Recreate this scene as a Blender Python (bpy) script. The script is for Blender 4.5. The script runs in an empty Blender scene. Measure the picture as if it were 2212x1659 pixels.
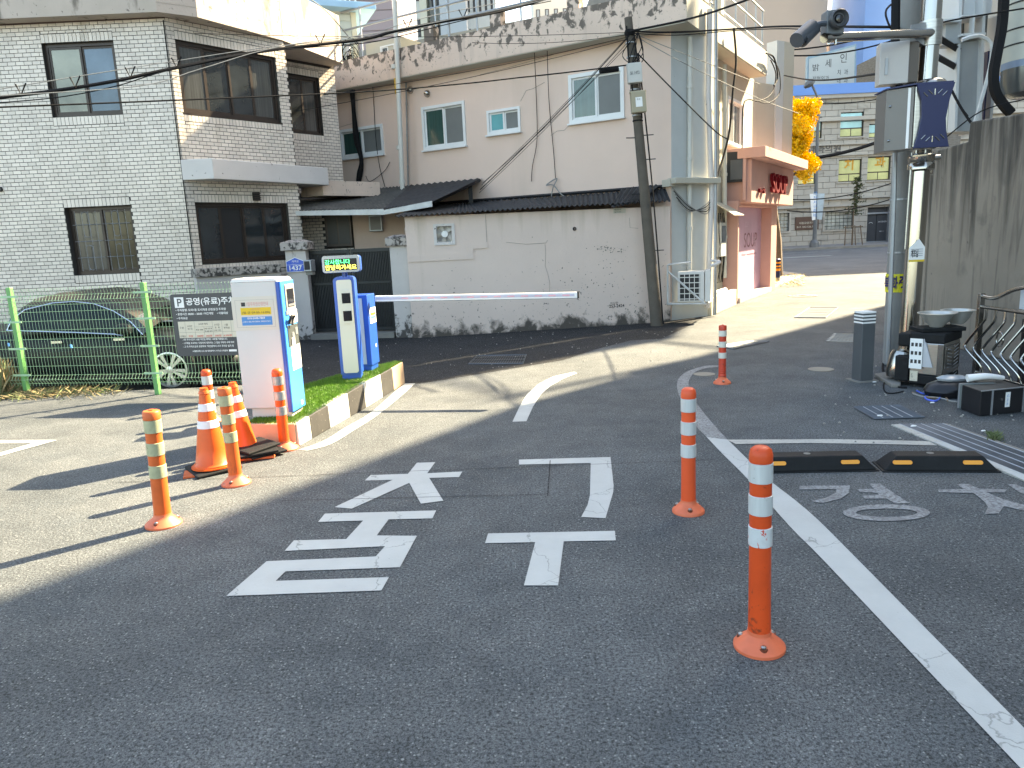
import bpy, bmesh, math, random
from mathutils import Vector, Matrix
R = math.radians
random.seed(7)
SC = bpy.context.scene
COL = SC.collection
# ------------------------------------------------------------------ camera, sky, sun, exposure
FPX, CX, CY, HCAM = 1600.0, 1106.0, 829.5, 1.6
_up = Vector((-374, 8200, 1600)).normalized()
_fw = (Vector((0, 0, -1)) - _up * _up.dot(Vector((0, 0, -1)))).normalized()
_x = _fw.cross(_up)
RM = Matrix((_x, _fw, _up))
cam = bpy.data.cameras.new('camera'); camo = bpy.data.objects.new('camera', cam); COL.objects.link(camo)
cam.sensor_width = 36; cam.lens = FPX / 2212 * 36; cam.clip_end = 2000; cam.clip_start = .05
camo.matrix_world = Matrix.Translation((0, 0, HCAM)) @ RM.to_4x4()
SC.camera = camo
SUN_AZ, SUN_EL = 52.0, 38.0
world = bpy.data.worlds.new("World"); SC.world = world; world.use_nodes = True
wn = world.node_tree.nodes; wl = world.node_tree.links
bg = wn['Background']; sky = wn.new('ShaderNodeTexSky'); sky.sky_type = 'NISHITA'; sky.sun_disc = False
sky.sun_elevation = R(SUN_EL); sky.sun_rotation = R(SUN_AZ); sky.air_density = 1.0; sky.dust_density = 2.2; sky.ozone_density = .8
wl.new(sky.outputs[0], bg.inputs[0]); bg.inputs[1].default_value = 0.125
sl = bpy.data.lights.new('sun', 'SUN'); sl.energy = 4.9; sl.angle = R(.5); sl.color = (1, .88, .70)
so = bpy.data.objects.new('sun', sl); COL.objects.link(so)
sdir = Vector((math.sin(R(SUN_AZ)) * math.cos(R(SUN_EL)), math.cos(R(SUN_AZ)) * math.cos(R(SUN_EL)), math.sin(R(SUN_EL))))
so.rotation_euler = sdir.to_track_quat('Z', 'Y').to_euler(); so.location = (10, 8, 20)
SC.view_settings.view_transform = 'Standard'; SC.view_settings.look = 'None'
SC.view_settings.exposure = 2.62; SC.view_settings.gamma = 1; SC.view_settings.use_curve_mapping = False
SC.view_settings.use_white_balance = True; SC.view_settings.white_balance_temperature = 7700; SC.view_settings.white_balance_tint = 5
SC.render.engine = 'CYCLES'

# ------------------------------------------------------------------ measuring helpers (photo direction -> point on a real plane)
def ray(x, y): return RM @ Vector(((x - CX) / FPX, -(y - CY) / FPX, -1.0))
def G(x, y, z=0.0):
    d = ray(x, y); t = (z - HCAM) / d.z
    return Vector((0, 0, HCAM)) + d * t
def V(x, y, A, B):
    n = Vector((-(B[1] - A[1]), B[0] - A[0], 0)); d = ray(x, y)
    t = (n.x * A[0] + n.y * A[1]) / n.dot(d)
    return Vector((0, 0, HCAM)) + d * t
def at(x, y, Y): return V(x, y, (-1, Y), (1, Y))
def P(p):
    c = RM.transposed() @ (Vector(p) - Vector((0, 0, HCAM)))
    return (CX + FPX * c.x / -c.z, CY - FPX * c.y / -c.z)
def zat(p, y):
    z = 1.0
    for _ in range(6):
        a = P((p[0], p[1], z))[1]; b = P((p[0], p[1], z + .01))[1]; z += (y - a) / ((b - a) / .01)
    return z
def zoom(x0, y0, s): return lambda x, y: ((x0 + x / s) / 1.1573, (y0 + y / s) / 1.1573)
class Fr:
    def __init__(s, A, B):
        s.A = Vector((A[0], A[1])); d = Vector((B[0] - A[0], B[1] - A[1])); s.L = d.length; s.d = d / s.L; s.n = Vector((s.d.y, -s.d.x))
        s.B = Vector((B[0], B[1]))
    def pt(s, u, w, z): q = s.A + s.d * u + s.n * w; return (q.x, q.y, z)
    def uz(s, x, y, w=0):
        a = s.A + s.n * w; b = s.B + s.n * w
        p = V(x, y, a, b); return ((Vector((p.x, p.y)) - a).dot(s.d), p.z)
    def rect(s, pts, w=0):
        q = [s.uz(*p, w) for p in pts]; us = sorted(a for a, b in q); zs = sorted(b for a, b in q)
        return ((us[0] + us[1]) / 2, (us[2] + us[3]) / 2, (zs[0] + zs[1]) / 2, (zs[2] + zs[3]) / 2)
F0 = Fr((0, 0), (1, 0))

# ------------------------------------------------------------------ objects
def tag(o, label=None, cat=None, group=None, kind=None):
    if label: o['label'] = label
    if cat: o['category'] = cat
    if group: o['group'] = group
    if kind: o['kind'] = kind
    return o
def thing(name, label, cat, loc=(0, 0, 0), rz=0, group=None):
    o = bpy.data.objects.new(name, None); COL.objects.link(o); o.location = loc; o.rotation_euler = (0, 0, rz); o.empty_display_size = .1
    return tag(o, label, cat, group)
def wloc(p):
    v = Vector((0, 0, 0))
    while p: v += p.location; p = p.parent
    return v
class MB:
    def __init__(s): s.v = []; s.f = []
    def add(s, vs, fs):
        n = len(s.v); s.v += [tuple(v) for v in vs]; s.f += [tuple(i + n for i in f) for f in fs]; return s
    def hexa(s, c): return s.add(c, [(0, 3, 2, 1), (4, 5, 6, 7), (0, 1, 5, 4), (1, 2, 6, 5), (2, 3, 7, 6), (3, 0, 4, 7)])
    def box(s, f, u0, u1, w0, w1, z0, z1):
        p = f.pt; return s.hexa([p(u0, w1, z0), p(u1, w1, z0), p(u1, w0, z0), p(u0, w0, z0), p(u0, w1, z1), p(u1, w1, z1), p(u1, w0, z1), p(u0, w0, z1)])
    def b3(s, x0, x1, y0, y1, z0, z1):
        return s.hexa([(x0, y0, z0), (x1, y0, z0), (x1, y1, z0), (x0, y1, z0), (x0, y0, z1), (x1, y0, z1), (x1, y1, z1), (x0, y1, z1)])
    def poly(s, pts): return s.add(pts, [tuple(range(len(pts)))])
    def prism(s, pts, z0, z1):
        n = len(pts); a = [(p[0], p[1], z0) for p in pts]; b = [(p[0], p[1], z1) for p in pts]
        return s.add(a + b, [tuple(range(n))[::-1], tuple(range(n, 2 * n))] + [(i, (i + 1) % n, n + (i + 1) % n, n + i) for i in range(n)])
    def loft(s, a, b):
        n = len(a); return s.add(list(a) + list(b), [tuple(range(n))[::-1], tuple(range(n, 2 * n))] + [(i, (i + 1) % n, n + (i + 1) % n, n + i) for i in range(n)])
    def pf(s, f, uz, w0, w1): return s.loft([f.pt(u, w0, z) for u, z in uz], [f.pt(u, w1, z) for u, z in uz])
    def tube(s, pts, r, n=6, r2=None):
        pts = [Vector(p) for p in pts]; m = len(pts); vs = []; fs = []
        dd = [(pts[min(i + 1, m - 1)] - pts[max(i - 1, 0)]).normalized() for i in range(m)]; vref = next((c for c in (Vector((0, 0, 1)), Vector((0, 1, 0)), Vector((1, 0, 0)), Vector((.3, .9, .3)).normalized()) if all(abs(q.dot(c)) < .97 for q in dd)), None)
        for i, p in enumerate(pts):
            t = (pts[min(i + 1, m - 1)] - pts[max(i - 1, 0)]); t = t.normalized() if t.length > 1e-9 else Vector((0, 0, 1))
            a = (t.cross(Vector((0, 0, 1))) if abs(t.z) < .9 else t.cross(Vector((0, 1, 0)))).normalized() if vref is None else t.cross(vref).normalized()
            b = t.cross(a); rr = r if r2 is None else r + (r2 - r) * i / (m - 1)
            for k in range(n):
                an = 2 * math.pi * k / n; vs.append(p + (a * math.cos(an) + b * math.sin(an)) * rr)
        for i in range(m - 1):
            for k in range(n): fs.append((i * n + k, i * n + (k + 1) % n, (i + 1) * n + (k + 1) % n, (i + 1) * n + k))
        fs += [tuple(range(n))[::-1], tuple(range((m - 1) * n, m * n))]
        return s.add(vs, fs)
    def lathe(s, prof, n=24, c=(0, 0, 0), axis=None, caps=True):
        vs = []; fs = []; m = len(prof)
        for r, z in prof:
            for k in range(n):
                an = 2 * math.pi * k / n; q = Vector((r * math.cos(an), r * math.sin(an), z))
                if axis is not None: q = axis @ q
                vs.append(q + Vector(c))
        for i in range(m - 1):
            for k in range(n): fs.append((i * n + k, i * n + (k + 1) % n, (i + 1) * n + (k + 1) % n, (i + 1) * n + k))
        if caps and prof[0][0] > 1e-4: fs.append(tuple(range(n))[::-1])
        if caps and prof[-1][0] > 1e-4: fs.append(tuple(range((m - 1) * n, m * n)))
        return s.add(vs, fs)
    def mesh(s, name, off=Vector((0, 0, 0)), fix=True):
        me = bpy.data.meshes.new(name); me.from_pydata([tuple(Vector(v) - off) for v in s.v], [], s.f)
        if fix:
            bm = bmesh.new(); bm.from_mesh(me); bmesh.ops.recalc_face_normals(bm, faces=bm.faces); bm.to_mesh(me); bm.free()
        return me
    def build(s, name, m, parent=None, local=False, smooth=False, bevel=0, label=None, cat=None, group=None, kind=None, fix=True, seg=2):
        off = Vector((0, 0, 0)) if (local or parent is None) else wloc(parent)
        me = s.mesh(name, off, fix); o = bpy.data.objects.new(name, me); COL.objects.link(o); o.parent = parent
        if m: me.materials.append(m)
        if smooth:
            me.shade_smooth()
            try: me.set_sharp_from_angle(angle=R(40))
            except Exception: pass
        if bevel:
            b = o.modifiers.new('bevel', 'BEVEL'); b.width = bevel; b.segments = seg; b.limit_method = 'ANGLE'; b.angle_limit = R(35)
        return tag(o, label, cat, group, kind)
def dup(root, loc=None, rz=None, label=None, group=None, rot=None):
    def cp(o, par):
        c = o.copy(); COL.objects.link(c); c.parent = par
        for ch in [x for x in kids.get(o.name, [])]: cp(ch, c)
        return c
    kids = {}
    for x in list(COL.objects):
        if x.parent: kids.setdefault(x.parent.name, []).append(x)
    r = cp(root, None)
    if loc is not None: r.location = loc
    if rz is not None: r.rotation_euler = (0, 0, rz)
    if rot is not None: r.rotation_euler = rot
    if label: r['label'] = label
    if group: r['group'] = group
    return r

# ------------------------------------------------------------------ materials
MC = {}
def mat(name, col, rough=.6, metal=0, var=.12, vs=3.0, bump=.0, bs=60, spec=.5, masks=(), emit=0, island=0, coat=0, scl=(1, 1, 1), trans=0, crack=0):
    if name in MC: return MC[name]
    m = bpy.data.materials.new(name); m.use_nodes = True; nt = m.node_tree; N = nt.nodes; L = nt.links; b = N['Principled BSDF']
    MC[name] = m
    b.inputs['Roughness'].default_value = rough; b.inputs['Metallic'].default_value = metal
    b.inputs['Specular IOR Level'].default_value = spec; b.inputs['Coat Weight'].default_value = coat
    geo = N.new('ShaderNodeNewGeometry')
    def noise(scale, vec=(1, 1, 1), det=5, dist=0):
        mp = N.new('ShaderNodeVectorMath'); mp.operation = 'MULTIPLY'; mp.inputs[1].default_value = vec; L.new(geo.outputs['Position'], mp.inputs[0])
        n = N.new('ShaderNodeTexNoise'); n.inputs['Scale'].default_value = scale; n.inputs['Detail'].default_value = det; n.inputs['Distortion'].default_value = dist
        n.inputs['Roughness'].default_value = .6
        L.new(mp.outputs[0], n.inputs['Vector']); return n.outputs['Fac']
    def mr(src, a, c, o0, o1):
        r = N.new('ShaderNodeMapRange'); r.inputs[1].default_value = a; r.inputs[2].default_value = c; r.inputs[3].default_value = o0; r.inputs[4].default_value = o1
        L.new(src, r.inputs[0]); return r.outputs[0]
    def scale_col(c, f):
        v = N.new('ShaderNodeVectorMath'); v.operation = 'SCALE'; L.new(f, v.inputs['Scale'])
        if isinstance(c, (tuple, list)): v.inputs[0].default_value = c[:3]
        else: L.new(c, v.inputs[0])
        return v.outputs[0]
    def mixc(f, a, c):
        x = N.new('ShaderNodeMix'); x.data_type = 'RGBA'
        if isinstance(f, float): x.inputs[0].default_value = f
        else: L.new(f, x.inputs[0])
        if isinstance(a, (tuple, list)): x.inputs[6].default_value = (*a[:3], 1)
        else: L.new(a, x.inputs[6])
        if isinstance(c, (tuple, list)): x.inputs[7].default_value = (*c[:3], 1)
        else: L.new(c, x.inputs[7])
        return x.outputs[2]
    c = scale_col(col, mr(noise(vs, scl), .3, .7, 1 - var, 1 + var))
    if island:
        ri = mr(geo.outputs['Random Per Island'], 0, 1, 1 - island, 1 + island * .6); oi = N.new('ShaderNodeObjectInfo')
        c = scale_col(scale_col(c, ri), mr(oi.outputs['Random'], 0, 1, 1 - island * .6, 1 + island * .4))
    for k in masks:
        sc, vec, gain, zlo, zhi, t0, t1, mc, st = k
        nf = noise(sc, vec, 8, .4)
        if gain:
            sx = N.new('ShaderNodeSeparateXYZ'); L.new(geo.outputs['Position'], sx.inputs[0]); zf = mr(sx.outputs[2], zlo, zhi, gain, 0)
            ad = N.new('ShaderNodeMath'); ad.operation = 'ADD'; L.new(nf, ad.inputs[0]); L.new(zf, ad.inputs[1]); nf = ad.outputs[0]
        c = mixc(mr(nf, t0, t1, 0, st), c, mc)
    if crack:
        vo = N.new('ShaderNodeTexVoronoi'); vo.feature = 'DISTANCE_TO_EDGE'; vo.inputs['Scale'].default_value = 1.5; nn = N.new('ShaderNodeTexNoise'); nn.inputs['Scale'].default_value = 7; nn.inputs['Detail'].default_value = 6
        L.new(geo.outputs['Position'], nn.inputs['Vector']); sc_ = N.new('ShaderNodeVectorMath'); sc_.operation = 'SCALE'; sc_.inputs['Scale'].default_value = .18; L.new(nn.outputs['Color'], sc_.inputs[0])
        av = N.new('ShaderNodeVectorMath'); av.operation = 'ADD'; L.new(geo.outputs['Position'], av.inputs[0]); L.new(sc_.outputs[0], av.inputs[1]); L.new(av.outputs[0], vo.inputs['Vector'])
        c = mixc(mr(vo.outputs['Distance'], 0, .006, .75, 0), c, (.16, .17, .16))
    L.new(c, b.inputs['Base Color'])
    if bump:
        bp = N.new('ShaderNodeBump'); bp.inputs['Strength'].default_value = bump; bp.inputs['Distance'].default_value = .01
        L.new(noise(bs, scl), bp.inputs['Height']); L.new(bp.outputs[0], b.inputs['Normal'])
    if emit:
        L.new(c, b.inputs['Emission Color']); b.inputs['Emission Strength'].default_value = emit
    if trans: b.inputs['Transmission Weight'].default_value = trans
    return m
def asphalt(name, lo, hi, patch=0):
    m = bpy.data.materials.new(name); m.use_nodes = True; N = m.node_tree.nodes; L = m.node_tree.links; b = N['Principled BSDF']
    geo = N.new('ShaderNodeNewGeometry')
    def nz(s, d=4, r=.6):
        n = N.new('ShaderNodeTexNoise'); n.inputs['Scale'].default_value = s; n.inputs['Detail'].default_value = d; n.inputs['Roughness'].default_value = r; L.new(geo.outputs['Position'], n.inputs['Vector']); return n.outputs['Fac']
    def mr(src, a, c, o0, o1):
        r = N.new('ShaderNodeMapRange'); r.inputs[1].default_value = a; r.inputs[2].default_value = c; r.inputs[3].default_value = o0; r.inputs[4].default_value = o1; L.new(src, r.inputs[0]); return r.outputs[0]
    def mul(a, c):
        x = N.new('ShaderNodeMath'); x.operation = 'MULTIPLY'; L.new(a, x.inputs[0]); L.new(c, x.inputs[1]); return x.outputs[0]
    def mul(a, c):
        x = N.new('ShaderNodeMath'); x.operation = 'MULTIPLY'; L.new(a, x.inputs[0]); L.new(c, x.inputs[1]); return x.outputs[0]
    big = mr(nz(.55, 5), .3, .7, .74, 1.20); mid = mr(nz(6, 5), .3, .7, .88, 1.12); fine = mul(mr(nz(230, 2, .8), .35, .65, .55, 1.45), mr(nz(75, 3, .85), .38, .56, .28, 1.32))
    v = N.new('ShaderNodeTexVoronoi'); v.inputs['Scale'].default_value = 85; L.new(geo.outputs['Position'], v.inputs['Vector'])
    sx = N.new('ShaderNodeSeparateColor'); L.new(v.outputs['Color'], sx.inputs[0])
    stone = mr(sx.outputs[0], .80, .86, 0, 1); near = mr(v.outputs['Distance'], .25, .4, 1, 0)
    v3 = N.new('ShaderNodeTexVoronoi'); v3.inputs['Scale'].default_value = 40; L.new(geo.outputs['Position'], v3.inputs['Vector']); s3 = N.new('ShaderNodeSeparateColor'); L.new(v3.outputs['Color'], s3.inputs[0])
    big_st = mul(mr(s3.outputs[0], .93, .96, 0, 1), mr(v3.outputs['Distance'], .14, .28, 1, 0)); mxn = N.new('ShaderNodeMath'); mxn.operation = 'MAXIMUM'; L.new(mul(stone, near), mxn.inputs[0]); L.new(big_st, mxn.inputs[1]); st = mxn.outputs[0]
    x = N.new('ShaderNodeMix'); x.data_type = 'RGBA'; x.inputs[6].default_value = (*lo, 1); x.inputs[7].default_value = (*hi, 1); L.new(mr(nz(1.7, 6), .35, .68, 0, 1), x.inputs[0])
    s = N.new('ShaderNodeVectorMath'); s.operation = 'SCALE'; L.new(x.outputs[2], s.inputs[0]); L.new(mul(mul(big, mid), fine), s.inputs['Scale'])
    y = N.new('ShaderNodeMix'); y.data_type = 'RGBA'; L.new(mul(st, mr(nz(9, 2), .3, .6, .25, .8)), y.inputs[0]); L.new(s.outputs[0], y.inputs[6]); y.inputs[7].default_value = (.30, .31, .30, 1)
    # dark oil stains and hairline cracks
    oil = mr(nz(.9, 4), .62, .74, 0, .35); z = N.new('ShaderNodeMix'); z.data_type = 'RGBA'; L.new(oil, z.inputs[0]); L.new(y.outputs[2], z.inputs[6]); z.inputs[7].default_value = (.035, .036, .04, 1)
    v2 = N.new('ShaderNodeTexVoronoi'); v2.feature = 'DISTANCE_TO_EDGE'; v2.inputs['Scale'].default_value = .28
    wv = N.new('ShaderNodeVectorMath'); wv.operation = 'ADD'; L.new(geo.outputs['Position'], wv.inputs[0])
    nn = N.new('ShaderNodeTexNoise'); nn.inputs['Scale'].default_value = 1.2; nn.inputs['Detail'].default_value = 5; L.new(geo.outputs['Position'], nn.inputs['Vector']); L.new(nn.outputs['Color'], wv.inputs[1]); L.new(wv.outputs[0], v2.inputs['Vector'])
    cr = mr(v2.outputs['Distance'], 0, .0016, .22, 0)
    q = N.new('ShaderNodeMix'); q.data_type = 'RGBA'; L.new(cr, q.inputs[0]); L.new(z.outputs[2], q.inputs[6]); q.inputs[7].default_value = (.02, .02, .02, 1)
    L.new(q.outputs[2], b.inputs['Base Color'])
    b.inputs['Roughness'].default_value = .85; b.inputs['Specular IOR Level'].default_value = .35
    bp = N.new('ShaderNodeBump'); bp.inputs['Strength'].default_value = .9; bp.inputs['Distance'].default_value = .010; L.new(nz(95, 3, .8), bp.inputs['Height']); L.new(bp.outputs[0], b.inputs['Normal'])
    return m
GREY = (.5, .5, .5); DIRT = (.035, .03, .025); WHITE1 = (1, 1, 1)
m_asph = asphalt('asphalt', (.078, .087, .092), (.112, .119, .121))
m_asph2 = asphalt('joint_and_shade_asphalt', (.013, .014, .016), (.021, .021, .023))  # near-black for joints and for the shade painted into the alley patch
m_road = asphalt('road_asphalt', (.10, .105, .115), (.12, .125, .13))
m_paint = mat('road_paint', (.42, .435, .42), .75, var=.07, crack=1, masks=[(45, WHITE1, 0, 0, 1, .66, .78, (.14, .14, .14), .8), (3.5, WHITE1, 0, 0, 1, .52, .8, (.38, .38, .37), .8)], bump=.3, bs=130)
m_paintw = mat('worn_road_paint', (.24, .255, .26), .75, var=.1, masks=[(55, WHITE1, 0, 0, 1, .44, .60, (.10, .10, .105), .95), (5, WHITE1, 0, 0, 1, .5, .75, (.14, .14, .145), .9)], bump=.3, bs=130)
m_paints = mat('old_cream_paint', (.42, .41, .37), .75, var=.1, masks=[(60, WHITE1, 0, 0, 1, .55, .72, (.13, .13, .13), .85), (4, (1, 5, 1), 0, 0, 1, .56, .7, (.2, .2, .2), .7)])
m_tile = mat('white_glazed_tile', (.73, .645, .56), .28, var=.07, vs=1.3, island=.12, spec=.5, masks=[(2.2, (1, 1, .25), 0, 0, 1, .58, .75, (.36, .30, .22), .6), (7, (1, 1, .12), 0, 0, 1, .62, .75, (.33, .29, .24), .35)])
m_mort = mat('dark_mortar', (.05, .047, .042), .9, var=.2)
TOPD = [(5, (1, 1, .45), .55, 5.6, 4.95, .80, .92, (.045, .04, .035), .9), (9, WHITE1, 0, 0, 1, .60, .66, (.06, .055, .05), .85)]
m_pink = mat('pink_plaster', (.71, .545, .455), .85, var=.04, vs=.8, bump=.25, bs=25, masks=[(1.1, (1, 1, .12), 0, 0, 1, .56, .75, (.50, .40, .31), .35), (14, WHITE1, 0, 0, 1, .735, .76, (.2, .17, .15), .7)])
m_pinkp = mat('weathered_pink_plaster', (.63, .49, .40), .9, var=.07, vs=1.5, bump=.4, bs=18, masks=[(7, (1, 1, .8), .22, 5.6, 5.0, .65, .71, (.075, .065, .055), .88), (18, WHITE1, 0, 0, 1, .62, .68, (.09, .08, .07), .8), (3, (2, 2, .15), 0, 0, 1, .55, .8, (.33, .27, .23), .6)])
m_pinkw = mat('pale_pink_plaster', (.64, .525, .46), .85, var=.05, vs=.9, bump=.3, bs=22, masks=[(5, (1, 1, .8), .50, -.05, .46, .74, .92, (.035, .032, .027), .93), (20, WHITE1, .10, 0, 1.6, .70, .735, (.10, .09, .08), .85), (1.6, (2, 2, .1), .2, 2.2, 1.5, .62, .8, (.42, .35, .27), .6)])
m_slabp = mat('weathered_cream_slab', (.48, .405, .345), .85, var=.06, vs=2, bump=.4, bs=20, masks=[(4, (1, 1, .3), .14, 6.2, 5.4, .60, .70, (.12, .10, .08), .8), (2, (1, 1, .25), 0, 0, 1, .5, .75, (.42, .36, .29), .6), (12, WHITE1, 0, 0, 1, .63, .68, (.11, .09, .08), .8)])
m_band = mat('white_painted_band', (.60, .565, .54), .8, var=.04, masks=[(14, WHITE1, 0, 0, 1, .66, .70, (.08, .06, .05), .9)])
m_cream = mat('cream_plaster', (.46, .44, .37), .85, var=.05, vs=1, bump=.2, bs=20, masks=[(16, WHITE1, 0, 0, 1, .70, .74, (.12, .11, .09), .8), (2, (2, 2, .15), 0, 0, 1, .6, .8, (.42, .39, .3), .5)])
m_greyp = mat('grey_white_plaster', (.50, .52, .51), .85, var=.04, masks=[(18, WHITE1, 0, 0, 1, .715, .74, (.15, .15, .14), .7)])
m_shop = mat('shop_pink_panel', (.54, .31, .26), .8, var=.04)
m_lilac = mat('lilac_panel', (.56, .36, .47), .6, var=.1, vs=1.2)
m_frame = mat('brown_aluminium', (.045, .033, .027), .35, .3, var=.15)
m_white = mat('white_upvc', (.70, .71, .70), .4, var=.04)
m_glass = mat('dark_glass', (.022, .026, .028), .06, var=.5, vs=1.5, spec=.8)
m_glassc = mat('curtained_glass', (.06, .062, .06), .10, var=.35, vs=7, scl=(6, 6, .15), spec=.7)
m_glassr = mat('bright_reflecting_glass', (.16, .15, .11), .05, .35, var=.5, vs=1.0, spec=1)
m_glassg = mat('green_tinted_glass', (.03, .075, .065), .08, var=.3, vs=8, scl=(5, 5, .1), spec=.8)
m_glasst = mat('turquoise_glass', (.12, .36, .38), .12, var=.1)
m_screen = mat('insect_screen', (.15, .16, .155), .5, var=.06)
m_dark = mat('near_black', (.012, .012, .013), .6)
m_brown = mat('dark_brown_soffit', (.06, .032, .025), .6, var=.2)
m_corr = mat('corrugated_roof_sheet', (.032, .032, .034), .75, var=.35, vs=4, masks=[(8, WHITE1, 0, 0, 1, .6, .75, (.10, .09, .08), .6)])
m_corr2 = mat('lichened_corrugated_sheet', (.07, .068, .062), .85, var=.3, vs=4, masks=[(5, WHITE1, 0, 0, 1, .5, .72, (.15, .145, .12), .7)])
m_gutter = mat('white_gutter', (.55, .56, .55), .5, var=.15, vs=5)
m_gate = mat('black_steel_gate', (.016, .018, .019), .5, .2, var=.3)
m_conc = mat('grey_concrete', (.20, .19, .17), .9, var=.14, vs=3, bump=.3, bs=30, masks=[(10, WHITE1, 0, 0, 1, .66, .7, (.07, .07, .065), .7)])
m_pole = mat('pole_concrete', (.10, .085, .068), .9, var=.16, vs=5, bump=.35, bs=40, masks=[(9, (1, 1, .3), 0, 0, 1, .6, .7, (.05, .05, .045), .6)])
m_pole2 = mat('pale_pole_concrete', (.235, .235, .225), .9, var=.1, vs=3, bump=.2, bs=40, masks=[(9, (1, 1, .6), 0, 0, 1, .66, .72, (.09, .09, .085), .7)])
m_wallc = mat('stained_concrete_wall', (.285, .245, .20), .92, var=.12, vs=1.2, bump=.35, bs=14, masks=[(4.5, (1.4, 1.4, .12), .30, 3.0, 1.0, .56, .78, (.05, .045, .038), .88), (2.6, (1, 1, .7), 0, 0, 1, .56, .72, (.12, .11, .095), .7), (11, WHITE1, 0, 0, 1, .68, .72, (.06, .055, .05), .6)])
m_pillar = mat('stained_white_pillar', (.50, .465, .44), .88, var=.06, bump=.3, bs=22, masks=[(9, WHITE1, .34, .0, .75, .74, .84, (.04, .037, .033), .92), (8, (1.5, 1.5, .3), .34, 1.8, 1.2, .76, .86, (.05, .045, .04), .9)])
m_steel = mat('stainless_steel', (.42, .40, .37), .16, 1, var=.08, scl=(1, 1, .2))
m_steeld = mat('brushed_steel', (.42, .41, .39), .3, 1, var=.15, vs=20, scl=(.3, .3, 3))
m_galv = mat('galvanised_steel', (.36, .38, .40), .45, .6, var=.12)
m_green = mat('green_fence_paint', (.11, .30, .10), .45, var=.08)
m_greenw = mat('pale_green_wire', (.30, .47, .30), .45, var=.08)
m_orange = mat('orange_bollard_plastic', (.62, .068, .012), .42, var=.12, vs=6, spec=.4, masks=[(30, WHITE1, .14, 0, .5, .66, .76, (.10, .03, .015), .75)])
m_orangep = mat('faded_orange_plastic', (.62, .105, .016), .5, var=.10, vs=9, masks=[(35, WHITE1, 0, 0, 1, .66, .74, (.2, .08, .04), .7), (12, (1, 1, .4), .2, 0, .45, .70, .82, (.10, .035, .012), .6)])
m_red = mat('deep_red_orange_plastic', (.55, .045, .015), .45, var=.15, vs=8, masks=[(14, (1, 1, 3), 0, 0, 1, .58, .7, (.06, .02, .015), .8)])
m_refl = mat('white_reflective_band', (.56, .58, .57), .3, .15, var=.10, vs=40, scl=(1, 1, .1), masks=[(50, (1, 1, .5), 0, 0, 1, .66, .72, (.15, .13, .1), .6)])
m_refly = mat('yellowed_reflective_band', (.40, .40, .25), .35, .05, var=.14, vs=25, masks=[(28, (1, 1, .6), 0, 0, 1, .64, .68, (.06, .055, .04), .85)])
m_cone = mat('orange_cone_plastic', (.68, .095, .008), .4, var=.1, vs=5, masks=[(40, WHITE1, 0, 0, 1, .68, .72, (.12, .05, .02), .7)])
m_conew = mat('white_cone_collar', (.74, .70, .72), .4, var=.05, masks=[(26, WHITE1, 0, 0, 1, .69, .72, (.2, .1, .06), .7)])
m_rubber = mat('black_rubber', (.007, .008, .009), .7, var=.25, vs=12, bump=.2, bs=90, masks=[(12, WHITE1, 0, 0, 1, .6, .8, (.03, .03, .03), .6)], spec=.3)
m_amber = mat('amber_reflector', (.80, .30, .015), .3, var=.05)
m_blue = mat('royal_blue_paint', (.018, .09, .42), .32, var=.05, coat=.3)
m_sky = mat('bright_blue_panel', (.045, .28, .80), .35, var=.05, coat=.3)
m_kwhite = mat('off_white_powder_coat', (.60, .59, .565), .45, var=.03)
m_kgrey = mat('pale_grey_panel', (.50, .525, .54), .45, var=.04)
m_signg = mat('charcoal_sign', (.055, .058, .063), .45, var=.05)
m_swhite = mat('print_white', (.78, .78, .76), .6, var=.02)
m_cream2 = mat('cream_paper', (.60, .55, .44), .6, var=.03)
m_ytape = mat('yellow_print', (.72, .50, .03), .6, var=.03)
m_bprint = mat('blue_print', (.06, .24, .55), .5, var=.05)
m_rprint = mat('red_print', (.55, .04, .03), .6, var=.03)
m_dprint = mat('dark_print', (.03, .03, .032), .6, var=.03)
m_navy = mat('navy_metal', (.008, .015, .075), .4, .1, var=.05)
m_kerbw = mat('white_kerb_paint', (.58, .57, .53), .7, var=.05, masks=[(25, WHITE1, 0, 0, 1, .68, .72, (.2, .18, .15), .7)])
m_kerbb = mat('black_kerb_paint', (.032, .030, .028), .75, var=.25, vs=9, masks=[(40, WHITE1, 0, 0, 1, .64, .7, (.3, .28, .25), .6)])
m_kerbo = mat('peach_kerb', (.55, .38, .25), .8, var=.07, bump=.15, bs=40)
m_turf = mat('turf_backing', (.05, .14, .015), .9, var=.2)
m_blade = mat('artificial_grass_blade', (.115, .25, .015), .5, var=.3, vs=12, island=.35)
m_leaf = mat('yellow_ginkgo_leaf', (.78, .50, .006), .55, var=.15, vs=2, island=.3)
m_bark = mat('bark', (.13, .095, .065), .9, var=.3, vs=12, scl=(2, 2, .4), bump=.6, bs=22)
m_dgreen = mat('dull_green_leaf', (.08, .10, .04), .7, var=.3, vs=10, island=.3)
m_straw = mat('dry_grass', (.32, .25, .13), .8, var=.3, vs=8, island=.4)
m_weed = mat('weed_green', (.13, .16, .06), .7, var=.3, vs=8, island=.35)
m_cable = mat('black_cable', (.012, .012, .013), .85, spec=.2)
m_cableg = mat('grey_cable', (.25, .25, .24), .5)
m_wirel = mat('pale_wire', (.24, .24, .23), .8)
m_stone = mat('grey_stone_cladding', (.42, .385, .33), .8, var=.1, vs=.4, island=.12, masks=[(.6, (1, 1, 2.5), 0, 0, 1, .55, .75, (.13, .12, .10), .55)])
m_stonej = mat('stone_joint', (.13, .12, .11), .9)
m_carb = mat('black_car_paint', (.006, .008, .010), .45, 0, var=.3, spec=.3)
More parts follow.
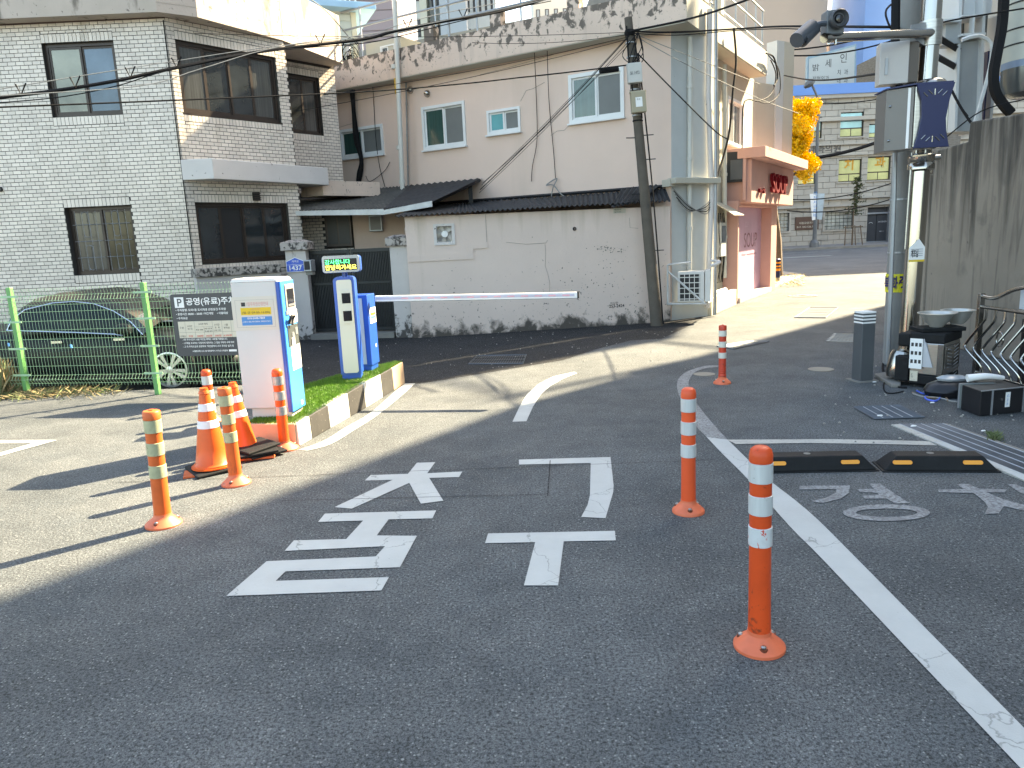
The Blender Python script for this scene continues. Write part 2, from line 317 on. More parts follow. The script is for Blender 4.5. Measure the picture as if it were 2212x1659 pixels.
m_rim = mat('alloy_rim', (.55, .56, .54), .3, .7, var=.05)
m_tyre = mat('tyre_rubber', (.014, .014, .015), .8)
m_chrome = mat('chrome_trim', (.75, .76, .78), .15, 1, var=.02)
m_orangeb = mat('orange_building_panel', (.55, .29, .12), .7, var=.03)
m_beigeb = mat('beige_siding', (.50, .40, .33), .75, var=.04, vs=.2)
m_blueb = mat('blue_building_panel', (.13, .27, .60), .6, var=.05, vs=.2)
m_purple = mat('mauve_siding', (.27, .225, .24), .7, var=.04, vs=.3)
m_aptw = mat('apartment_white', (.62, .61, .57), .8, var=.03, vs=.1)
m_aptc = mat('apartment_cream', (.60, .56, .44), .8, var=.03, vs=.1)
m_aptg = mat('apartment_grey', (.40, .42, .43), .8, var=.03, vs=.1)
m_lblue = mat('light_blue_metal', (.28, .48, .66), .5, var=.06)
m_shed = mat('shed_panel', (.50, .55, .52), .6, var=.06)
m_plaque = mat('brown_plaque', (.09, .045, .03), .5, var=.06)
m_lamp_g = mat('led_green', (.05, .9, .25), .5, emit=1.1, var=0)
m_lamp_y = mat('led_yellow', (.95, .85, .12), .5, emit=1.1, var=0)
m_facade = mat('office_render', (.36, .35, .33), .85, var=.06, vs=.5)
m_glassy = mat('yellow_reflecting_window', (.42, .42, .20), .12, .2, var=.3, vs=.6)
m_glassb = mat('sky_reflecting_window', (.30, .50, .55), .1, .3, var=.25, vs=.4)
m_lampglass = mat('lens_black', (.01, .01, .012), .08, spec=.8)
m_redsign = mat('red_shop_sign', (.60, .05, .05), .5, var=.03)
m_yel = mat('yellow_vinyl', (.72, .66, .03), .5, var=.04)
m_pot = mat('green_yellow_leaf', (.25, .30, .05), .6)

def text(s, f, u, z, h, m, parent, w=.004, width=None, name='lettering', depth=.002, local=False, weight=0, sx=None):
    c = bpy.data.curves.new('t', 'FONT'); c.body = s; c.extrude = 0; c.offset = weight
    o = bpy.data.objects.new('t', c); COL.objects.link(o); dg = bpy.context.evaluated_depsgraph_get()
    me = bpy.data.meshes.new_from_object(o.evaluated_get(dg)); bpy.data.objects.remove(o)
    xs = [v.co.x for v in me.vertices]; ys = [v.co.y for v in me.vertices]
    x0, x1, y0, y1 = min(xs), max(xs), min(ys), max(ys); ky = h / (y1 - y0); kx = ky if width is None else width / (x1 - x0)
    if sx: kx = ky * sx
    b = MB(); vs = [f.pt(u + (v.co.x - x0) * kx, w + depth, z + (v.co.y - y0) * ky) for v in me.vertices]
    fs = [tuple(p.vertices) for p in me.polygons]
    b.add(vs, fs)
    if depth > .004:
        cnt = {}
        for fc in fs:
            for i in range(len(fc)):
                e = (fc[i], fc[(i + 1) % len(fc)]); k = (min(e), max(e)); cnt.setdefault(k, []).append(e)
        vs2 = [f.pt(u + (v.co.x - x0) * kx, w, z + (v.co.y - y0) * ky) for v in me.vertices]; n = len(vs)
        b.v += vs2
        for k, es in cnt.items():
            if len(es) == 1: a, c2 = es[0]; b.f.append((a, c2, c2 + n, a + n))
    return b.build(name, m, parent, local=local, fix=False)
def cable(pts, r, label, m=None, cat='cable', group='overhead cables', name='overhead_cable', sag=0, n=5, seg=14):
    Q = [Vector(p) for p in pts]; out = []
    if len(Q) == 2:
        for i in range(seg + 1):
            t = i / seg; p = Q[0].lerp(Q[1], t); p.z -= sag * 4 * t * (1 - t); out.append(p)
    else:
        for i in range(len(Q) - 1):
            p0 = Q[max(i - 1, 0)]; p1 = Q[i]; p2 = Q[i + 1]; p3 = Q[min(i + 2, len(Q) - 1)]
            for k in range(6):
                t = k / 6; out.append(.5 * ((2 * p1) + (p2 - p0) * t + (2 * p0 - 5 * p1 + 4 * p2 - p3) * t * t + (3 * p1 - p0 - 3 * p2 + p3) * t ** 3))
        out.append(Q[-1])
    return MB().tube(out, r, n).build(name, m or m_cable, None, smooth=True, label=label, cat=cat, group=group, fix=False)
def curvep(pts, k=6):
    Q = [Vector(p) for p in pts]; out = []
    for i in range(len(Q) - 1):
        p0 = Q[max(i - 1, 0)]; p1 = Q[i]; p2 = Q[i + 1]; p3 = Q[min(i + 2, len(Q) - 1)]
        for j in range(k):
            t = j / k; out.append(.5 * ((2 * p1) + (p2 - p0) * t + (2 * p0 - 5 * p1 + 4 * p2 - p3) * t * t + (3 * p1 - p0 - 3 * p2 + p3) * t ** 3))
    return out + [Q[-1]]
# ================================================================== SETTING
def gh(x, y):
    t = min(1, max(0, (y - 8.95) / .35)) * min(1, max(0, (-2.9 - x) / .5)); return -.15 * t
def ground():
    xs = [-160, -60, -30, -20, -14] + [-13 + .5 * i for i in range(21)] + [-2.75, -2.0, 0, 3, 6, 10, 16, 30, 60, 160]
    ys = [-60, -20, -5, 0, 4, 7, 8.6, 8.9, 9.0, 9.1, 9.2, 9.3, 9.5, 11, 12.2, 13, 16, 20, 25, 40, 60, 100, 200]
    b = MB(); vs = [(x, y, gh(x, y)) for y in ys for x in xs]; n = len(xs)
    b.add(vs, [(j * n + i, j * n + i + 1, (j + 1) * n + i + 1, (j + 1) * n + i) for j in range(len(ys) - 1) for i in range(n - 1)])
    b.build('ground', m_asph, kind='structure', fix=False)
ground()
def sheet(name, pts, m, z, kind='structure', **k):
    return MB().poly([(p[0], p[1], z) for p in pts]).build(name, m, kind=kind, fix=False, **k)
sheet('alley_shade_patch', [G(*p) for p in [(640, 850), (700, 858), (780, 850), (870, 833), (950, 822), (1216, 778), (1290, 754), (1362, 736), (1429, 732), (1485, 706), (1530, 680), (1440, 670), (900, 690), (640, 700)]], m_asph2, .004)  # newer asphalt, its outline and near-black tone paint in the alley shade
b = MB()
for i in range(-10, 14): b.poly([(-70 + 0, 0, 0)] * 3) if False else None
sheet('main_road', [(-90, 24.4), (140, 24.4), (140, 50.5), (-90, 50.5)], m_road, .004)
MB().b3(-90, 140, 50.5, 50.75, 0, .16).build('kerb', m_conc, kind='structure')
MB().b3(-90, 140, 50.75, 57.6, 0, .15).build('pavement', mat('paving', (.20, .19, .18), .9, var=.12, vs=2), kind='structure')
rm = MB()
for i in range(60): rm.poly([(-30 + i * 1.35, 46.2, .009), (-29.35 + i * 1.35, 46.2, .009), (-29.35 + i * 1.35, 46.4, .009), (-30 + i * 1.35, 46.4, .009)])
for yy, x0, x1 in [(39.5, -60, 17.2), (36.5, 19.5, 120), (33.5, 20, 120), (26.0, 22, 120)]: rm.poly([(x0, yy, .009), (x1, yy, .009), (x1, yy + .3, .009), (x0, yy + .3, .009)])
rm.build('lane_lines', m_paint, kind='structure', fix=False)
pv = [(6.95, 19.35), (7.9, 20.9), (9.6, 23.9), (8.9, 25.0), (2, 26.6), (-60, 26.6), (-60, 24.5), (5, 24.3), (6.2, 23)]
pvm = MB(); pvm.prism([G(1668, 627), G(1700, 613), G(1738, 598), G(1720, 592), G(1691, 589), G(1600, 590), G(1610, 612)], 0, .05)
pvm.build('sidewalk_corner', mat('pale_paving', (.30, .28, .25), .9, var=.1, vs=3), kind='structure')

# road lettering and lines
z1 = zoom(540, 1120, 2.0109); z2 = zoom(1640, 880, 2.4043); z8b = zoom(0, 1000, 2.9625)
PAINT = [
    ('road_lettering', m_paint, z1, [(1010, 77), (1102, 74), (1062, 130), (1238, 121), (1222, 149), (1072, 153), (1143, 268), (1030, 283), (972, 178), (683, 308), (597, 300), (888, 163), (748, 166), (778, 139), (965, 133)]),
    ('road_lettering', m_paint, z1, [(548, 333), (1107, 317), (1088, 357), (868, 362), (808, 443), (1010, 445), (925, 603), (350, 624), (300, 672), (870, 653), (832, 720), (52, 748), (255, 573), (803, 549), (850, 497), (345, 521), (392, 468), (655, 461), (740, 368), (513, 375)]),
    ('road_lettering', m_paint, z1, [(1523, 61), (1983, 48), (1999, 190), (1997, 225), (1985, 265), (1958, 356), (1836, 350), (1868, 290), (1880, 240), (1884, 78), (1524, 86)]),
    ('road_lettering', m_paint, z1, [(1368, 433), (2005, 420), (2010, 468), (1748, 473), (1720, 695), (1548, 695), (1605, 477), (1353, 482)]),
    ('parking_line', m_paints, z2, [(428, 530), (1040, 527), (1400, 533), (1640, 540), (1690, 565), (1400, 557), (900, 550), (480, 556)]),
    ('parking_letter', m_paintw, z2, [(862, 808), (1165, 806), (1160, 850), (1110, 885), (1000, 912), (935, 900), (1020, 880), (1080, 850), (1085, 828), (862, 830)]),
    ('parking_letter', m_paintw, z2, [(1280, 795), (1345, 795), (1520, 912), (1440, 915), (1385, 885), (1255, 885), (1240, 868), (1340, 862), (1330, 850), (1225, 845), (1212, 828), (1310, 825)]),
    ('parking_letter', m_paintw, z2, [(1695, 830), (1850, 828), (1805, 798), (1870, 795), (1945, 826), (2110, 830), (2095, 848), (1990, 848), (2090, 890), (2330, 955), (2330, 985), (2090, 930), (2060, 975), (1975, 978), (1995, 935), (1975, 905), (1910, 852), (1700, 846)]),
    ('parking_letter', m_paintw, z2, [(2115, 800), (2160, 798), (2330, 870), (2330, 900), (2180, 845)]),
    ('lane_mark', m_paint, lambda x, y: (x, y), [(1107, 912), (1122, 880), (1138, 853), (1162, 831), (1195, 814), (1240, 804), (1247, 807), (1218, 818), (1190, 834), (1168, 853), (1151, 880), (1137, 911)]),
    ('arrow_mark', m_paint, z8b, [(-350, 303), (425, 299), (-60, 435), (-350, 520), (-350, 488), (-60, 412), (245, 322), (-350, 325)]),
]
for nm, m, zf, pts in PAINT: sheet(nm, [G(*zf(*p)) for p in pts], m, .0045, label={'road_lettering': 'white stroke of the exit lettering on the lane'}.get(nm))
ring = []; c0 = (1385, 970)
b = MB()
for k in range(36):
    a0, a1 = 2 * math.pi * k / 36, 2 * math.pi * (k + 1) / 36
    q = [(c0[0] + rx * math.cos(a), c0[1] + ry * math.sin(a)) for a, rx, ry in ((a0, 262, 50), (a1, 262, 50), (a1, 185, 25), (a0, 185, 25))]
    b.poly([(*G(*z2(*p))[:2], .0045) for p in q])
b.build('parking_letter', m_paintw, kind='structure', fix=False)
for (a_, c_) in (((-500, 175), (2500, 62)), ((330, 268), (1665, 235)), ((1680, 65), (1668, 245))):
    p, q = G(*z1(*a_)), G(*z1(*c_)); d_ = (q - p).normalized(); nn_ = Vector((d_.y, -d_.x, 0)) * .003; MB().poly([(*(v)[:2], .0052) for v in (p - nn_, q - nn_, q + nn_, p + nn_)]).build('pavement_joint', m_asph2, kind='structure', fix=False)
def strip(name, L_, R_, m, z, zf):
    b = MB()
    A = curvep([(*G(*zf(*p))[:2], z) for p in L_], 4); B = curvep([(*G(*zf(*p))[:2], z) for p in R_], 4)
    for i in range(len(A) - 1): b.poly([A[i], A[i + 1], B[i + 1], B[i]])
    b.build(name, m, kind='structure', fix=False)
Lp = [(380, 83), (300, 85), (200, 113), (145, 150), (127, 190), (132, 240), (165, 325), (235, 440), (305, 515)]
Rp = [(384, 92), (305, 98), (240, 120), (210, 150), (196, 185), (203, 235), (240, 305), (330, 420), (430, 530)]
strip('worn_edge_line', Lp, Rp, m_paintw, .0042, z2)
Lq = [(305, 515), (380, 595), (440, 655), (535, 750), (700, 935), (830, 1080), (1000, 1250), (1700, 1990), (2400, 2730)]
Rq = [(430, 530), (478, 577), (532, 630), (690, 780), (830, 890), (970, 1010), (1210, 1250), (1850, 1900), (2600, 2660)]
strip('edge_line', Lq, Rq, m_paint, .0046, z2)
I_ = lambda x, y: (x, y)
strip('island_line', [(645, 973), (700, 953), (745, 925), (800, 893), (855, 845), (875, 829)], [(665, 974), (715, 960), (765, 930), (815, 898), (868, 855), (897, 829)], m_paint, .0047, I_)
# long trench drain
zd = z2
DL = [(1465, 440), (1870, 600), (2212, 742), (2560, 890)]; DR = [(1722, 437), (1905, 497), (2212, 606), (2560, 735)]
g = thing('trench_drain', 'long steel trench drain running beside the wheel stops', 'drain', G(*zd(1700, 500)))
def gp(p, z=.0): q = G(*zd(*p)); return Vector((q.x, q.y, z))
MB().poly([gp(DL[0], .004), gp(DL[-1], .004), gp(DR[-1], .004), gp(DR[0], .004)]).build('drain_bed', mat('drain_steel', (.075, .085, .10), .45, .4, var=.2, vs=12), g, fix=False)
MB().loft([gp((1415, 443), .0), gp((2560, 925), 0), gp(DL[-1], 0), gp(DL[0], 0)], [gp((1415, 443), .010), gp((2560, 925), .010), gp(DL[-1], .010), gp(DL[0], .010)]).build('concrete_edge', m_paints, g)
MB().loft([gp(DR[0], 0), gp(DR[-1], 0), gp((2560, 715), 0), gp((1748, 436), 0)], [gp(DR[0], .010), gp(DR[-1], .010), gp((2560, 715), .010), gp((1748, 436), .010)]).build('concrete_edge', m_conc, g)
a0, a1, b0, b1 = gp(DL[0], .008), gp(DL[-1], .008), gp(DR[0], .008), gp(DR[-1], .008)
for k in range(5):
    t = (k + .5) / 5 if 0 else k / 4; p = a0.lerp(b0, t); q = a1.lerp(b1, t)
    MB().tube([p, q], .006, 4).build('grate_bar', m_galv, g, fix=False)
b = MB()
for k in range(150):
    t = k / 150; b.tube([a0.lerp(a1, t) + Vector((0, 0, .001)), b0.lerp(b1, t) + Vector((0, 0, .001))], .0035, 3)
b.build('cross_bars', mat('grate_dark', (.12, .135, .155), .5, .5, var=.2), g, kind='stuff', fix=False)
strip('edge_line', [(1665, 548), (1760, 590), (2100, 730), (2560, 955)], [(1740, 553), (1860, 600), (2212, 748), (2560, 900)], m_paint, .012, z2)
def grate(zf, q, label, nb, nf, bright=m_galv, frame=True, dark=m_dark, base=.0055):
    c = [G(*zf(*p)) for p in q]; g = thing('drain_grate', label, 'drain grate', c[0])
    lift = lambda p, z: Vector((p.x, p.y, z))
    MB().poly([lift(p, base) for p in c]).build('pit', dark, g, fix=False)
    for k in range(nb):
        t = k / (nb - 1); MB().tube([lift(c[0].lerp(c[1], t), .009), lift(c[3].lerp(c[2], t), .010)], .005, 4).build('grate_bar', bright, g, fix=False)
    b = MB()
    for k in range(nf):
        t = (k + .5) / nf; b.tube([lift(c[0].lerp(c[3], t), .008), lift(c[1].lerp(c[2], t), .008)], .0035, 4)
    b.build('cross_bars', mat('grate_dark', (.12, .135, .155), .5, .5, var=.2), g, kind='stuff', fix=False)
    MB().tube([lift(p, .010) for p in c + [c[0]]], .008, 4).build('grate_frame', mat('grate_dark', (.12, .135, .155), .5, .5, var=.2), g, fix=False)
grate(z2, [(1190, 337), (1465, 327), (1612, 398), (1312, 408)], 'square steel drain grate sunk in rough asphalt above the trench drain', 6, 26)
z5 = zoom(1900, 450, 3.318)
grate(z5, [(285, 1145), (410, 1062), (645, 1064), (545, 1147)], 'rusty drain grate in the sunlit alley before the shop', 7, 14, m_galv)
z6 = zoom(1100, 400, 2.6024)
grate(z6, [(1800, 1215), (2040, 1178), (2140, 1185), (1910, 1232)], 'drain grate half in shadow beside the far red post', 3, 24, m_galv)
grate(I_, [(1012, 788), (1030, 770), (1137, 768), (1130, 787)], 'black drain grate in the shaded asphalt behind the barrier', 4, 22, m_gate)
g = thing('manhole_cover', 'rectangular cast manhole cover in shade behind the square grey post', 'manhole cover', G(*z5(680, 1310)))
c = [G(*z5(*p)) for p in [(555, 1345), (630, 1277), (840, 1277), (830, 1352)]]
MB().prism(c, 0, .008).build('cover_plate', m_conc, g)
b = MB()
for i in range(9):
    for j in range(6):
        s, t = (i + .5) / 9, (j + .5) / 6; p = c[0].lerp(c[3], s).lerp(c[1].lerp(c[2], s), t); b.b3(p.x - .035, p.x + .035, p.y - .04, p.y + .04, .008, .016)
b.build('raised_pattern', mat('cast_iron_pale', (.42, .42, .40), .7, .2), g, kind='stuff')
p = G(*z5(355, 963)); g = thing('manhole_cover', 'round manhole cover in the sunlit alley by the shop corner', 'manhole cover', p)
MB().lathe([(.33, 0), (.33, .009), (0, .009)], 28, p).build('cover_plate', m_conc, g)
b = MB()
for r in (.30, .22, .14): b.lathe([(r, .009), (r, .014), (r - .03, .014), (r - .03, .009)], 28, p)
b.build('raised_rings', mat('cast_iron_pale', (.42, .42, .40), .7, .2), g)
for k, (px, py, r) in enumerate([(505, 1572, .14), (290, 135, .12)]):
    q = G(*(z5(px, py) if k == 0 else z2(px, py)))
    MB().lathe([(r, 0), (r, .006), (0, .006)], 20, q).build('valve_cover', mat('valve_grey', (.24, .22, .18), .8), None, label=['small round valve cover in the shaded alley beside the square grey post', 'small oval valve cover between the middle bollard and the far red post'][k], cat='valve cover')

# ================================================================== HELPERS FOR WALLS AND WINDOWS
def wall(root, f, z0, z1, op, m, name='wall', w=0, depth=.16, u0=0, u1=None, back=.22):
    u1 = f.L if u1 is None else u1
    us = sorted({u0, u1, *[max(u0, min(u1, q)) for o in op for q in o[:2]]}); zs = sorted({z0, z1, *[max(z0, min(z1, q)) for o in op for q in o[2:4]]})
    b = MB()
    for i in range(len(us) - 1):
        for j in range(len(zs) - 1):
            um, zm = (us[i] + us[i + 1]) / 2, (zs[j] + zs[j + 1]) / 2
            if any(o[0] < um < o[1] and o[2] < zm < o[3] for o in op): continue
            b.poly([f.pt(us[i], w, zs[j]), f.pt(us[i + 1], w, zs[j]), f.pt(us[i + 1], w, zs[j + 1]), f.pt(us[i], w, zs[j + 1])])
    for o in op:
        a, c, e, g = o[:4]
        for (p, q) in (((a, e), (a, g)), ((a, g), (c, g)), ((c, g), (c, e)), ((c, e), (a, e))):
            b.poly([f.pt(p[0], w, p[1]), f.pt(q[0], w, q[1]), f.pt(q[0], w - depth, q[1]), f.pt(p[0], w - depth, p[1])])
    b.poly([f.pt(u0, w - back, z0), f.pt(u1, w - back, z0), f.pt(u1, w - back, z1), f.pt(u0, w - back, z1)])
    b.poly([f.pt(u0, w, z1), f.pt(u1, w, z1), f.pt(u1, w - back, z1), f.pt(u0, w - back, z1)])
    for u in (u0, u1): b.poly([f.pt(u, w, z0), f.pt(u, w, z1), f.pt(u, w - back, z1), f.pt(u, w - back, z0)])
    return b.build(name, m, root, fix=False)
def window(root, f, o, n, fm, panes, w=-.03, fw=.05, sash=.035, sill=True, frame_proud=0, split=None, grille=None, dz=.05):
    a, c, e, g = o
    b = MB(); t = dz
    for q in ((a, c, e, e + fw), (a, c, g - fw, g), (a, a + fw, e + fw, g - fw), (c - fw, c, e + fw, g - fw)): b.box(f, q[0], q[1], w - t, w + frame_proud, q[2], q[3])
    W = b.build('window', fm, root, fix=True)
    xs = split or [a + fw + (c - a - 2 * fw) * k / n for k in range(n + 1)]
    for k in range(n):
        s = MB(); x0, x1 = xs[k], xs[k + 1]; off = w - .012 - (.02 if k % 2 else 0); s0, s1 = x0 - (.004 if k else 0), x1 + (.004 if k < n - 1 else 0)
        y0, y1 = e + fw + .001, g - fw - .001
        for q in ((s0, s1, y0, y0 + sash), (s0, s1, y1 - sash, y1), (s0, s0 + sash, y0 + sash, y1 - sash), (s1 - sash, s1, y0 + sash, y1 - sash)): s.box(f, q[0], q[1], off - .02, off, q[2], q[3])
        s.build('sash', fm, W)
        MB().box(f, s0 + sash - .004, s1 - sash + .004, off - .014, off - .008, y0 + sash - .004, y1 - sash + .004).build('pane', panes[k % len(panes)], W)
    if sill: MB().box(f, a - .02, c + .02, w - .01, w + frame_proud + .05, e - .03, e - .002).build('sill', fm, W)
    return W
TILE_W, TILE_H, PU, PZ = .122, .052, .131, .061
tile_mesh = MB().box(F0, 0, TILE_W, 0, .008, 0, TILE_H).mesh('tile'); tile_mesh.materials.append(m_tile)
def tile_wall(root, f, z0, z1, op, count=0, focus=None, u0=0, u1=None, cap=True):
    u1 = f.L if u1 is None else u1
    T = []
    blk = [(o[0] - .004, o[1] + .004, o[2] - (.135 if cap else 0), o[3] + (.135 if cap else 0)) for o in op]
    nr = int((z1 - z0) / PZ)
    for r in range(nr):
        za = z0 + r * PZ + .004; zb = za + TILE_H; u = u0 - (PU / 2 if r % 2 else 0)
        while u < u1:
            segs = [(max(u, u0), min(u + TILE_W, u1), za, zb)]
            for o in blk:
                ns = []
                for s in segs:
                    if s[1] <= o[0] or s[0] >= o[1] or s[3] <= o[2] or s[2] >= o[3]: ns.append(s); continue
                    if s[0] < o[0]: ns.append((s[0], o[0], s[2], s[3]))
                    if s[1] > o[1]: ns.append((o[1], s[1], s[2], s[3]))
                    m0, m1 = max(s[0], o[0]), min(s[1], o[1])
                    if s[2] < o[2]: ns.append((m0, m1, s[2], o[2] - .004))
                    if s[3] > o[3]: ns.append((m0, m1, o[3] + .004, s[3]))
                segs = ns
            for s in segs:
                if s[1] - s[0] > .02 and s[3] - s[2] > .008: T.append(s)
            u += PU
    for o in op:
        if not cap: break
        k = int((o[1] - o[0]) / PZ)
        for i in range(k):
            a = o[0] + (o[1] - o[0]) * i / k + .003; bb = o[0] + (o[1] - o[0]) * (i + 1) / k - .005
            T.append((a, bb, o[3] + .005, o[3] + .127)); T.append((a, bb, o[2] - .127, o[2] - .005))
    singles = []
    if count:
        full = [t for t in T if abs(t[1] - t[0] - TILE_W) < 1e-4 and abs(t[3] - t[2] - TILE_H) < 1e-4]
        full.sort(key=lambda t: (t[0] - focus[0]) ** 2 + 1.2 * (t[2] - focus[1]) ** 2); singles = full[:count]
    ss = set(singles); b = MB(); rr = random.Random(3); off = wloc(root)
    for t in T:
        if t in ss: continue
        j = .0015 * (rr.random() - .5); b.box(f, t[0], t[1], 0, .008 + j, t[2] + j * .5, t[3] + j * .5)
    b.build('tile_field', m_tile, root, kind='stuff', fix=False)
    for t in singles:
        o = bpy.data.objects.new('tile', tile_mesh); COL.objects.link(o); o.parent = root
        p = Vector(f.pt(t[0], 0, t[2])) - off; o.location = p; o.rotation_euler = (0, 0, math.atan2(f.d.y, f.d.x))

# ================================================================== WHITE TILED HOUSE
HC0, HC1 = (-14.0, 12.5), (-5.16, 12.5)
d51 = Vector((math.cos(R(51)), math.sin(R(51)))); n51 = Vector((d51.y, -d51.x))
HC2 = Vector(HC1) + d51 * 2.18; HC3 = Vector((-4.9, 14.4)) - d51 * .3; HC4 = Vector((-4.9, 14.4)) + d51 * 2.42
f1, f2, f3 = Fr(HC0, HC1), Fr(HC1, HC2), Fr(HC3, HC4)
house = thing('tiled_house', 'two storey house clad in small white tiles with brown aluminium windows', 'house', (-8, 12.5, 0))
z1a = lambda x, y: (x * .36455, y * .36455)
o11 = f1.rect([z1a(245, 262), z1a(668, 235), z1a(733, 676), z1a(315, 698)]); o12 = f1.rect([z1a(378, 1232), z1a(770, 1215), z1a(830, 1615), z1a(445, 1632)])
o13 = (o11[0] - 3.6, o11[1] - 3.6, o11[2], o11[3]); o14 = (o12[0] - 3.6, o12[1] - 3.6, o12[2], o12[3])
o21 = f2.rect([z1a(1033, 228), z1a(1632, 345), z1a(1665, 732), z1a(1090, 663)]); o22 = f2.rect([z1a(1160, 1200), z1a(1710, 1205), z1a(1730, 1550), z1a(1190, 1555)])
o31 = f3.rect([z1a(1695, 430), z1a(1888, 465), z1a(1918, 805), z1a(1728, 785)])
wall(house, f1, -.2, 5.3, [o11, o12, o13, o14], m_mort); wall(house, f2, -.2, 5.3, [o21, o22], m_mort); wall(house, f3, -.2, 5.3, [o31], m_mort)
MB().poly([(*HC2, -.2), (*HC3, -.2), (*HC3, 5.3), (*HC2, 5.3)]).build('return_wall', m_mort, house, fix=False)
MB().poly([(*HC4, -.2), (HC4[0] - 2, HC4[1] + 1.5, -.2), (HC4[0] - 2, HC4[1] + 1.5, 5.3), (*HC4, 5.3)]).build('rear_wall', m_mort, house, fix=False)
tile_wall(house, f1, .0, 5.25, [o11, o12, o13, o14], 300, (f1.L - 1.25, 2.9))
tile_wall(house, f2, .0, 5.25, [o21, o22]); tile_wall(house, f3, 2.7, 5.25, [o31])
window(house, f1, o11, 2, m_frame, [m_glassr, mat('sky_glass', (.10, .13, .16), .05, .25, var=.35, vs=1)], w=-.06)
window(house, f1, o13, 2, m_frame, [m_glassr, m_glass], w=-.06)
for o in (o12, o14):
    w_ = window(house, f1, o, 2, m_frame, [m_glassc, mat('amber_glass', (.05, .045, .03), .08, .1, var=.6, vs=2)], w=-.10)
    a, c, e, g_ = o; gr = MB(); um = (a + c) / 2
    for (x0, x1) in ((a + .07, um - .02), (um + .02, c - .07)):
        W_ = x1 - x0
        for k in range(4):
            u = x0 + W_ * (k + .5) / 4; gr.tube([f1.pt(u, -.045, e + .06), f1.pt(u, -.045, g_ - .06)], .004, 4)
        for zz in (e + .28, (e + g_) / 2, g_ - .28): gr.tube([f1.pt(x0, -.045, zz), f1.pt(x1, -.045, zz)], .004, 4)
        for zc in (e + .28, g_ - .28):
            pts = [f1.pt((x0 + x1) / 2 + .055 * math.cos(t), -.04, zc + (.15 if math.sin(t) > 0 else -.15) + .055 * math.sin(t)) for t in [math.pi * 2 * q / 14 for q in range(15)]]
            gr.tube(pts, .004, 4)
    gr.build('window_grille', m_galv, w_, fix=False)
window(house, f2, o21, 4, m_frame, [m_glassc, m_glass, m_glass, m_glassc], w=-.04); window(house, f2, o22, 4, m_frame, [m_glass, m_dark, m_glass, m_glass], w=-.06)
window(house, f3, o31, 2, m_frame, [m_glass, m_glassc], w=-.05)
# roof slab with parapet
zs = 5.25
sl_ = [(-14, 12.2), tuple(G(339, 25.5, zs)[:2]), tuple(G(427, 37, zs)[:2]), tuple(G(612, 87.5, zs)[:2]), tuple(G(740, 137, zs)[:2])]
inner = [(HC4[0] - 1.0, HC4[1] + .8), (-14, 18)]
MB().prism(sl_ + inner, zs, zs + .14).build('roof_slab', m_slabp, house)
MB().prism([(p[0], p[1]) for p in [(-14, 12.45), (HC1[0], 12.49), (HC2[0], HC2[1]), (HC3[0], HC3[1]), (HC4[0], HC4[1]), (HC4[0] - .5, HC4[1] + .5), (-14, 17)]], zs - .02, zs - .001).build('soffit_board', m_brown, house)
for i in range(4):
    f = Fr(sl_[i], sl_[i + 1]); MB().box(f, -.0 if i == 0 else .0, f.L, -.16, 0.004 * (i % 2), zs + .14, 6.15).build('parapet', m_slabp, house)
bp = [G(395.6, 390, 2.78), G(468.5, 387.5, 2.78), G(711, 400, 2.78)]
bpoly = [(HC1[0] - .02, 12.46), (bp[1].x, 12.46), (bp[2].x, bp[2].y), (bp[2].x - .7, bp[2].y + .5), (HC3[0], HC3[1]), (HC2[0], HC2[1]), (HC1[0], HC1[1] + .02)]
MB().prism(bpoly, 2.78, 3.10).build('floor_band', m_band, house, bevel=.01)
e4 = Vector((bp[2].x - .15, bp[2].y + .1)); MB().prism([(e4.x, e4.y), (e4.x + .95, e4.y + .95), (e4.x + .4, e4.y + 1.4), (e4.x - .5, e4.y + .3)], 2.60, 2.88).build('floor_band', m_pinkp, house)
# vent, stains pipe, light
q = f2.uz(*z1a(1512, 1165), .0); MB().box(f2, q[0] - .06, q[0] + .06, .008, .06, q[1] - .07, q[1] + .07).build('wall_vent', m_dark, house)
vn = MB()
for k in range(4): vn.box(f2, q[0] - .07, q[0] + .07, .06, .075, q[1] - .065 + k * .037, q[1] - .05 + k * .037)
vn.build('vent_louvre', m_frame, house)
for px, py in ((632, 102), (5, 1122)):
    q = f1.uz(*z1a(px, py)); MB().lathe([(.04, 0), (.04, .05), (.025, .05), (.025, .0)], 12, f1.pt(q[0], 0, q[1]), Matrix.Rotation(R(90), 3, 'X')).build('vent_pipe', m_dark, house)
pts = [f1.pt(f1.L - .03, .02, 5.2), f1.pt(f1.L - .03, .02, 0)]
MB().tube([f1.pt(f1.L - .02, .02, 5.2), f1.pt(f1.L - .02, .025, 3.3), f1.pt(f1.L - .02, .02, .1)], .009, 5).build('corner_cable', m_cable, house)
# blue shed on the house roof
zb = zoom(700, 0, 3.6867)
sh = thing('rooftop_shed', 'pale shed with light blue metal eave on the tiled house roof', 'shed', (-4.6, 17, 6))
fs_ = Fr((-7.5, 15.8), (-3.0, 17.6))
qa = fs_.uz(*zb(330, 50)); qb = fs_.uz(*zb(690, 120)); qc = fs_.uz(*zb(690, 400))
MB().box(fs_, -2, qb[0], -2.5, 0, 5.4, qb[1]).build('wall', m_shed, sh)
MB().box(fs_, -2.2, qb[0] + .4, -2.7, .35, qb[1] + .003, qb[1] + .14).build('eave', m_lblue, sh, bevel=.01)
for k in range(8): MB().box(fs_, -2, qb[0] - .12, .001, .02, 5.5 + k * .16, 5.62 + k * .16).build('siding_board', m_shed, sh)
MB().box(fs_, qb[0] - .10, qb[0] + .01, -.1, .03, 5.4, qb[1]).build('corner_trim', mat('cream_trim', (.62, .60, .48), .6), sh)

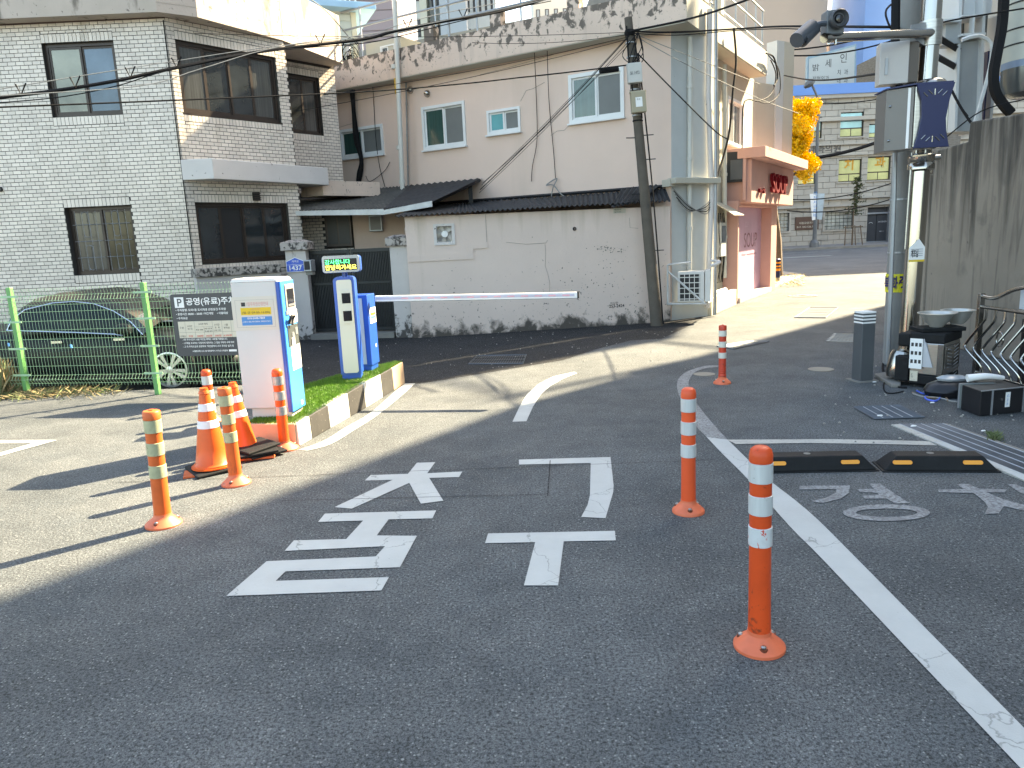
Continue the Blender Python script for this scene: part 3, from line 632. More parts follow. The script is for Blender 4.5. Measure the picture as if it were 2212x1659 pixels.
# ================================================================== FRONT YARD WALL, GATE
gf = Fr((-3.65, 13.42), (-1.75, 13.12))
yw = thing('yard_wall', 'low stained concrete wall with cap under the ground floor window', 'wall', (-4.7, 12.9, 0))
fy = Fr((-5.05, 12.2), (-3.93, 13.05))
MB().box(fy, 0, fy.L, -.18, 0, -.1, 1.22).build('wall', m_pillar, yw); MB().box(fy, -.02, fy.L, -.22, .05, 1.221, 1.36).build('coping', mat('mouldy_coping', (.33, .30, .27), .9, var=.1, masks=[(14, WHITE1, 0, 0, 1, .47, .56, (.03, .028, .025), .95)]), yw, bevel=.01)
def pillar(xa, xb, ya, zt, lab, capm):
    c = ((xa + xb) / 2, ya); t = thing('gate_pillar', lab, 'gate pillar', (c[0], c[1], 0), group='gate pillars')
    MB().b3(xa, xb, ya - .17, ya + .17, 0, zt - .16).build('shaft', m_pillar, t, bevel=.008)
    MB().b3(xa - .06, xb + .06, ya - .24, ya + .24, zt - .158, zt - .02).build('cap', capm, t, bevel=.015)
    MB().loft([(xa - .06, ya - .24, zt - .02), (xb + .06, ya - .24, zt - .02), (xb + .06, ya + .24, zt - .02), (xa - .06, ya + .24, zt - .02)], [(xa + .08, ya - .05, zt + .03), (xb - .08, ya - .05, zt + .03), (xb - .08, ya + .05, zt + .03), (xa + .08, ya + .05, zt + .03)]).build('cap_top', capm, t)
capm = mat('mouldy_cap', (.38, .34, .31), .9, var=.1, masks=[(13, WHITE1, 0, 0, 1, .48, .58, (.035, .03, .028), .95)])
pillar(-3.86, -3.50, 13.35, 1.74, 'stained gate pillar behind the blue address plate', capm)
pillar(-1.98, -1.67, 13.02, 1.74, 'stained gate pillar at the left end of the pale pink wall', capm)
gate = thing('steel_gate', 'black double steel gate with close vertical ribs between two pillars', 'gate', (-2.75, 13.3, 0))
gA, gB = (-3.50, 13.38), (-1.98, 13.14)
fg = Fr(gA, gB)
for s in (0, 1):
    u0 = s * fg.L / 2 + .01; u1 = (s + 1) * fg.L / 2 - .01
    lf = MB()
    for q in ((u0, u1, .12, .18), (u0, u1, 1.50, 1.56), (u0, u1, .95, .99), (u0, u0 + .05, .18, 1.50), (u1 - .05, u1, .18, 1.50)): lf.box(fg, q[0], q[1], -.02, .02, q[2], q[3])
    L_ = lf.build('gate_leaf', m_gate, gate)
    MB().box(fg, u0 + .05, u1 - .05, -.012, -.008, .18, 1.5).build('back_sheet', m_dark, L_)
    rb = MB().box(fg, 0, .014, -.007, .012, .185, .945).mesh('rib'); ru = MB().box(fg, 0, .014, -.007, .012, .995, 1.495).mesh('rib')
    for me in (rb, ru): me.materials.append(m_gate)
    n = 22
    for k in range(n):
        u = u0 + .06 + (u1 - u0 - .13) * k / (n - 1)
        for me in (rb, ru):
            o = bpy.data.objects.new('rib', me); COL.objects.link(o); o.parent = L_; d = fg.d * u; o.location = Vector((d.x, d.y, 0)) - wloc(L_)
    MB().lathe([(.02, 0), (.02, .04), (0, .04)], 10, fg.pt((fg.L / 2) + (.05 if s else -.05), .02, 1.05), Matrix.Rotation(R(90), 3, 'X')).build('handle', m_steeld, L_)
MB().box(fg, 0, fg.L, -.2, .25, 0, .10).build('threshold', m_conc, gate)
ad = thing('address_plate', 'blue house number plate reading 1437 on the gate pillar', 'sign', (-3.78, 13.16, 1.4))
fa = Fr((-4.0, 13.155), (-3.0, 13.155)); q = fa.rect([(617, 558), (657, 556), (660, 587), (621, 588)]); um = (q[0] + q[1]) / 2; q = (um - .165, um + .165, q[2], q[3])
MB().pf(fa, [(q[0], q[2]), (q[1], q[2]), (q[1], q[3] - .06), (um, q[3] + .01), (q[0], q[3] - .06)], 0, .012).build('plate_edge', m_swhite, ad)
MB().pf(fa, [(q[0] + .01, q[2] + .01), (q[1] - .01, q[2] + .01), (q[1] - .01, q[3] - .066), (um, q[3]), (q[0] + .01, q[3] - .066)], .013, .016).build('plate_face', mat('plate_blue', (.02, .09, .50), .4, var=.02), ad)
text('1437', fa, um - .11, q[2] + .03, .085, m_swhite, ad, w=.017, width=.22, weight=.02); text('계백로', fa, um - .06, q[3] - .082, .042, m_swhite, ad, w=.017)
text('Gyebaek-ro', fa, um - .06, q[2] + .13, .015, m_swhite, ad, w=.017)
MB().box(fa, q[0] + .01, q[1] - .01, .0165, .018, q[2] + .125, q[2] + .129).build('rule', m_swhite, ad)
ib = thing('pillar_lamp_box', 'small grey box with dark front fixed to the gate pillar', 'box', (-3.4, 13.1, 1.3))
fb = Fr((-3.52, 13.16), (-3.30, 13.10)); q = fb.rect([(664, 560), (682, 562), (682, 592), (668, 594)])
MB().box(fb, q[0], q[1], 0, .16, q[2] + .06, q[3]).build('housing', m_galv, ib, bevel=.01); MB().box(fb, q[0] + .02, q[1] - .02, .161, .165, q[2] + .09, q[3] - .02).build('front', m_dark, ib)
MB().box(fb, q[0] + .01, q[1] - .01, .02, .12, q[2], q[2] + .058).build('bracket', m_conc, ib)

# ================================================================== PINK BUILDING
PA = Vector((3.32, 13.4)); PU_ = Vector((-.849, .528)); PL = 9.4
fp = Fr(PA + PU_ * PL, PA)          # left -> right as seen
def pr(zf, pts): return fp.rect([zf(*p) for p in pts])
z3 = zoom(1200, 0, 3.16)
pw1 = pr(zb, [(545, 1200), (945, 1143), (968, 1420), (575, 1470)]); pw2 = pr(zb, [(1305, 990), (1700, 928), (1725, 1340), (1330, 1390)])
pw3 = pr(z3, [(55, 878), (318, 838), (325, 1035), (65, 1072)]); pw4 = pr(z3, [(700, 585), (1138, 535), (1145, 920), (710, 983)])
pink = thing('pink_building', 'two storey pink plastered building with white windows and a flat roof', 'building', (0, 16, 0))
uR = fp.uz(1450, 300)[0]
wall(pink, fp, 0, 5.02, [pw1, pw2, pw3, pw4], m_pink, u1=uR)
window(pink, fp, pw1, 2, m_white, [m_glassg, m_screen], w=-.0, fw=.06, frame_proud=.03); window(pink, fp, pw2, 2, m_white, [m_glassg, m_screen], w=-.0, fw=.06, frame_proud=.03)
window(pink, fp, pw3, 2, m_white, [m_glasst, m_screen], w=-.0, fw=.05, frame_proud=.03); window(pink, fp, pw4, 2, m_white, [m_glassg, m_screen], w=-.0, fw=.065, frame_proud=.03)
R0 = Vector(fp.pt(uR, 0, 0)[:2]); R1 = Vector((3.78, 14.06)); fc = Fr(R0, R1)
wall(pink, fc, 0, 5.02, [], m_greyp, name='corner_wall')
P0 = G(1483, 45, 5.0); P1 = G(1656, 163, 5.0); Pl = Vector((P0.x, P0.y)) + Vector((-.849, .528)) * 9.6
fpar = Fr(Pl, P0); fsd = Fr(P0, P1)
MB().box(fpar, 0, fpar.L, -.18, 0, 5.0, 5.56).build('parapet', m_pinkp, pink)
MB().box(fsd, .0, fsd.L, -.18, 0.003, 5.0, 5.50).build('parapet', m_cream, pink)
rp = [fpar.pt(0, -.18, 0), fpar.pt(fpar.L - .18, -.18, 0), fsd.pt(.18, -.18, 0), fsd.pt(fsd.L - .01, -.18, 0), (P1.x - 5, P1.y + 2.5, 0), (Pl.x + 1, Pl.y + 4, 0)]
MB().prism(rp, 5.023, 5.16).build('roof_slab', m_cream, pink)
MB().prism([fpar.pt(0, -.181, 0), fpar.pt(0, -.01, 0), fpar.pt(fpar.L - .01, -.01, 0), fsd.pt(fsd.L - .01, -.01, 0), fsd.pt(fsd.L - .01, -.8, 0), fsd.pt(.5, -.8, 0)], 4.985, 4.999).build('soffit', m_cream, pink)
# recessed side wall with window, pillar, end wing
S0 = Vector(G(1548, 125, 4.98)[:2]); S1 = Vector(G(1636, 180, 4.98)[:2]); fs2 = Fr(S0, S1)
z5b = zoom(1640, 0, 3.95)
sw = fs2.rect([z5b(705, 955), z5b(865, 1015), z5b(855, 1465), z5b(705, 1425)])
_us = (Vector(G(1592, 656)[:2]) - S0).dot(fs2.d) - .15
wall(pink, fs2, 0, 2.3, [], m_cream, name='side_wall', u0=-.6, u1=_us); wall(pink, fs2, 2.3, 5.02, [sw], m_cream, name='side_wall', u0=-.6)
window(pink, fs2, sw, 2, m_white, [m_screen, m_glassc], w=-.02, fw=.06, frame_proud=.04)
fr_ = Fr(R1, R1 + (S0 - R1)); MB().box(Fr(R1, (R1.x + .22, R1.y + .35)), 0, .41, -.16, 0, 0, 5.02).build('corner_pillar', m_cream, pink)
fw_ = Fr(S1, G(1688, 110, 5.1)); 
C2a = G(1676, 86, 5.7); C2b = G(1706, 108, 5.7)
yE = 19.0
ce = [at(1672, 330, yE), at(1708, 330, yE + .35)]
fe = Fr(S1, (ce[0].x, ce[0].y))
MB().box(fe, 0, fe.L - .01, -.2, 0, 2.35, 5.0).build('wing_wall', m_cream, pink)
fe2 = Fr((ce[0].x, ce[0].y - .05), (ce[1].x, ce[1].y - .05)); ztop = zat((ce[0].x, ce[0].y), 88)
MB().box(fe2, 0, fe2.L * .42, -.3, 0, 3.38, ztop).build('end_column', m_greyp, pink); MB().box(fe2, fe2.L * .42 + .002, fe2.L, -.3, .002, 3.38, ztop).build('end_column', m_cream, pink)

# ledge between storeys at the chamfer
lz = fc.uz(1490, 392)[1]
MB().box(fc, -.10, fc.L + .10, -.0, .22, lz - .05, lz + .05).build('ledge', m_cream, pink, bevel=.01)
MB().box(fc, -.13, 0.0, -.1, .10, lz - .09, lz + .03).build('ledge_end', m_cream, pink)
# drain pipes
def pipe(pts, r, lab, m=m_band, root=None, name='drain_pipe'):
    t = root
    o = MB().tube(pts, r, 10).build(name, m, t, smooth=True, fix=False)
    return o
def vpipe(f, px, pyt, pyb, w, r, root, m=m_band, zt=None, zb_=None):
    a = f.uz(px[0], pyt, w) if zt is None else (f.uz(px[0], pyt, w)[0], zt); c = f.uz(px[1], pyb, w)
    o = pipe([f.pt(a[0], w, a[1]), f.pt(c[0], w, c[1] if zb_ is None else zb_)], r, '', m, root)
    for k in (.2, .5, .8):
        z = a[1] + (c[1] - a[1]) * k; u = a[0] + (c[0] - a[0]) * k; MB().lathe([(r * 1.25, -.03), (r * 1.25, .03)], 10, f.pt(u, w, z)).build('pipe_collar', m, o, fix=False)
    return o
vpipe(fc, (1491, 1489), 80, 590, .07, .045, pink, mat('pale_pipe', (.56, .55, .50), .5, var=.06))
vpipe(fs2, (1565, 1565), 140, 600, .08, .05, pink, mat('pale_pipe', (.56, .55, .50), .5))
o = fp.uz(853, 10, .45), fp.uz(869.5, 411, .45)
dp = pipe([fp.pt(o[0][0], .45, 6.6), fp.pt(o[0][0], .45, o[0][1]), fp.pt(o[1][0], .45, o[1][1])], .05, '', mat('pale_pipe', (.56, .55, .50), .5), pink)
for z in (2.9, 3.6, 5.2): MB().lathe([(.062, -.04), (.062, .04)], 10, fp.pt(o[1][0], .45, z)).build('pipe_collar', mat('pale_pipe', (.56, .55, .50), .5), dp, fix=False)
MB().lathe([(.058, -.28), (.058, .02)], 8, fp.pt(o[1][0] + .035, .43, 4.95)).build('yellow_tape', mat('ochre_tape', (.5, .3, .03), .6), dp, fix=False)
vpipe(fp, (877, 882), 178, 405, .05, .018, pink, m_cableg)
pc = [(1533, 20), (1530, 200), (1537, 420), (1532, 560), (1528, 665)]
MB().tube([V(x, y, R1 + Vector((0, -.12)), R1 + Vector((1, -.12))) for x, y in pc], .05, 8).build('drain_pipe', m_band, pink, smooth=True, fix=False)
MB().tube([V(x + 12, y, R1 + Vector((0, -.10)), R1 + Vector((1, -.10))) for x, y in [(1534, -10), (1534, 250), (1532, 680)]], .035, 8).build('drain_pipe', m_galv, pink, smooth=True, fix=False)
# exhaust vents
for px, py in ((1205, 832), (1358, 865)):
    q = fp.uz(*zb(px, py), .0); MB().lathe([(.075, 0), (.075, .02), (.055, .05), (.05, .10), (.02, .12)], 14, fp.pt(q[0], 0, q[1]), Matrix.Rotation(R(90), 3, 'X')).build('exhaust_vent', m_steel, pink, smooth=True)
# parapet posts + rails
stubs = []
for (zf, a, c_, y0, y1) in ((zb, 1335, 1472, 250, 440), (zb, 1940, 2078, 105, 300), (z3, 690, 818, -60, 150)):
    u0 = fpar.uz(*zf(a, y1), -.03)[0]; u1 = fpar.uz(*zf(c_, y1), -.03)[0]; u1 = u0 + .24; zt = fpar.uz(*zf(a, y0), -.03)[1]
    MB().box(fpar, u0, u1, -.22, -.012, 5.562, zt).build('parapet_post', m_pinkp, pink, bevel=.015); stubs.append((u0, u1, zt))
rail = thing('roof_railing', 'thin white steel railing above the parapet of the pink building', 'railing', (0, 16, 5.6))
for z in (5.95, 6.25, 6.62): MB().tube([fpar.pt(1.2, -.28, z), fpar.pt(fpar.L - .2, -.28, z)], .022, 6).build('rail', m_galv, rail, fix=False)
for k in range(9): MB().tube([fpar.pt(1.3 + k * 1.0, -.28, 5.56), fpar.pt(1.3 + k * 1.0, -.28, 6.65)], .02, 6).build('rail_post', m_galv, rail, fix=False)
r2 = thing('side_railing', 'steel railing on the sunlit side parapet above the shop', 'railing', (5, 16, 5.5))
def sdz(x, y): return fsd.uz(*z5b(x, y), -.09)
zr = sdz(1175, 225)[1]
for z in (zr, zr - .35, zr - .7): MB().tube([fsd.pt(1.6, -.09, z), fsd.pt(fsd.L - .05, -.09, z)], .02, 6).build('rail', m_galv, r2, fix=False)
for u in (1.7, 2.5, 3.3, 4.1, 4.9, fsd.L - .1): MB().tube([fsd.pt(u, -.09, 5.5), fsd.pt(u, -.09, zr)], .02, 6).build('rail_post', m_galv, r2, fix=False)
MB().box(fsd, .05, 1.2, -.19, .01, 5.505, 6.3).build('parapet_raised', m_cream, pink, bevel=.02)
MB().box(fsd, 1.9, 2.15, -.19, .01, 5.505, 6.4).build('parapet_post', m_cream, pink, bevel=.02)
# stair house on the roof with dark window
q0 = fpar.uz(*zb(800, 560), -.5); q1 = fpar.uz(*zb(1060, 400), -.5)
MB().box(fpar, q0[0], q1[0] + .15, -1.8, -.5, 5.16, q1[1] + .12).build('stair_house', m_cream, pink)
window(pink, Fr(fpar.pt(q0[0], -.5, 0), fpar.pt(q1[0] + .15, -.5, 0)), (.42, 1.0 if q1[0] - q0[0] > .9 else q1[0] - q0[0], 5.3, q1[1] + .0), 2, m_white, [m_glass], w=.02, fw=.03, sill=False, sash=.02)

rc_ = thing('added_shade_canopy', 'flat sheet canopy on thin posts above the pink building roof', 'canopy', (1, 16.5, 5.2))  # unseen canopy, added to shade the side wall of the tiled house
cpz = [(-1.15, 15.95), (1.5, 14.5), (3.6, 17.6), (-.1, 19.6)]
MB().prism(cpz, 7.5, 7.56).build('roof_sheet', m_galv, rc_)
for x, y in ((-.95, 16.1), (1.5, 14.75), (3.3, 17.5), (0, 19.3)): MB().tube([(x, y, 5.16), (x, y, 7.5)], .03, 8).build('post', m_galv, rc_, fix=False)
# ------------------------------------------------------------------ annex (pale pink lower wall)
L0, L1 = Vector((-1.67, 12.73)), Vector((2.93, 13.4)); fl = Fr(L0, L1)
annex = thing('pink_annex', 'single storey pale pink wall with grimy base and corrugated roof', 'building', (.6, 13, 0))
z7c = zoom(740, 400, 3.4558)
fan_o = fl.rect([z7c(1210, 575), z7c(1343, 568), z7c(1348, 705), z7c(1218, 712)])
wall(annex, fl, 0, 2.05, [fan_o], m_pinkw, back=.2, depth=.12)
MB().box(fl, fl.L - .2, fl.L - .003, -.9, -.203, 0, 2.12).build('end_wall', m_pinkw, annex); MB().box(fl, .003, .15, -3.5, -.203, 0, 1.9).build('end_wall', m_pink, annex)
a, c, e, g_ = fan_o
fw1 = MB()
for q in ((a - .05, c + .05, e - .05, e), (a - .05, c + .05, g_, g_ + .04), (a - .05, a, e, g_), (c, c + .05, e, g_)): fw1.box(fl, q[0], q[1], 0.001, .02, q[2], q[3])
fan = fw1.build('fan_surround', m_band, annex)
MB().box(fl, a, c, -.115, -.11, e, g_).build('fan_box_back', m_dark, fan)
cc = fl.pt((a + c) / 2 + .01, -.06, (e + g_) / 2); rx = Matrix.Rotation(math.atan2(fl.d.y, fl.d.x), 3, 'Z') @ Matrix.Rotation(R(90), 3, 'X')
MB().lathe([(.175, -.02), (.175, .04), (.16, .04), (.16, -.02)], 26, cc, rx).build('fan_ring', m_kwhite, fan, fix=True)
MB().lathe([(.055, .0), (.055, .05), (.0, .055)], 16, cc, rx).build('fan_hub', m_swhite, fan)
for k in range(5):
    an = 2 * math.pi * k / 5 + .4; r_ = lambda rr, aa, dz: Vector(cc) + rx @ Vector((rr * math.cos(aa), rr * math.sin(aa), dz))
    MB().poly([r_(.05, an, .03), r_(.155, an + .05, .035), r_(.155, an + .75, .0), r_(.05, an + .75, .01)]).build('fan_blade', mat('fan_blade_grey', (.42, .40, .36), .5), fan, fix=False)
# stepped plaster band
ln = [(975, 825), (1480, 805), (1478, 718), (1652, 710)]; ln2 = [(975, 883), (1535, 853), (1530, 768), (1653, 760)]
q1_ = [fl.uz(*z7c(*p)) for p in ln]; q2_ = [fl.uz(*z7c(*p)) for p in ln2]
z_a, z_b, z_c, z_d = q1_[0][1], q1_[2][1] + .005, q2_[0][1], q2_[2][1]
band = [(.02, z_c), (q2_[1][0], z_c), (q2_[1][0], z_d), (q1_[3][0], z_d), (q1_[3][0], z_b), (q1_[2][0], z_b), (q1_[2][0], z_a), (.02, z_a)]
MB().pf(fl, band, .001, .016).build('plaster_band', m_pinkw, annex)
u = fl.uz(*z7c(1640, 560))[0]; MB().box(fl, u, u + .006, .0005, .004, z_b, 2.04).build('wall_joint', m_conc, annex)
q = fl.uz(*z6(875, 448)); MB().lathe([(.035, 0), (.03, .02), (.02, .02), (.02, 0)], 12, fl.pt(q[0], .0, q[1]), rx).build('pipe_hole', m_dark, annex)
q = fl.uz(*z6(1100, 962)); text('253-2424', fl, q[0], q[1], .055, m_dprint, annex, w=.001, weight=.02); q = fl.uz(*z6(1108, 942)); text('이상환', fl, q[0], q[1], .05, m_dprint, annex, w=.001)
q = fl.uz(*z6(1128, 348)); MB().box(fl, q[0], q[0] + .22, .001, .004, q[1], q[1] + .09).build('wall_plaque', mat('faded_plaque', (.45, .43, .36), .8), annex)
text('마산슈퍼', fl, q[0] + .02, q[1] + .05, .03, m_dprint, annex, w=.005); text('☎ 531-0202', fl, q[0] + .02, q[1] + .012, .022, m_dprint, annex, w=.005)
def crack(f, pts, zf, root, r_=.0028):
    MB().tube([Vector(V(*zf(*p), f.A + f.n * .003, f.B + f.n * .003)) for p in pts], r_, 3).build('wall_crack', m_conc, root, fix=False)
crack(fl, [(683, 548), (688, 600), (684, 690), (700, 735), (714, 800), (712, 872)], z6, annex); crack(fl, [(430, 535), (560, 548), (690, 540), (700, 522)], z6, annex); crack(fl, [(1232, 375), (1236, 440), (1290, 445)], z6, annex)
crack(fp, [(320, 800), (365, 715), (420, 700), (510, 650)], z3, pink, .004); crack(fp, [(710, 985), (665, 1030), (610, 1035), (560, 1070)], z3, pink, .004); crack(fp, [(0, 590), (200, 540), (480, 460), (580, 430)], z3, pink, .004); crack(fp, [(545, 1175), (620, 1150), (700, 1130)], zb, pink, .004)
rq = random.Random(21); b = MB()
for k in range(120):
    x, y = (rq.gauss(1110, 60), rq.gauss(578, 14)) if k < 50 else (rq.uniform(780, 1200), rq.uniform(640, 880)) if k < 95 else (rq.gauss(1300, 25), rq.gauss(985, 18))
    p = Vector(V(*z6(x, y), fl.A + fl.n * .004, fl.B + fl.n * .004)); s_ = rq.uniform(.004, .016); n_ = 5
    b.poly([p + Vector((fl.d.x * s_ * math.cos(t) * rq.uniform(.5, 1.3), fl.d.y * s_ * math.cos(t), s_ * math.sin(t) * rq.uniform(.5, 1.3))) for t in [2 * math.pi * j / n_ for j in range(n_)]])
b.build('peeled_spots', m_conc, annex, kind='stuff', fix=False)
# corrugated sheets: wavy ribbons
def corrugated(name, A, B, C_, D_, m, root, pitch=.10, amp=.02):
    """A,B: eave left/right;  D_,C_: top left/right"""
    A, B, C_, D_ = map(Vector, (A, B, C_, D_)); n = int((B - A).length / pitch) * 4; nr = (B - A).cross(D_ - A).normalized(); vs = []; fs = []
    for lay in (0, 1):
        for i in range(n + 1):
            t = i / n; h = amp * math.sin(2 * math.pi * i / 4) - lay * .008; vs += [A.lerp(B, t) + nr * h, D_.lerp(C_, t) + nr * h]
    o = 2 * (n + 1)
    for i in range(n):
        fs.append((2 * i, 2 * i + 2, 2 * i + 3, 2 * i + 1)); fs.append((o + 2 * i, o + 2 * i + 1, o + 2 * i + 3, o + 2 * i + 2)); fs.append((2 * i, o + 2 * i, o + 2 * i + 2, 2 * i + 2))
    return MB().add(vs, fs).build(name, m, root, fix=False)
er = [z6(-60, 352), z6(850, 303), z6(1130, 300), z6(1500, 265)]
def onf(f, p, w): return Vector(V(*p, f.A + f.n * w, f.B + f.n * w))
lowE = [onf(fl, z7c(850, 472), .16), onf(fl, z6(400, 328), .16), onf(fl, z6(850, 303), .16), onf(fl, z6(1150, 285), .16), onf(fl, z6(1500, 268), .12)]
zu = 2.45
ue = lambda p: fp.uz(*p, .02)
top1 = Vector(fp.pt(fp.uz(1040, 433, .02)[0], .02, 2.42)); 
lw_u = [fp.uz(x, 425, .02)[0] for x in (930, 1040, 1230, 1330, 1437)]
tops = [Vector(fp.pt(u, .02, zz)) for u, zz in zip(lw_u, (2.40, 2.40, 2.38, 2.38, 2.38))]
zE = 2.10
lowE = [Vector((p.x, p.y, z)) for p, z in zip(lowE, (2.06, 2.10, 2.12, 2.13, 2.14))]
for i in range(4): corrugated('roof_sheet', lowE[i], lowE[i + 1], tops[i + 1], tops[i], m_corr, annex, .085, .018)
corrugated('broken_roof_sheet', lowE[3] + Vector((-.12, -.10, -.07)), lowE[4] + Vector((-.5, -.02, .03)), tops[4] + Vector((-.1, -.05, .06)), tops[3] + Vector((.1, -.05, .05)), m_corr, annex, .085, .018)
MB().tube([tops[0] + Vector((0, -.02, .03)), tops[4] + Vector((0, -.02, .03))], .03, 5).build('roof_flashing', m_dark, annex, fix=False)
# ------------------------------------------------------------------ canopy over the gate passage
can = thing('corrugated_canopy', 'sloping corrugated canopy with white gutter over the gate passage', 'canopy', (-2.2, 14.5, 2.3))
k0 = Vector((-4.05, 14.6, 2.28)); 
k0 = G(*z7c(30, 428), 2.15); k1 = G(*z7c(760, 418), 2.15); k2 = G(*z7c(1175, 358), 2.22)
t0 = Vector(fp.pt(fp.uz(*z7c(-150, 330), .03)[0], .03, 2.95)); t2u = fp.uz(*z7c(1608, 157), .03); t1u = fp.uz(*z7c(530, 262), .03)
k0, k1, k2 = at(*z7c(25, 432), 14.2), at(*z7c(760, 420), 13.75), at(*z7c(1178, 360), 13.5)
t0 = Vector((k0.x - .4, k0.y + 1.8, t1u[1])); t1 = Vector(fp.pt(t1u[0], .03, t1u[1])); t2 = Vector(fp.pt(*[t2u[0], .03, t2u[1]]))
tm = t1.lerp(t2, .45)
corrugated('canopy_sheet', k0, k0.lerp(k1, .5), t1.lerp(tm, .3), t0.lerp(t1, .6), m_corr2, can, .075, .015)
corrugated('canopy_sheet', k0.lerp(k1, .5), k1, tm, t1.lerp(tm, .3), m_corr2, can, .075, .015)
corrugated('canopy_sheet', k1, k2, t2, tm, m_corr, can, .075, .015)
corrugated('canopy_sheet', k0 + Vector((-.35, .3, .0)), k0, t0.lerp(t1, .6), t0, m_corr2, can, .075, .015)
gpts = [k0 + Vector((-.1, -.03, -.05)), k1 + Vector((0, -.04, -.06)), k2 + Vector((0, -.04, -.04))]
for i in range(2):
    f = Fr(gpts[i], gpts[i + 1]); za, zb2 = gpts[i].z, gpts[i + 1].z; b = MB()
    b.hexa([(gpts[i].x, gpts[i].y - .05, za - .05), (gpts[i + 1].x, gpts[i + 1].y - .05, zb2 - .05), (gpts[i + 1].x, gpts[i + 1].y + .03, zb2 - .05), (gpts[i].x, gpts[i].y + .03, za - .05), (gpts[i].x, gpts[i].y - .06, za + .03), (gpts[i + 1].x, gpts[i + 1].y - .06, zb2 + .05), (gpts[i + 1].x, gpts[i + 1].y + .03, zb2 + .05), (gpts[i].x, gpts[i].y + .03, za + .03)])
    b.build('gutter', m_gutter, can)
MB().tube([k2 + Vector((.0, .25, .0)), t2 + Vector((-.05, -.1, -.05))], .03, 4).build('rafter', m_dark, can, fix=False)
MB().b3(t2.x - .28, t2.x - .20, t2.y - .35, t2.y - .27, 1.9, 2.75).build('post', m_dark, can)
# passage behind the gate: dark rear window, meter box, bench wall
zr_ = 15.2
pg = thing('passage_window', 'dark framed window in the shaded passage behind the gate', 'window', at(735, 500, zr_))
fpg = Fr((-8, zr_), (4, zr_)); q = fpg.rect([z7c(245, 470), z7c(470, 470), z7c(490, 745), z7c(265, 748)])
W_ = MB().box(fpg, q[0], q[1], -.05, .025, q[2], q[3]).build('frame', m_frame, pg)
for k in range(2): MB().box(fpg, q[0] + .05 + k * (q[1] - q[0] - .08) / 2, q[0] + .0 + (k + 1) * (q[1] - q[0] - .04) / 2, .031, .036, q[2] + .05, q[3] - .05).build('pane', mat('dim_glass', (.012, .012, .013), .4), pg)
pb = thing('passage_wall', 'shaded tiled and plastered wall behind the steel gate', 'wall', (-2.7, 15.3, 0))
ux = fpg.uz(*z7c(490, 600))[0]
MB().box(fpg, 3.3, ux, -.3, -.052, -.1, 2.5).build('wall', m_mort, pb); MB().box(fpg, ux, 7.4, -.3, -.05, -.1, 2.25).build('wall', m_pink, pb)
tb = MB()
for r in range(40):
    for k in range(int((ux - 3.3) / PU)):
        u_ = 3.3 + k * PU + (PU / 2 if r % 2 else 0)
        if u_ + TILE_W < ux and not (u_ + TILE_W > q[0] and u_ < q[1] and r * PZ + TILE_H > q[2] and r * PZ < q[3]): tb.box(fpg, u_, u_ + TILE_W, -.052, -.044, r * PZ, r * PZ + TILE_H)
tb.build('tile_field', m_tile, pb, kind='stuff', fix=False)
mb = thing('meter_box', 'grey electricity meter box on the wall above the gate', 'meter box', at(810, 485, zr_))
qm = fpg.rect([z7c(632, 478), z7c(745, 475), z7c(755, 615), z7c(640, 620)])
MB().box(fpg, qm[0], qm[1], -.05, .10, qm[2], qm[3]).build('housing', m_galv, mb, bevel=.01); MB().box(fpg, qm[0] + .03, qm[1] - .03, .101, .106, qm[2] + .03, qm[3] - .03).build('door', mat('meter_door', (.12, .12, .12), .3), mb)
# ================================================================== SHOP
z6b = zoom(1750, 340, 3.9486)
shop = thing('pink_shop', 'pink shop front with overhanging sign box and tall lilac door', 'shop', (5.8, 17, 0))
A0 = G(1592, 656); A1 = G(1672, 627); fsh = Fr(A0, A1)
def sq(x, y, w=0): return fsh.uz(*z6b(x, y), w)
# front plane with door recess
dr = (.10, sq(690, 1540)[0], .12, sq(400, 690)[1])
zt_ = 2.2
b = MB(); b.box(fsh, 0, dr[0], -.5, 0, 0, zt_); b.box(fsh, dr[1], fsh.L + .15, -.5, 0, 0, zt_); b.box(fsh, dr[0], dr[1], -.5, 0, dr[3], zt_)
b.build('front_pier', m_shop, shop, bevel=.008)
MB().box(fsh, dr[0], dr[1], -.48, .04, 0, .12).build('door_step', mat('pale_step', (.58, .50, .45), .6), shop, bevel=.008)
dw = MB().box(fsh, dr[0] + .002, dr[1] - .002, -.28, -.25, .122, dr[3] - .002).build('door', m_lilac, shop)
q = sq(405, 1085, -.25); text('SOUP', fsh, q[0] + .25, q[1] - .05, .34, mat('dark_rose_print', (.22, .07, .10), .5), dw, w=-.249, width=1.25)
text('for woman', fsh, q[0] + .05, q[1] - .24, .06, mat('dark_rose_print', (.22, .07, .10), .5), dw, w=-.249, width=1.4)
for (x, y) in ((445, 900), (525, 1050), (470, 1330)):
    q2 = sq(x, y, -.25); text('SOUP', fsh, q2[0], q2[1], .12, mat('light_lilac_print', (.66, .50, .60), .5), dw, w=-.249, width=.3)
# left flank (faces the viewer)
Bk = V(*z6b(250, 1480), fs2.A, fs2.B)
ffl = Fr((A0.x - .85, A0.y + .25), (A0.x, A0.y)); MB().box(ffl, 0, ffl.L - .002, -.45, 0, 0, zt_).build('side_pier', m_shop, shop, bevel=.008)
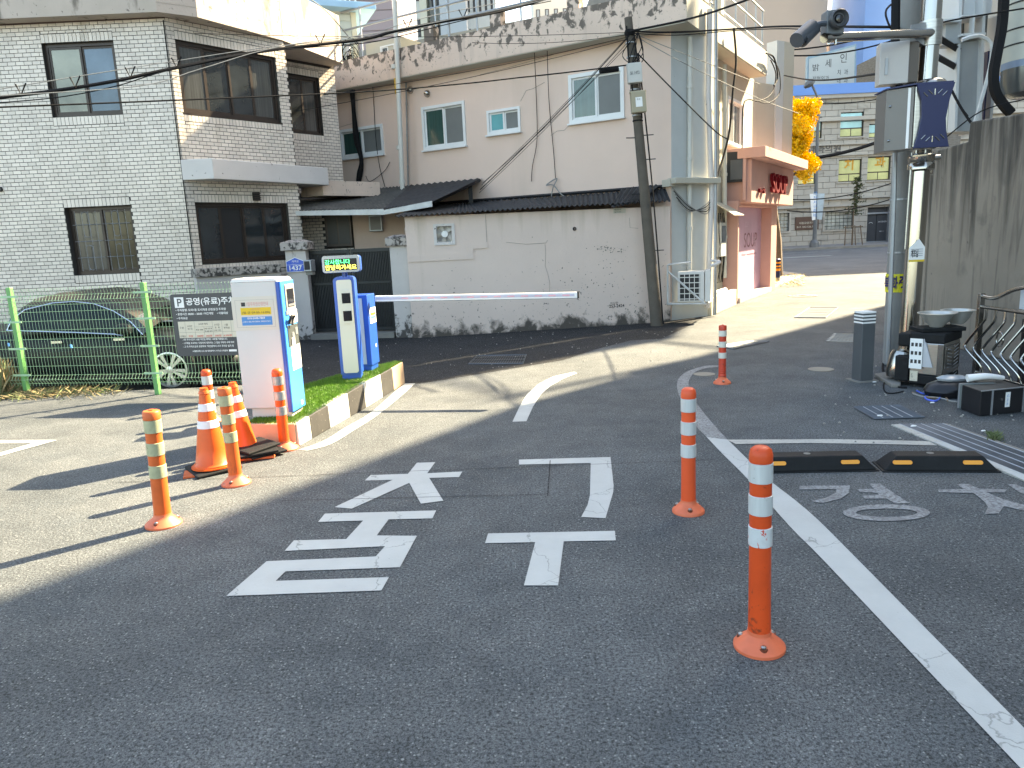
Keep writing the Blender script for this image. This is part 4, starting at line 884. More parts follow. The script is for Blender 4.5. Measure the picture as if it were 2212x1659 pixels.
# sign box
T0 = G(1622.6, 437, 2.15); T1 = G(1712.3, 443.7, 2.15); fst = Fr(T0, T1)
zs0 = 2.15; zs1 = fst.uz(*z6b(530, 225))[1]; zc = fst.uz(*z6b(630, 110), .25)[1]
MB().box(fst, 0, fst.L, -1.3, 0, zs0, zs1).build('sign_box', m_shop, shop, bevel=.01)
MB().box(fst, -.12, fst.L + .3, -1.4, .30, zs1 + .002, zs1 + .22).build('canopy', m_shop, shop, bevel=.01)
for k in range(7): MB().box(fst, -.08 + (fst.L + .3) * k / 7, -.10 + (fst.L + .3) * (k + 1) / 7, .012, .27, zs1 - .012, zs1 + .001).build('soffit_panel', mat('soffit_rose', (.50, .30, .28), .6), shop)
q = fst.uz(*z6b(670, 545)); q_ = fst.uz(*z6b(825, 400))
lt = text('SOUP', fst, q[0], q[1] - .03, q_[1] - q[1] + .03, mat('sign_red', (.17, .010, .016), .9, var=.03, spec=.1), shop, w=.04, width=q_[0] - q[0], name='sign_letters', depth=.07, weight=.004)
q = fst.uz(*z6b(565, 615)); text('for 숲', fst, q[0], 2.36, .11, mat('sign_red', (.50, .018, .022), .35), shop, w=.01, name='sign_letters', depth=.05, width=.52)
# stepped filler above side pier, dark opening behind
qd = ffl.uz(*z6b(250, 460), -.05), ffl.uz(*z6b(425, 150), -.05)
MB().box(ffl, qd[1][0], ffl.L + .15, -.4, -.01, zt_ + .002, zs1 + .2).build('upper_flank', m_shop, shop)
MB().box(ffl, qd[0][0], qd[1][0] - .003, -.42, -.03, qd[0][1], qd[1][1]).build('dark_recess', m_dark, shop); MB().box(ffl, qd[0][0] + .1, qd[0][0] + .35, -.029, .0, qd[0][1] + .05, qd[0][1] + .45).build('old_unit', m_signg, shop)
MB().box(ffl, -.5, .35, -.30, .25, zs1 - .05, zs1 + .03).build('pipe_shelf', m_gutter, shop)
# planter beside the shop
pl = thing('concrete_planter', 'low cream planter wall between the drain pipes and the shop', 'planter', G(1565, 670))
fpl = Fr(G(1537, 683), G(1591, 659)); MB().box(fpl, 0, fpl.L - .01, -.12, 0, 0, .34).build('wall', m_cream, pl, bevel=.01); MB().box(fpl, 0, fpl.L - .01, -.7, -.121, 0, .22).build('soil', mat('soil', (.05, .04, .03), .95, var=.3, vs=20, bump=.8), pl)
MB().tube([fpl.pt(.6, -.25, .33), fpl.pt(fpl.L - .1, -.22, .33)], .055, 8).build('drain_pipe', m_gutter, None, smooth=True, label='short white pipe lying on the planter beside the shop', cat='pipe')
MB().lathe([(.09, 0), (.11, .05), (.08, .13), (.02, .14)], 9, fpl.pt(.35, -.3, .22)).build('stone', mat('tan_stone', (.36, .27, .14), .9), None, label='small tan stone lying in the planter', cat='stone')
# meter box + awning between pipes and shop
mt = thing('utility_boxes', 'stack of grey meter boxes and cables under a small metal hood beside the shop', 'meter box', fs2.pt(.3, 0, 1.5))
fm2 = Fr(fs2.pt(-.1, .0, 0), fs2.pt(.8, .0, 0))
qh = fm2.uz(*z6b(150, 700), .1)
MB().box(fm2, .05, .42, .01, .14, 1.05, 1.75).build('meter_housing', m_greyp, mt, bevel=.01); MB().box(fm2, .10, .36, .142, .15, 1.35, 1.68).build('meter_glass', m_glass, mt)
h = [fm2.pt(-.1, .02, 2.15), fm2.pt(.6, .02, 2.15), fm2.pt(.75, .42, 1.88), fm2.pt(-.05, .42, 1.88)]
MB().loft(h, [(p[0], p[1], p[2] + .02) for p in h]).build('hood', m_cream, mt)
rr = random.Random(5)
for k in range(7):
    u = .0 + rr.random() * .5; MB().tube(curvep([fm2.pt(u, .08, 1.95), fm2.pt(u + rr.uniform(-.1, .1), .12, 1.5), fm2.pt(u + rr.uniform(-.15, .15), .10, 1.0), fm2.pt(u, .06, .5)]), .008, 4).build('loose_cable', rr.choice([m_cable, m_wirel]), mt, fix=False)
# AC unit on bracket
z6_ = z6
ac = thing('air_conditioner_unit', 'white outdoor air conditioner unit in an angle bracket on the building corner', 'air conditioner', V(1500, 640, R0, R1))
fac = Fr((2.92, 13.28), (3.60, 13.06))
qa_ = fac.rect([z6(1545, 728), z6(1650, 725), z6(1652, 925), z6(1547, 925)])
fq = Fr(fac.pt(qa_[0], 0, 0), fac.pt(qa_[1] + .25, 0, 0)); W = .46; z0, z1_ = qa_[2], qa_[3]
MB().box(fq, 0, W, -.34, 0, z0, z1_).build('casing', m_kwhite, ac, bevel=.012)
MB().box(fq, .03, W * .84, .001, .006, z0 + .03, z1_ - .05).build('grille_back', m_dark, ac)
b = MB()
for k in range(5): b.box(fq, .03, W * .84, .006, .014, z0 + .05 + k * (z1_ - z0 - .12) / 4.4, z0 + .065 + k * (z1_ - z0 - .12) / 4.4)
b.build('grille_bars', m_kwhite, ac)
for k in range(5): MB().box(fq, .03 + k * .085, .042 + k * .085, .0145, .02, z0 + .03, z1_ - .05).build('grille_rib', m_kwhite, ac)
fside = Fr(fq.pt(W + .01, 0, 0), fq.pt(W + .01, -.5, 0))
MB().box(fside, .0, .22, .0, .10, z0 + .0, z1_ + .02).build('side_cover', m_kwhite, ac, bevel=.01)
br = MB(); p_ = fq.pt
for a_, c_ in (((-.17, .03, z1_ + .13), (-.17, .03, z0 - .03)), ((-.17, .03, z0 - .03), (W + .02, .03, z0 - .03)), ((-.17, .03, z1_ + .02), (W, .035, z0 - .02)), ((-.17, .03, z1_ + .13), (.22, -.1, z1_ + .16)), ((W + .02, .03, z0 - .03), (W + .1, -.5, z0 - .03)), ((-.17, .03, z0 - .03), (-.1, -.4, z0 - .03))): br.tube([p_(*a_), p_(*c_)], .018, 4)
br.build('bracket', m_gutter, ac, fix=False)
MB().tube(curvep([fq.pt(W + .1, -.1, z1_ + .08), fq.pt(W + .25, -.2, z1_ + .14), fq.pt(W + .1, -.4, z1_ + .16)]), .03, 6).build('insulated_pipe', m_band, ac, fix=False)

# ================================================================== SHADE-CASTING OFFICE BUILDING ON THE RIGHT, CONCRETE WALL
off_ = thing('office_building', 'tall rendered office building behind the concrete wall on the right', 'building', (20, 12, 0))
ob = [(9.6, 10.0), (12.59, 15.19), (15.09, 18.85), (17.12, 20.89), (19.3, 23.1), (22.35, 26.2), (40, 20), (40, -12), (12, -10), (8.3, 3)]
MB().prism(ob, 0, 15).build('wall', m_facade, off_)
for i in range(0, 5):
    f = Fr(ob[i + 1], ob[i]); f = Fr(ob[i], ob[i + 1]); f2_ = Fr(ob[i + 1], ob[i])
    for fl_ in range(4):
        for k in range(max(1, int(f.L / 1.9))):
            u = .35 + k * 1.9
            if u + 1.2 < f.L: window(off_, Fr(ob[i], ob[i + 1]) if Fr(ob[i], ob[i + 1]).n.x < 0 else Fr(ob[i + 1], ob[i]), (u, u + 1.2, 1.2 + fl_ * 3.4, 2.7 + fl_ * 3.4), 2, m_white, [m_glass], w=.05, sill=False)
bb = thing('added_shade_board', 'high slanted billboard on steel arms at the office building roof edge', 'billboard', (19.5, 24.2, 14))  # unseen board, added to block the sun over a wedge of the lane
pq_ = lambda p_, q_: (.788 * q_ + .616 * p_, .616 * q_ - .788 * p_)
fbb = Fr(pq_(-8.55, 30.8), pq_(-7.3, 30.8)); MB().pf(fbb, [(0, 15.7), (fbb.L, 17.15), (fbb.L, 21.0), (0, 21.0)], -.1, .1).build('board', m_facade, bb)
for z_ in (17.4, 20.4): MB().tube([fbb.pt(fbb.L * .5, 0, z_), (20.6, 23.6, z_)], .06, 6).build('arm', m_galv, bb, fix=False)
MB().tube([(20.6, 23.6, 14.9), (20.6, 23.6, 20.6)], .08, 8).build('post', m_galv, bb, fix=False)
cw = thing('concrete_wall', 'high stained grey concrete wall with a stepped top at the right edge', 'wall', (5.8, 9, 0))
W0 = G(1992, 735); W0 = Vector((W0.x, W0.y)); W1 = Vector((5.62, 3.0)); fcw = Fr(W0, W1)
# this wall faces left (-x): frame from far to near has outward normal toward -x
prof = [(2035, 323), (2090, 306), (2095, 263), (2212, 244)]
pz = [fcw.uz(*p) for p in prof]
poly = [(0, 0), (fcw.L, 0), (fcw.L, pz[3][1] + .1), (pz[3][0], pz[3][1]), (pz[2][0], pz[2][1]), (pz[1][0], pz[1][1]), (.0, pz[0][1])]
MB().pf(fcw, poly, -.25, 0).build('wall', m_wallc, cw, bevel=.02)
MB().box(Fr(W0, W1), -.06, -.001, -.30, .02, 0, pz[0][1] - .3).build('corner_edge', m_wallc, cw)
# steel frame, duct and clad cylinder above the wall
z6c = zoom(2200, 0, 5.183)
st = thing('steel_tower', 'pale grey steel columns and beams rising behind the concrete wall', 'steel tower', (7.5, 11.5, 0))
Ys = 11.4
def sbox(x0, y0, x1, y1, d, m, nm, root, Y=Ys, bev=.0):
    a_ = at(*z6c(x0, y1), Y); c_ = at(*z6c(x1, y0), Y); xa = a_.x; xb = c_.x
    return MB().b3(min(xa, xb), max(xa, xb), Y, Y + d, min(a_.z, c_.z), max(a_.z, c_.z)).build(nm, m, root, bevel=bev)
m_stl = mat('pale_grey_steel', (.34, .36, .37), .5, .1, var=.06); m_stl2 = mat('white_steel', (.56, .58, .58), .5, var=.05)
p_ = [at(*z6c(*q), Ys) for q in ((1045, 550), (1340, 520), (1290, 1700), (975, 1700))]
MB().loft(p_, [Vector((v.x, v.y + .35, v.z)) for v in p_]).build('column_web', m_stl, st)
for xa, xb, w in ((1040, 975, 12), (1345, 1292, 12)):
    q = [at(*z6c(xa, -300), Ys - .08), at(*z6c(xa + 40, -300), Ys - .08), at(*z6c(xb + 22, 1700), Ys - .08), at(*z6c(xb - 10, 1700), Ys - .08)]
    MB().loft(q, [Vector((v.x, v.y + .5, v.z)) for v in q]).build('column_flange', m_stl2, st)
sbox(840, 250, 1055, 570, .3, m_stl, 'beam_end', st, Ys - .1); sbox(830, 235, 1060, 285, .4, m_stl2, 'beam_flange', st, Ys - .2)
sbox(1070, 180, 1370, 210, .4, m_stl2, 'beam_flange', st, Ys - .15); sbox(1060, 420, 1375, 465, .4, m_stl2, 'beam_flange', st, Ys - .2); sbox(1200, 180, 1235, 430, .1, m_stl2, 'stiffener', st, Ys - .16)
sbox(1080, -350, 1480, 190, .5, m_stl2, 'cladding_panel', st, Ys + .1); sbox(1400, 190, 1560, 1800, .3, m_stl2, 'cladding_panel', st, Ys + .3); sbox(1340, 660, 1402, 1800, .2, m_navy, 'dark_gap', st, Ys + .31); sbox(1060, 190, 1400, 500, .1, mat('dim_steel', (.10, .105, .10), .6), 'back_plate', st, Ys + .36)
for (a_, c_) in (((745, 480), (1010, 640)), ((740, 735), (965, 860))):
    pA, pB = at(*z6c(*a_), Ys - .3), at(*z6c(*c_), Ys); MB().tube([pA, pB], .05, 4).build('brace', m_dark, st, fix=False)
dk = thing('roof_duct', 'dark ventilation duct with a bright curved pipe high behind the steel pole', 'duct', at(2070, 20, 12.5))
sbox(700, -400, 1080, 150, .5, m_dark, 'duct_box', dk, 12.3); pA = [at(*z6c(*q), 12.1) for q in ((780, 55), (840, 70), (870, 130), (860, 190))]
MB().tube(curvep(pA), .05, 8).build('duct_pipe', m_gutter, dk, smooth=True, fix=False)
cd = thing('clad_tank', 'big cream panelled tank with blue band and round dark underside above the concrete wall', 'tank', at(2212, 120, 10.6))
tx = at(*z6c(1980, 700), 10.6); rT = abs(tx.x - at(*z6c(1640, 700), 10.6).x)
zt = [at(*z6c(1700, y), 10.6).z for y in (-400, 810, 900, 1080, 1270)]
for nm, za, zb2, m in (('tank_cladding', zt[0], zt[1], mat('cream_cladding', (.50, .50, .43), .5, var=.05)), ('tank_band', zt[1], zt[2], mat('slate_blue_band', (.20, .26, .35), .4)), ('tank_base', zt[2], zt[4], mat('dark_tank_metal', (.13, .14, .14), .25, .5))):
    pr_ = [(rT, za), (rT, zb2)] if nm != 'tank_base' else [(rT, za), (rT * .99, (za + zb2) / 2), (rT * .88, zb2 + .05), (rT * .6, zb2), (0, zb2)]
    MB().lathe(pr_, 40, (tx.x, tx.y, 0)).build(nm, m, cd, smooth=True)
for y in (60, 400, 600): MB().lathe([(rT + .005, at(*z6c(1700, y), 10.6).z - .01), (rT + .005, at(*z6c(1700, y), 10.6).z + .01)], 40, (tx.x, tx.y, 0)).build('tank_seam', m_dark, cd, fix=False)
pp = [at(*z6c(*q), 10.4) for q in ((1620, -200), (1590, 300), (1520, 700), (1480, 950), (1500, 1180), (1600, 1350), (1700, 1460))]
cable(pp, .07, 'thick black conduit curving down in front of the clad tank', name='conduit', cat='conduit', group=None)
bpy.data.objects[-1] if 0 else None
pp = [at(*z6c(*q), 10.9) for q in ((1060, 520), (1180, 480), (1300, 470), (1420, 540), (1455, 680), (1410, 950), (1320, 1280), (1230, 1590), (1200, 1700))]
cable(pp, .028, 'pale ribbed hose arching down beside the steel column', m_gutter, name='hose', cat='hose', group=None)
for k, (a_, c_) in enumerate((((930, 1170), (1180, 1590)), ((900, 1130), (1140, 1500)))):
    cable([at(*z6c(*a_), 10.7), at(*z6c(*c_), 10.4)], .018 if k == 0 else .008, ['thick black stay cable slanting down to the concrete wall top', 'thin stay wire slanting beside the thick one above the concrete wall'][k], sag=.02)
wl_ = MB(); 
# dark block on wall top
q = fcw.uz(2083, 290); MB().box(fcw, q[0] - .2, q[0] + .15, -.6, -.3, 2.4, q[1] + .15).build('notch_block', mat('dark_block', (.06, .055, .05), .9, var=.3, vs=8), None, label='sooty dark block standing behind the step in the concrete wall top', cat='block')

# ================================================================== ACROSS THE MAIN ROAD
YF = 57.6
stone = thing('stone_building', 'grey stone clad clinic building across the main road', 'building', (27, YF, 0))
z4 = zoom(1900, 0, 3.318)
ff = Fr((8, YF), (44, YF))
def fr4(x0, y0, x1, y1, zf=z4): return ff.rect([zf(x0, y0), zf(x1, y0), zf(x1, y1), zf(x0, y1)])
wins = [fr4(665, 930, 858, 1135), fr4(903, 1025, 1095, 1140), fr4(650, 1322, 840, 1508), fr4(890, 1300, 1080, 1495), fr4(415, 970, 512, 1150), fr4(315, 1400, 460, 1530)]
gb = [fr4(530, 262, 770, 410, z5), fr4(110, 275, 238, 428, z5)]
dq = fr4(885, 225, 1075, 515, z5)
ztop = ff.uz(*z4(700, 800))[1]
wall(stone, ff, 0, ztop, wins + gb + [dq], m_stonej, depth=.35, back=6)
# stone blocks
sb = MB(); row = 0; z = .05; cols = .95; rows = .43
blocks = []
while z < ztop - .1:
    h = rows; u = -.5 * (row % 2) * cols
    while u < ff.L:
        a_, c_, e_, g2 = max(0, u), min(ff.L, u + cols - .03), z, min(z + h - .03, ztop)
        segs = [(a_, c_, e_, g2)]
        for o in wins + gb + [dq]:
            ns = []
            for s in segs:
                if s[1] <= o[0] or s[0] >= o[1] or s[3] <= o[2] or s[2] >= o[3]: ns.append(s); continue
                if s[0] < o[0]: ns.append((s[0], o[0], s[2], s[3]))
                if s[1] > o[1]: ns.append((o[1], s[1], s[2], s[3]))
                m0, m1 = max(s[0], o[0]), min(s[1], o[1])
                if s[2] < o[2]: ns.append((m0, m1, s[2], o[2]))
                if s[3] > o[3]: ns.append((m0, m1, o[3], s[3]))
            segs = ns
        blocks += [s for s in segs if s[1] - s[0] > .05 and s[3] - s[2] > .04]
        u += cols
    z += rows; row += 1
blocks.sort(key=lambda s: abs(s[0] - 17.5)); 
for s in blocks[:290]: MB().box(ff, s[0], s[1], 0, .05, s[2], s[3]).build('stone_block', m_stone, stone, fix=False)
for s in blocks[290:]: sb.box(ff, s[0], s[1], 0, .05, s[2], s[3])
if sb.v: sb.build('stone_field', m_stone, stone, kind='stuff', fix=False)
for i, o in enumerate(wins):
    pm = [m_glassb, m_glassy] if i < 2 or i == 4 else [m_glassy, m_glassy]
    h = o[3] - o[2]
    W = MB().box(ff, o[0], o[1], -.2, -.15, o[2], o[3]).build('window', m_frame, stone)
    MB().box(ff, o[0] + .06, o[1] - .06, -.149, -.14, o[2] + h * .38, o[3] - .06).build('pane', pm[0], W); um = (o[0] + o[1]) / 2
    MB().box(ff, o[0] + .06, um - .03, -.149, -.14, o[2] + .08, o[2] + h * .33).build('pane', pm[1], W); MB().box(ff, um + .03, o[1] - .06, -.149, -.14, o[2] + .08, o[2] + h * .33).build('pane', pm[1], W)
    MB().box(ff, o[0] - .1, o[1] + .1, .051, .15, o[2] - .10, o[2]).build('sill', m_stone, W)
text('치', ff, wins[2][0] + .48, wins[2][2] + .85, .85, mat('orange_window_letter', (.62, .30, .03), .6), stone, w=-.13, weight=.03)
text('과', ff, wins[3][0] + .6, wins[3][2] + .9, .85, mat('orange_window_letter', (.62, .30, .03), .6), stone, w=-.13, weight=.03)
q = ff.uz(*z4(400, 1275)); text('내과의원', ff, q[0], q[1], .6, m_stonej, stone, w=.08, width=2.4, weight=.02)
for o in gb:
    W = MB().box(ff, o[0], o[1], -.3, -.25, o[2], o[3]).build('glass_block_window', m_glass, stone)
    nx, nz = max(3, int((o[1] - o[0]) / .28)), 5
    for i in range(nx):
        for j in range(nz):
            a_, e_ = o[0] + (o[1] - o[0]) * i / nx, o[2] + (o[3] - o[2]) * j / nz
            MB().box(ff, a_ + .02, o[0] + (o[1] - o[0]) * (i + 1) / nx - .02, -.249, -.16, e_ + .02, o[2] + (o[3] - o[2]) * (j + 1) / nz - .02).build('glass_block', mat('glass_block', (.34, .36, .33), .25, var=.3, vs=2), W)
    t = MB()
    for q in ((o[0] - .12, o[1] + .12, o[3], o[3] + .12), (o[0] - .12, o[1] + .12, o[2] - .12, o[2]), (o[0] - .12, o[0], o[2], o[3]), (o[1], o[1] + .12, o[2], o[3])): t.box(ff, q[0], q[1], .051, .16, q[2], q[3])
    t.build('surround', m_stone, W)
dd = MB().box(ff, dq[0], dq[1], -.4, -.3, dq[2], dq[3]).build('entrance_door', m_signg, stone)
t = MB()
for q in ((dq[0] - .02, dq[0] + .07, dq[2], dq[3] + .02), (dq[1] - .07, dq[1] + .02, dq[2], dq[3] + .02), (dq[0] + .07, dq[1] - .07, dq[3] - .5, dq[3] - .38), (dq[0] + .07, dq[1] - .07, dq[2], dq[2] + .08)): t.box(ff, q[0], q[1], -.29, -.1, q[2], q[3])
t.build('door_frame', m_galv, dd)
MB().box(ff, (dq[0] + dq[1]) / 2 - .015, (dq[0] + dq[1]) / 2 + .015, -.299, -.27, dq[2] + .1, dq[3] - .52).build('door_joint', m_dark, dd)
text('⌒', ff, dq[0] + .3, dq[3] - 1.2, .1, m_swhite, dd, w=-.295, width=.28); text('24시간진료센터', ff, dq[0] + 1.0, dq[3] - 1.15, .12, m_swhite, dd, w=-.295, width=.7); text('←', ff, dq[0] + 1.1, dq[3] - 1.85, .08, m_swhite, dd, w=-.295, width=.4)
for z_ in (ztop, ztop - 5.2 + 3.6): MB().box(ff, -.3, ff.L + .3, .051, .35, z_ - .13, z_ + .13).build('cornice', m_stone, stone)
for py in (1195, 1285): q = ff.uz(*z4(700, py)); MB().box(ff, 0, ff.L, .051, .22, q[1] - .06, q[1] + .06).build('string_course', m_stone, stone)
for py in (155, 215): q = ff.uz(*z5(600, py)); MB().box(ff, 0, ff.L, .051, .30, q[1] - .07, q[1] + .07).build('string_course', m_stone, stone)
MB().box(ff, -.3, ff.L + .3, -.5, .45, ztop + .132, ztop + .85).build('blue_parapet', m_blueb, stone)
pq = fr4(288, 305, 480, 412, z5); pl_ = MB().box(ff, pq[0], pq[1], .051, .15, pq[2], pq[3]).build('plaque', m_plaque, stone)
text('대림요양과기관', ff, pq[0] + .3, pq[2] + .42, .17, m_cream2, pl_, w=.152, width=1.3); text('B1F. 042.526.7575', ff, pq[0] + .12, pq[2] + .15, .13, m_cream2, pl_, w=.152, width=1.55)
# advertising board on its roof
bd = thing('roof_signboard', 'big pale clinic signboard with dark lettering on the stone building roof', 'signboard', at(1795, 190, 60))
fbd = Fr((8, 60.5), (44, 59.5)); q = fbd.rect([z4(388, 470), z4(800, 360), z4(785, 790), z4(385, 800)])
pbd = [fbd.uz(*z4(*p)) for p in ((388, 800), (790, 795), (800, 365), (395, 470))]
MB().pf(fbd, pbd, -.4, 0).build('frame', mat('signboard_frame', (.22, .32, .38), .5), bd)
pin = [fbd.uz(*z4(*p), .01) for p in ((400, 795), (776, 785), (785, 385), (405, 490))]
MB().pf(fbd, pin, .01, .05).build('board', mat('signboard_face', (.42, .44, .42), .6, var=.02), bd)
for s, x, y, h, w_ in (('밝', 435, 590, .5, .5), ('세', 540, 560, .6, .45), ('인', 665, 520, .66, .48), ('치  과', 640, 622, .38, .82), ('정형외과', 435, 675, .36, 1.25), ('내  과', 638, 692, .38, .82), ('가정의학과', 432, 752, .40, 1.3), ('소아과', 638, 762, .38, .82)):
    q = fbd.uz(*z4(x, y), .06); text(s, fbd, q[0], q[1], h, m_dprint, bd, w=.055, width=w_)
# tower blocks behind
def block(nm, lab, zf, x0, y0, x1, Y, m, wn_=None, top=None, wm=None, zb_=0, ww=.5, D=8):
    a_ = at(*zf(x0, y0), Y); c_ = at(*zf(x1, y0), Y); t = thing(nm, lab, 'building', ((a_.x + c_.x) / 2, Y, 0)); zt = top or max(a_.z, c_.z)
    MB().b3(a_.x, c_.x, Y, Y + D, zb_, zt).build('wall', m, t)
    f = Fr((a_.x, Y), (c_.x, Y))
    if wn_:
        nx, z0, dz = wn_; wm_ = wm or m_glass
        for i in range(nx):
            z = z0
            while z + dz < zt:
                u = f.L * (i + .5) / nx; W = MB().box(f, u - f.L / nx * ww / 2, u + f.L / nx * ww / 2, .001, .06, z, z + dz * .5).build('window', m_frame, t)
                MB().box(f, u - f.L / nx * ww / 2 + .1, u + f.L / nx * ww / 2 - .1, .061, .07, z + .1, z + dz * .5 - .1).build('pane', wm_, W); z += dz
    return t, f, zt
I4 = z4
block('tower_block', 'tall beige sided block rising behind the stone building', z4, -600, -700, 590, 84, m_beigeb, None, 75)
t, f, zt = block('tower_block', 'orange and grey block beside the bright blue building', z4, 585, 82, 905, 90, m_beigeb, None, None)
aa = at(*z4(700, 100), 90).x; a2 = at(*z4(790, 100), 90).x; MB().b3(aa, a2, 89.6, 89.99, 0, 75).build('orange_panel', m_orangeb, t)
MB().b3(a2, at(*z4(905, 100), 90).x, 89.7, 89.98, 0, 75).build('grey_panel', mat('warm_grey_panel', (.36, .31, .29), .7), t)
block('tower_block', 'bright blue building with small windows behind the signboard', z4, 905, -700, 1500, 80, m_blueb, (3, 26, 8), 70, m_glassb, ww=.28)
t, f, zt = block('brick_building', 'grey brick building with a red sign seen past the steel pole', z4, 1230, 330, 1720, 57, mat('grey_brick', (.16, .145, .125), .85, var=.3, vs=3, scl=(1, 1, 4)), (5, 5, 3.2), None, m_glass)
zq = at(*z5(1400, 250), 51.8).z, at(*z5(1400, 140), 51.8).z; xq = at(*z5(1300, 200), 51.8).x, at(*z5(1500, 200), 51.8).x
rs = thing('red_shop_sign', 'red shop sign with a white letter L between pole and concrete wall', 'sign', (xq[0], 51.8, 3)); MB().b3(xq[0], xq[1] + 4, 51.5, 51.9, zq[0], zq[1]).build('board', m_redsign, rs); MB().b3(xq[0], xq[1] + 4, 51.5, 51.9, zq[1] + .01, zq[1] + .9).build('trim', m_swhite, rs)
fq_ = Fr((xq[0], 51.5), (xq[1] + 4, 51.5)); text('-L', fq_, at(*z5(1382, 200), 51.5).x - xq[0], zq[0] + .6, zq[1] - zq[0] - 1.1, m_swhite, rs, w=.01, weight=.02)
MB().b3(xq[0], xq[1] + 4, 51.7, 51.95, .15, zq[0] - .05).build('shopfront', m_dark, rs)
zv = at(*z5(1385, 540), 49); MB().lathe([(.9, .16), (1.0, .5), (.6, 1.0), (0, 1.1)], 10, (zv.x, 50.9, 0)).build('blue_bag', mat('bright_blue_sack', (.02, .16, .6), .5, var=.2, vs=4), None, label='bright blue bag heap on the far pavement beside the dark shopfront', cat='bag')
# behind the pink building
zb_ = zb
t, f, zt = block('sided_house', 'mauve sided house rising behind the rooftop shed', zb, 540, -300, 1010, 27, m_purple, None, 14)
for k in range(28): MB().box(f, 0, f.L, .001, .03, 4.6 + k * .32, 4.88 + k * .32).build('siding_board', m_purple, t, fix=False)
window(t, f, (f.L * .05, f.L * .3, 9.3, 11.2), 2, m_white, [m_glass], w=.06)
block('apartment_block', 'white apartment block with a grid of brown windows beyond the railing', zb, 1010, -900, 1240, 72, m_aptw, (4, 8, 3.0), 60, None)
block('apartment_block', 'cream stair tower between two apartment blocks', zb, 1225, -900, 1290, 71, m_aptc, None, 60)
block('apartment_block', 'white apartment block with brown windows right of the cream tower', zb, 1285, -900, 1420, 74, m_aptw, (3, 8, 3.0), 60, None)
block('apartment_block', 'plain pale grey apartment gable wall without windows', zb, 1412, -900, 1662, 70, m_aptg, None, 60)
block('apartment_block', 'white apartment block with windows right of the plain grey gable', zb, 1660, -900, 1935, 76, m_aptw, (5, 8, 3.0), 60, None, ww=.4)
block('apartment_block', 'distant pale tower with grey window strips seen over the parapet', z3, 415, -120, 700, 110, m_aptw, (4, 10, 3.0), None, mat('grey_strip_glass', (.3, .33, .36), .4), ww=.45)
block('apartment_block', 'weathered grey concrete block behind the right parapet', z3, 860, -10, 1135, 48, m_conc, None)
block('apartment_block', 'pale office block with turquoise windows at the right parapet', z3, 1135, -25, 1260, 62, m_aptw, (3, 12, 3.0), None, m_glasst)
sb_ = thing('low_roof_wall', 'long grey weathered roof wall seen behind the pink parapet', 'wall', (-1, 22, 0)); fz = Fr((-6, 25), (1.5, 21.2)); qz = fz.uz(*z3(400, 160)); MB().box(fz, 0, fz.L, -.2, 0, 0, qz[1] + .05).build('wall', m_conc, sb_)
t, f, zt = block('glass_office_tower', 'tall grey office tower farther along the main road', z4, 2600, 0, 2601, 58, m_facade)
bpy.data.objects.remove([c for c in COL.objects if c.parent is t][0])
t.location = (70, 66, 0); MB().b3(40.5, 115, 58, 74, 0, 43).build('wall', m_facade, t)
f = Fr((40.5, 58), (115, 58))
for i in range(12):
    for j in range(11): window(t, f, (2 + i * 6, 6 + i * 6, 2 + j * 3.7, 4.2 + j * 3.7), 1, m_frame, [m_glass], w=.06, sill=False) if i < 3 else None
# street lamp on the far pavement with banners
bp_ = G(1757, 541); YL = 51.6
lp = thing('street_lamp', 'grey street lamp with two banners on the far pavement', 'street lamp', at(1757, 541, YL))
pts = [at(*z5(448, 570), YL), at(*z5(462, 300), YL), at(*z4(468, 1400), YL), at(*z4(486, 830), YL), at(*z4(448, 740), YL), at(*z4(425, 690), YL)]
lg_ = mat('lamp_grey', (.12, .125, .13), .5, .3, var=.05); MB().tube(pts[:4], .16, 8, .10).build('pole', lg_, lp, smooth=True, fix=False); MB().tube(pts[3:], .07, 6).build('arm', lg_, lp, fix=False)
MB().lathe([(.1, 0), (.36, .10), (.40, .25), (.22, .42), (0, .45)], 14, pts[5] - Vector((0, 0, .2)), Matrix.Rotation(R(-35), 3, 'Y')).build('lamp_head', lg_, lp, smooth=True)
MB().lathe([(.32, 0), (.3, .3), (.18, .5)], 12, (pts[0].x, pts[0].y, .15)).build('base', lg_, lp)
fbn = Fr((10, YL - .1), (40, YL - .1))
for nm_, c4, m in (('banner', ((412, 115), (468, 112), (458, 330), (432, 335)), m_swhite), ('banner', ((474, 112), (535, 112), (512, 330), (472, 325)), mat('pale_blue_banner', (.35, .42, .46), .6, var=.25, vs=1.5))):
    q = [fbn.uz(*z5(*p)) for p in c4]; bn = MB().pf(fbn, q, 0, .03).build(nm_, m, lp)
q = fbn.uz(*z5(436, 310)); text('대\n전\n서\n구\n축\n제', fbn, q[0], q[1], 1.7, m_bprint, lp, w=.04, width=.24, name='banner_lettering')
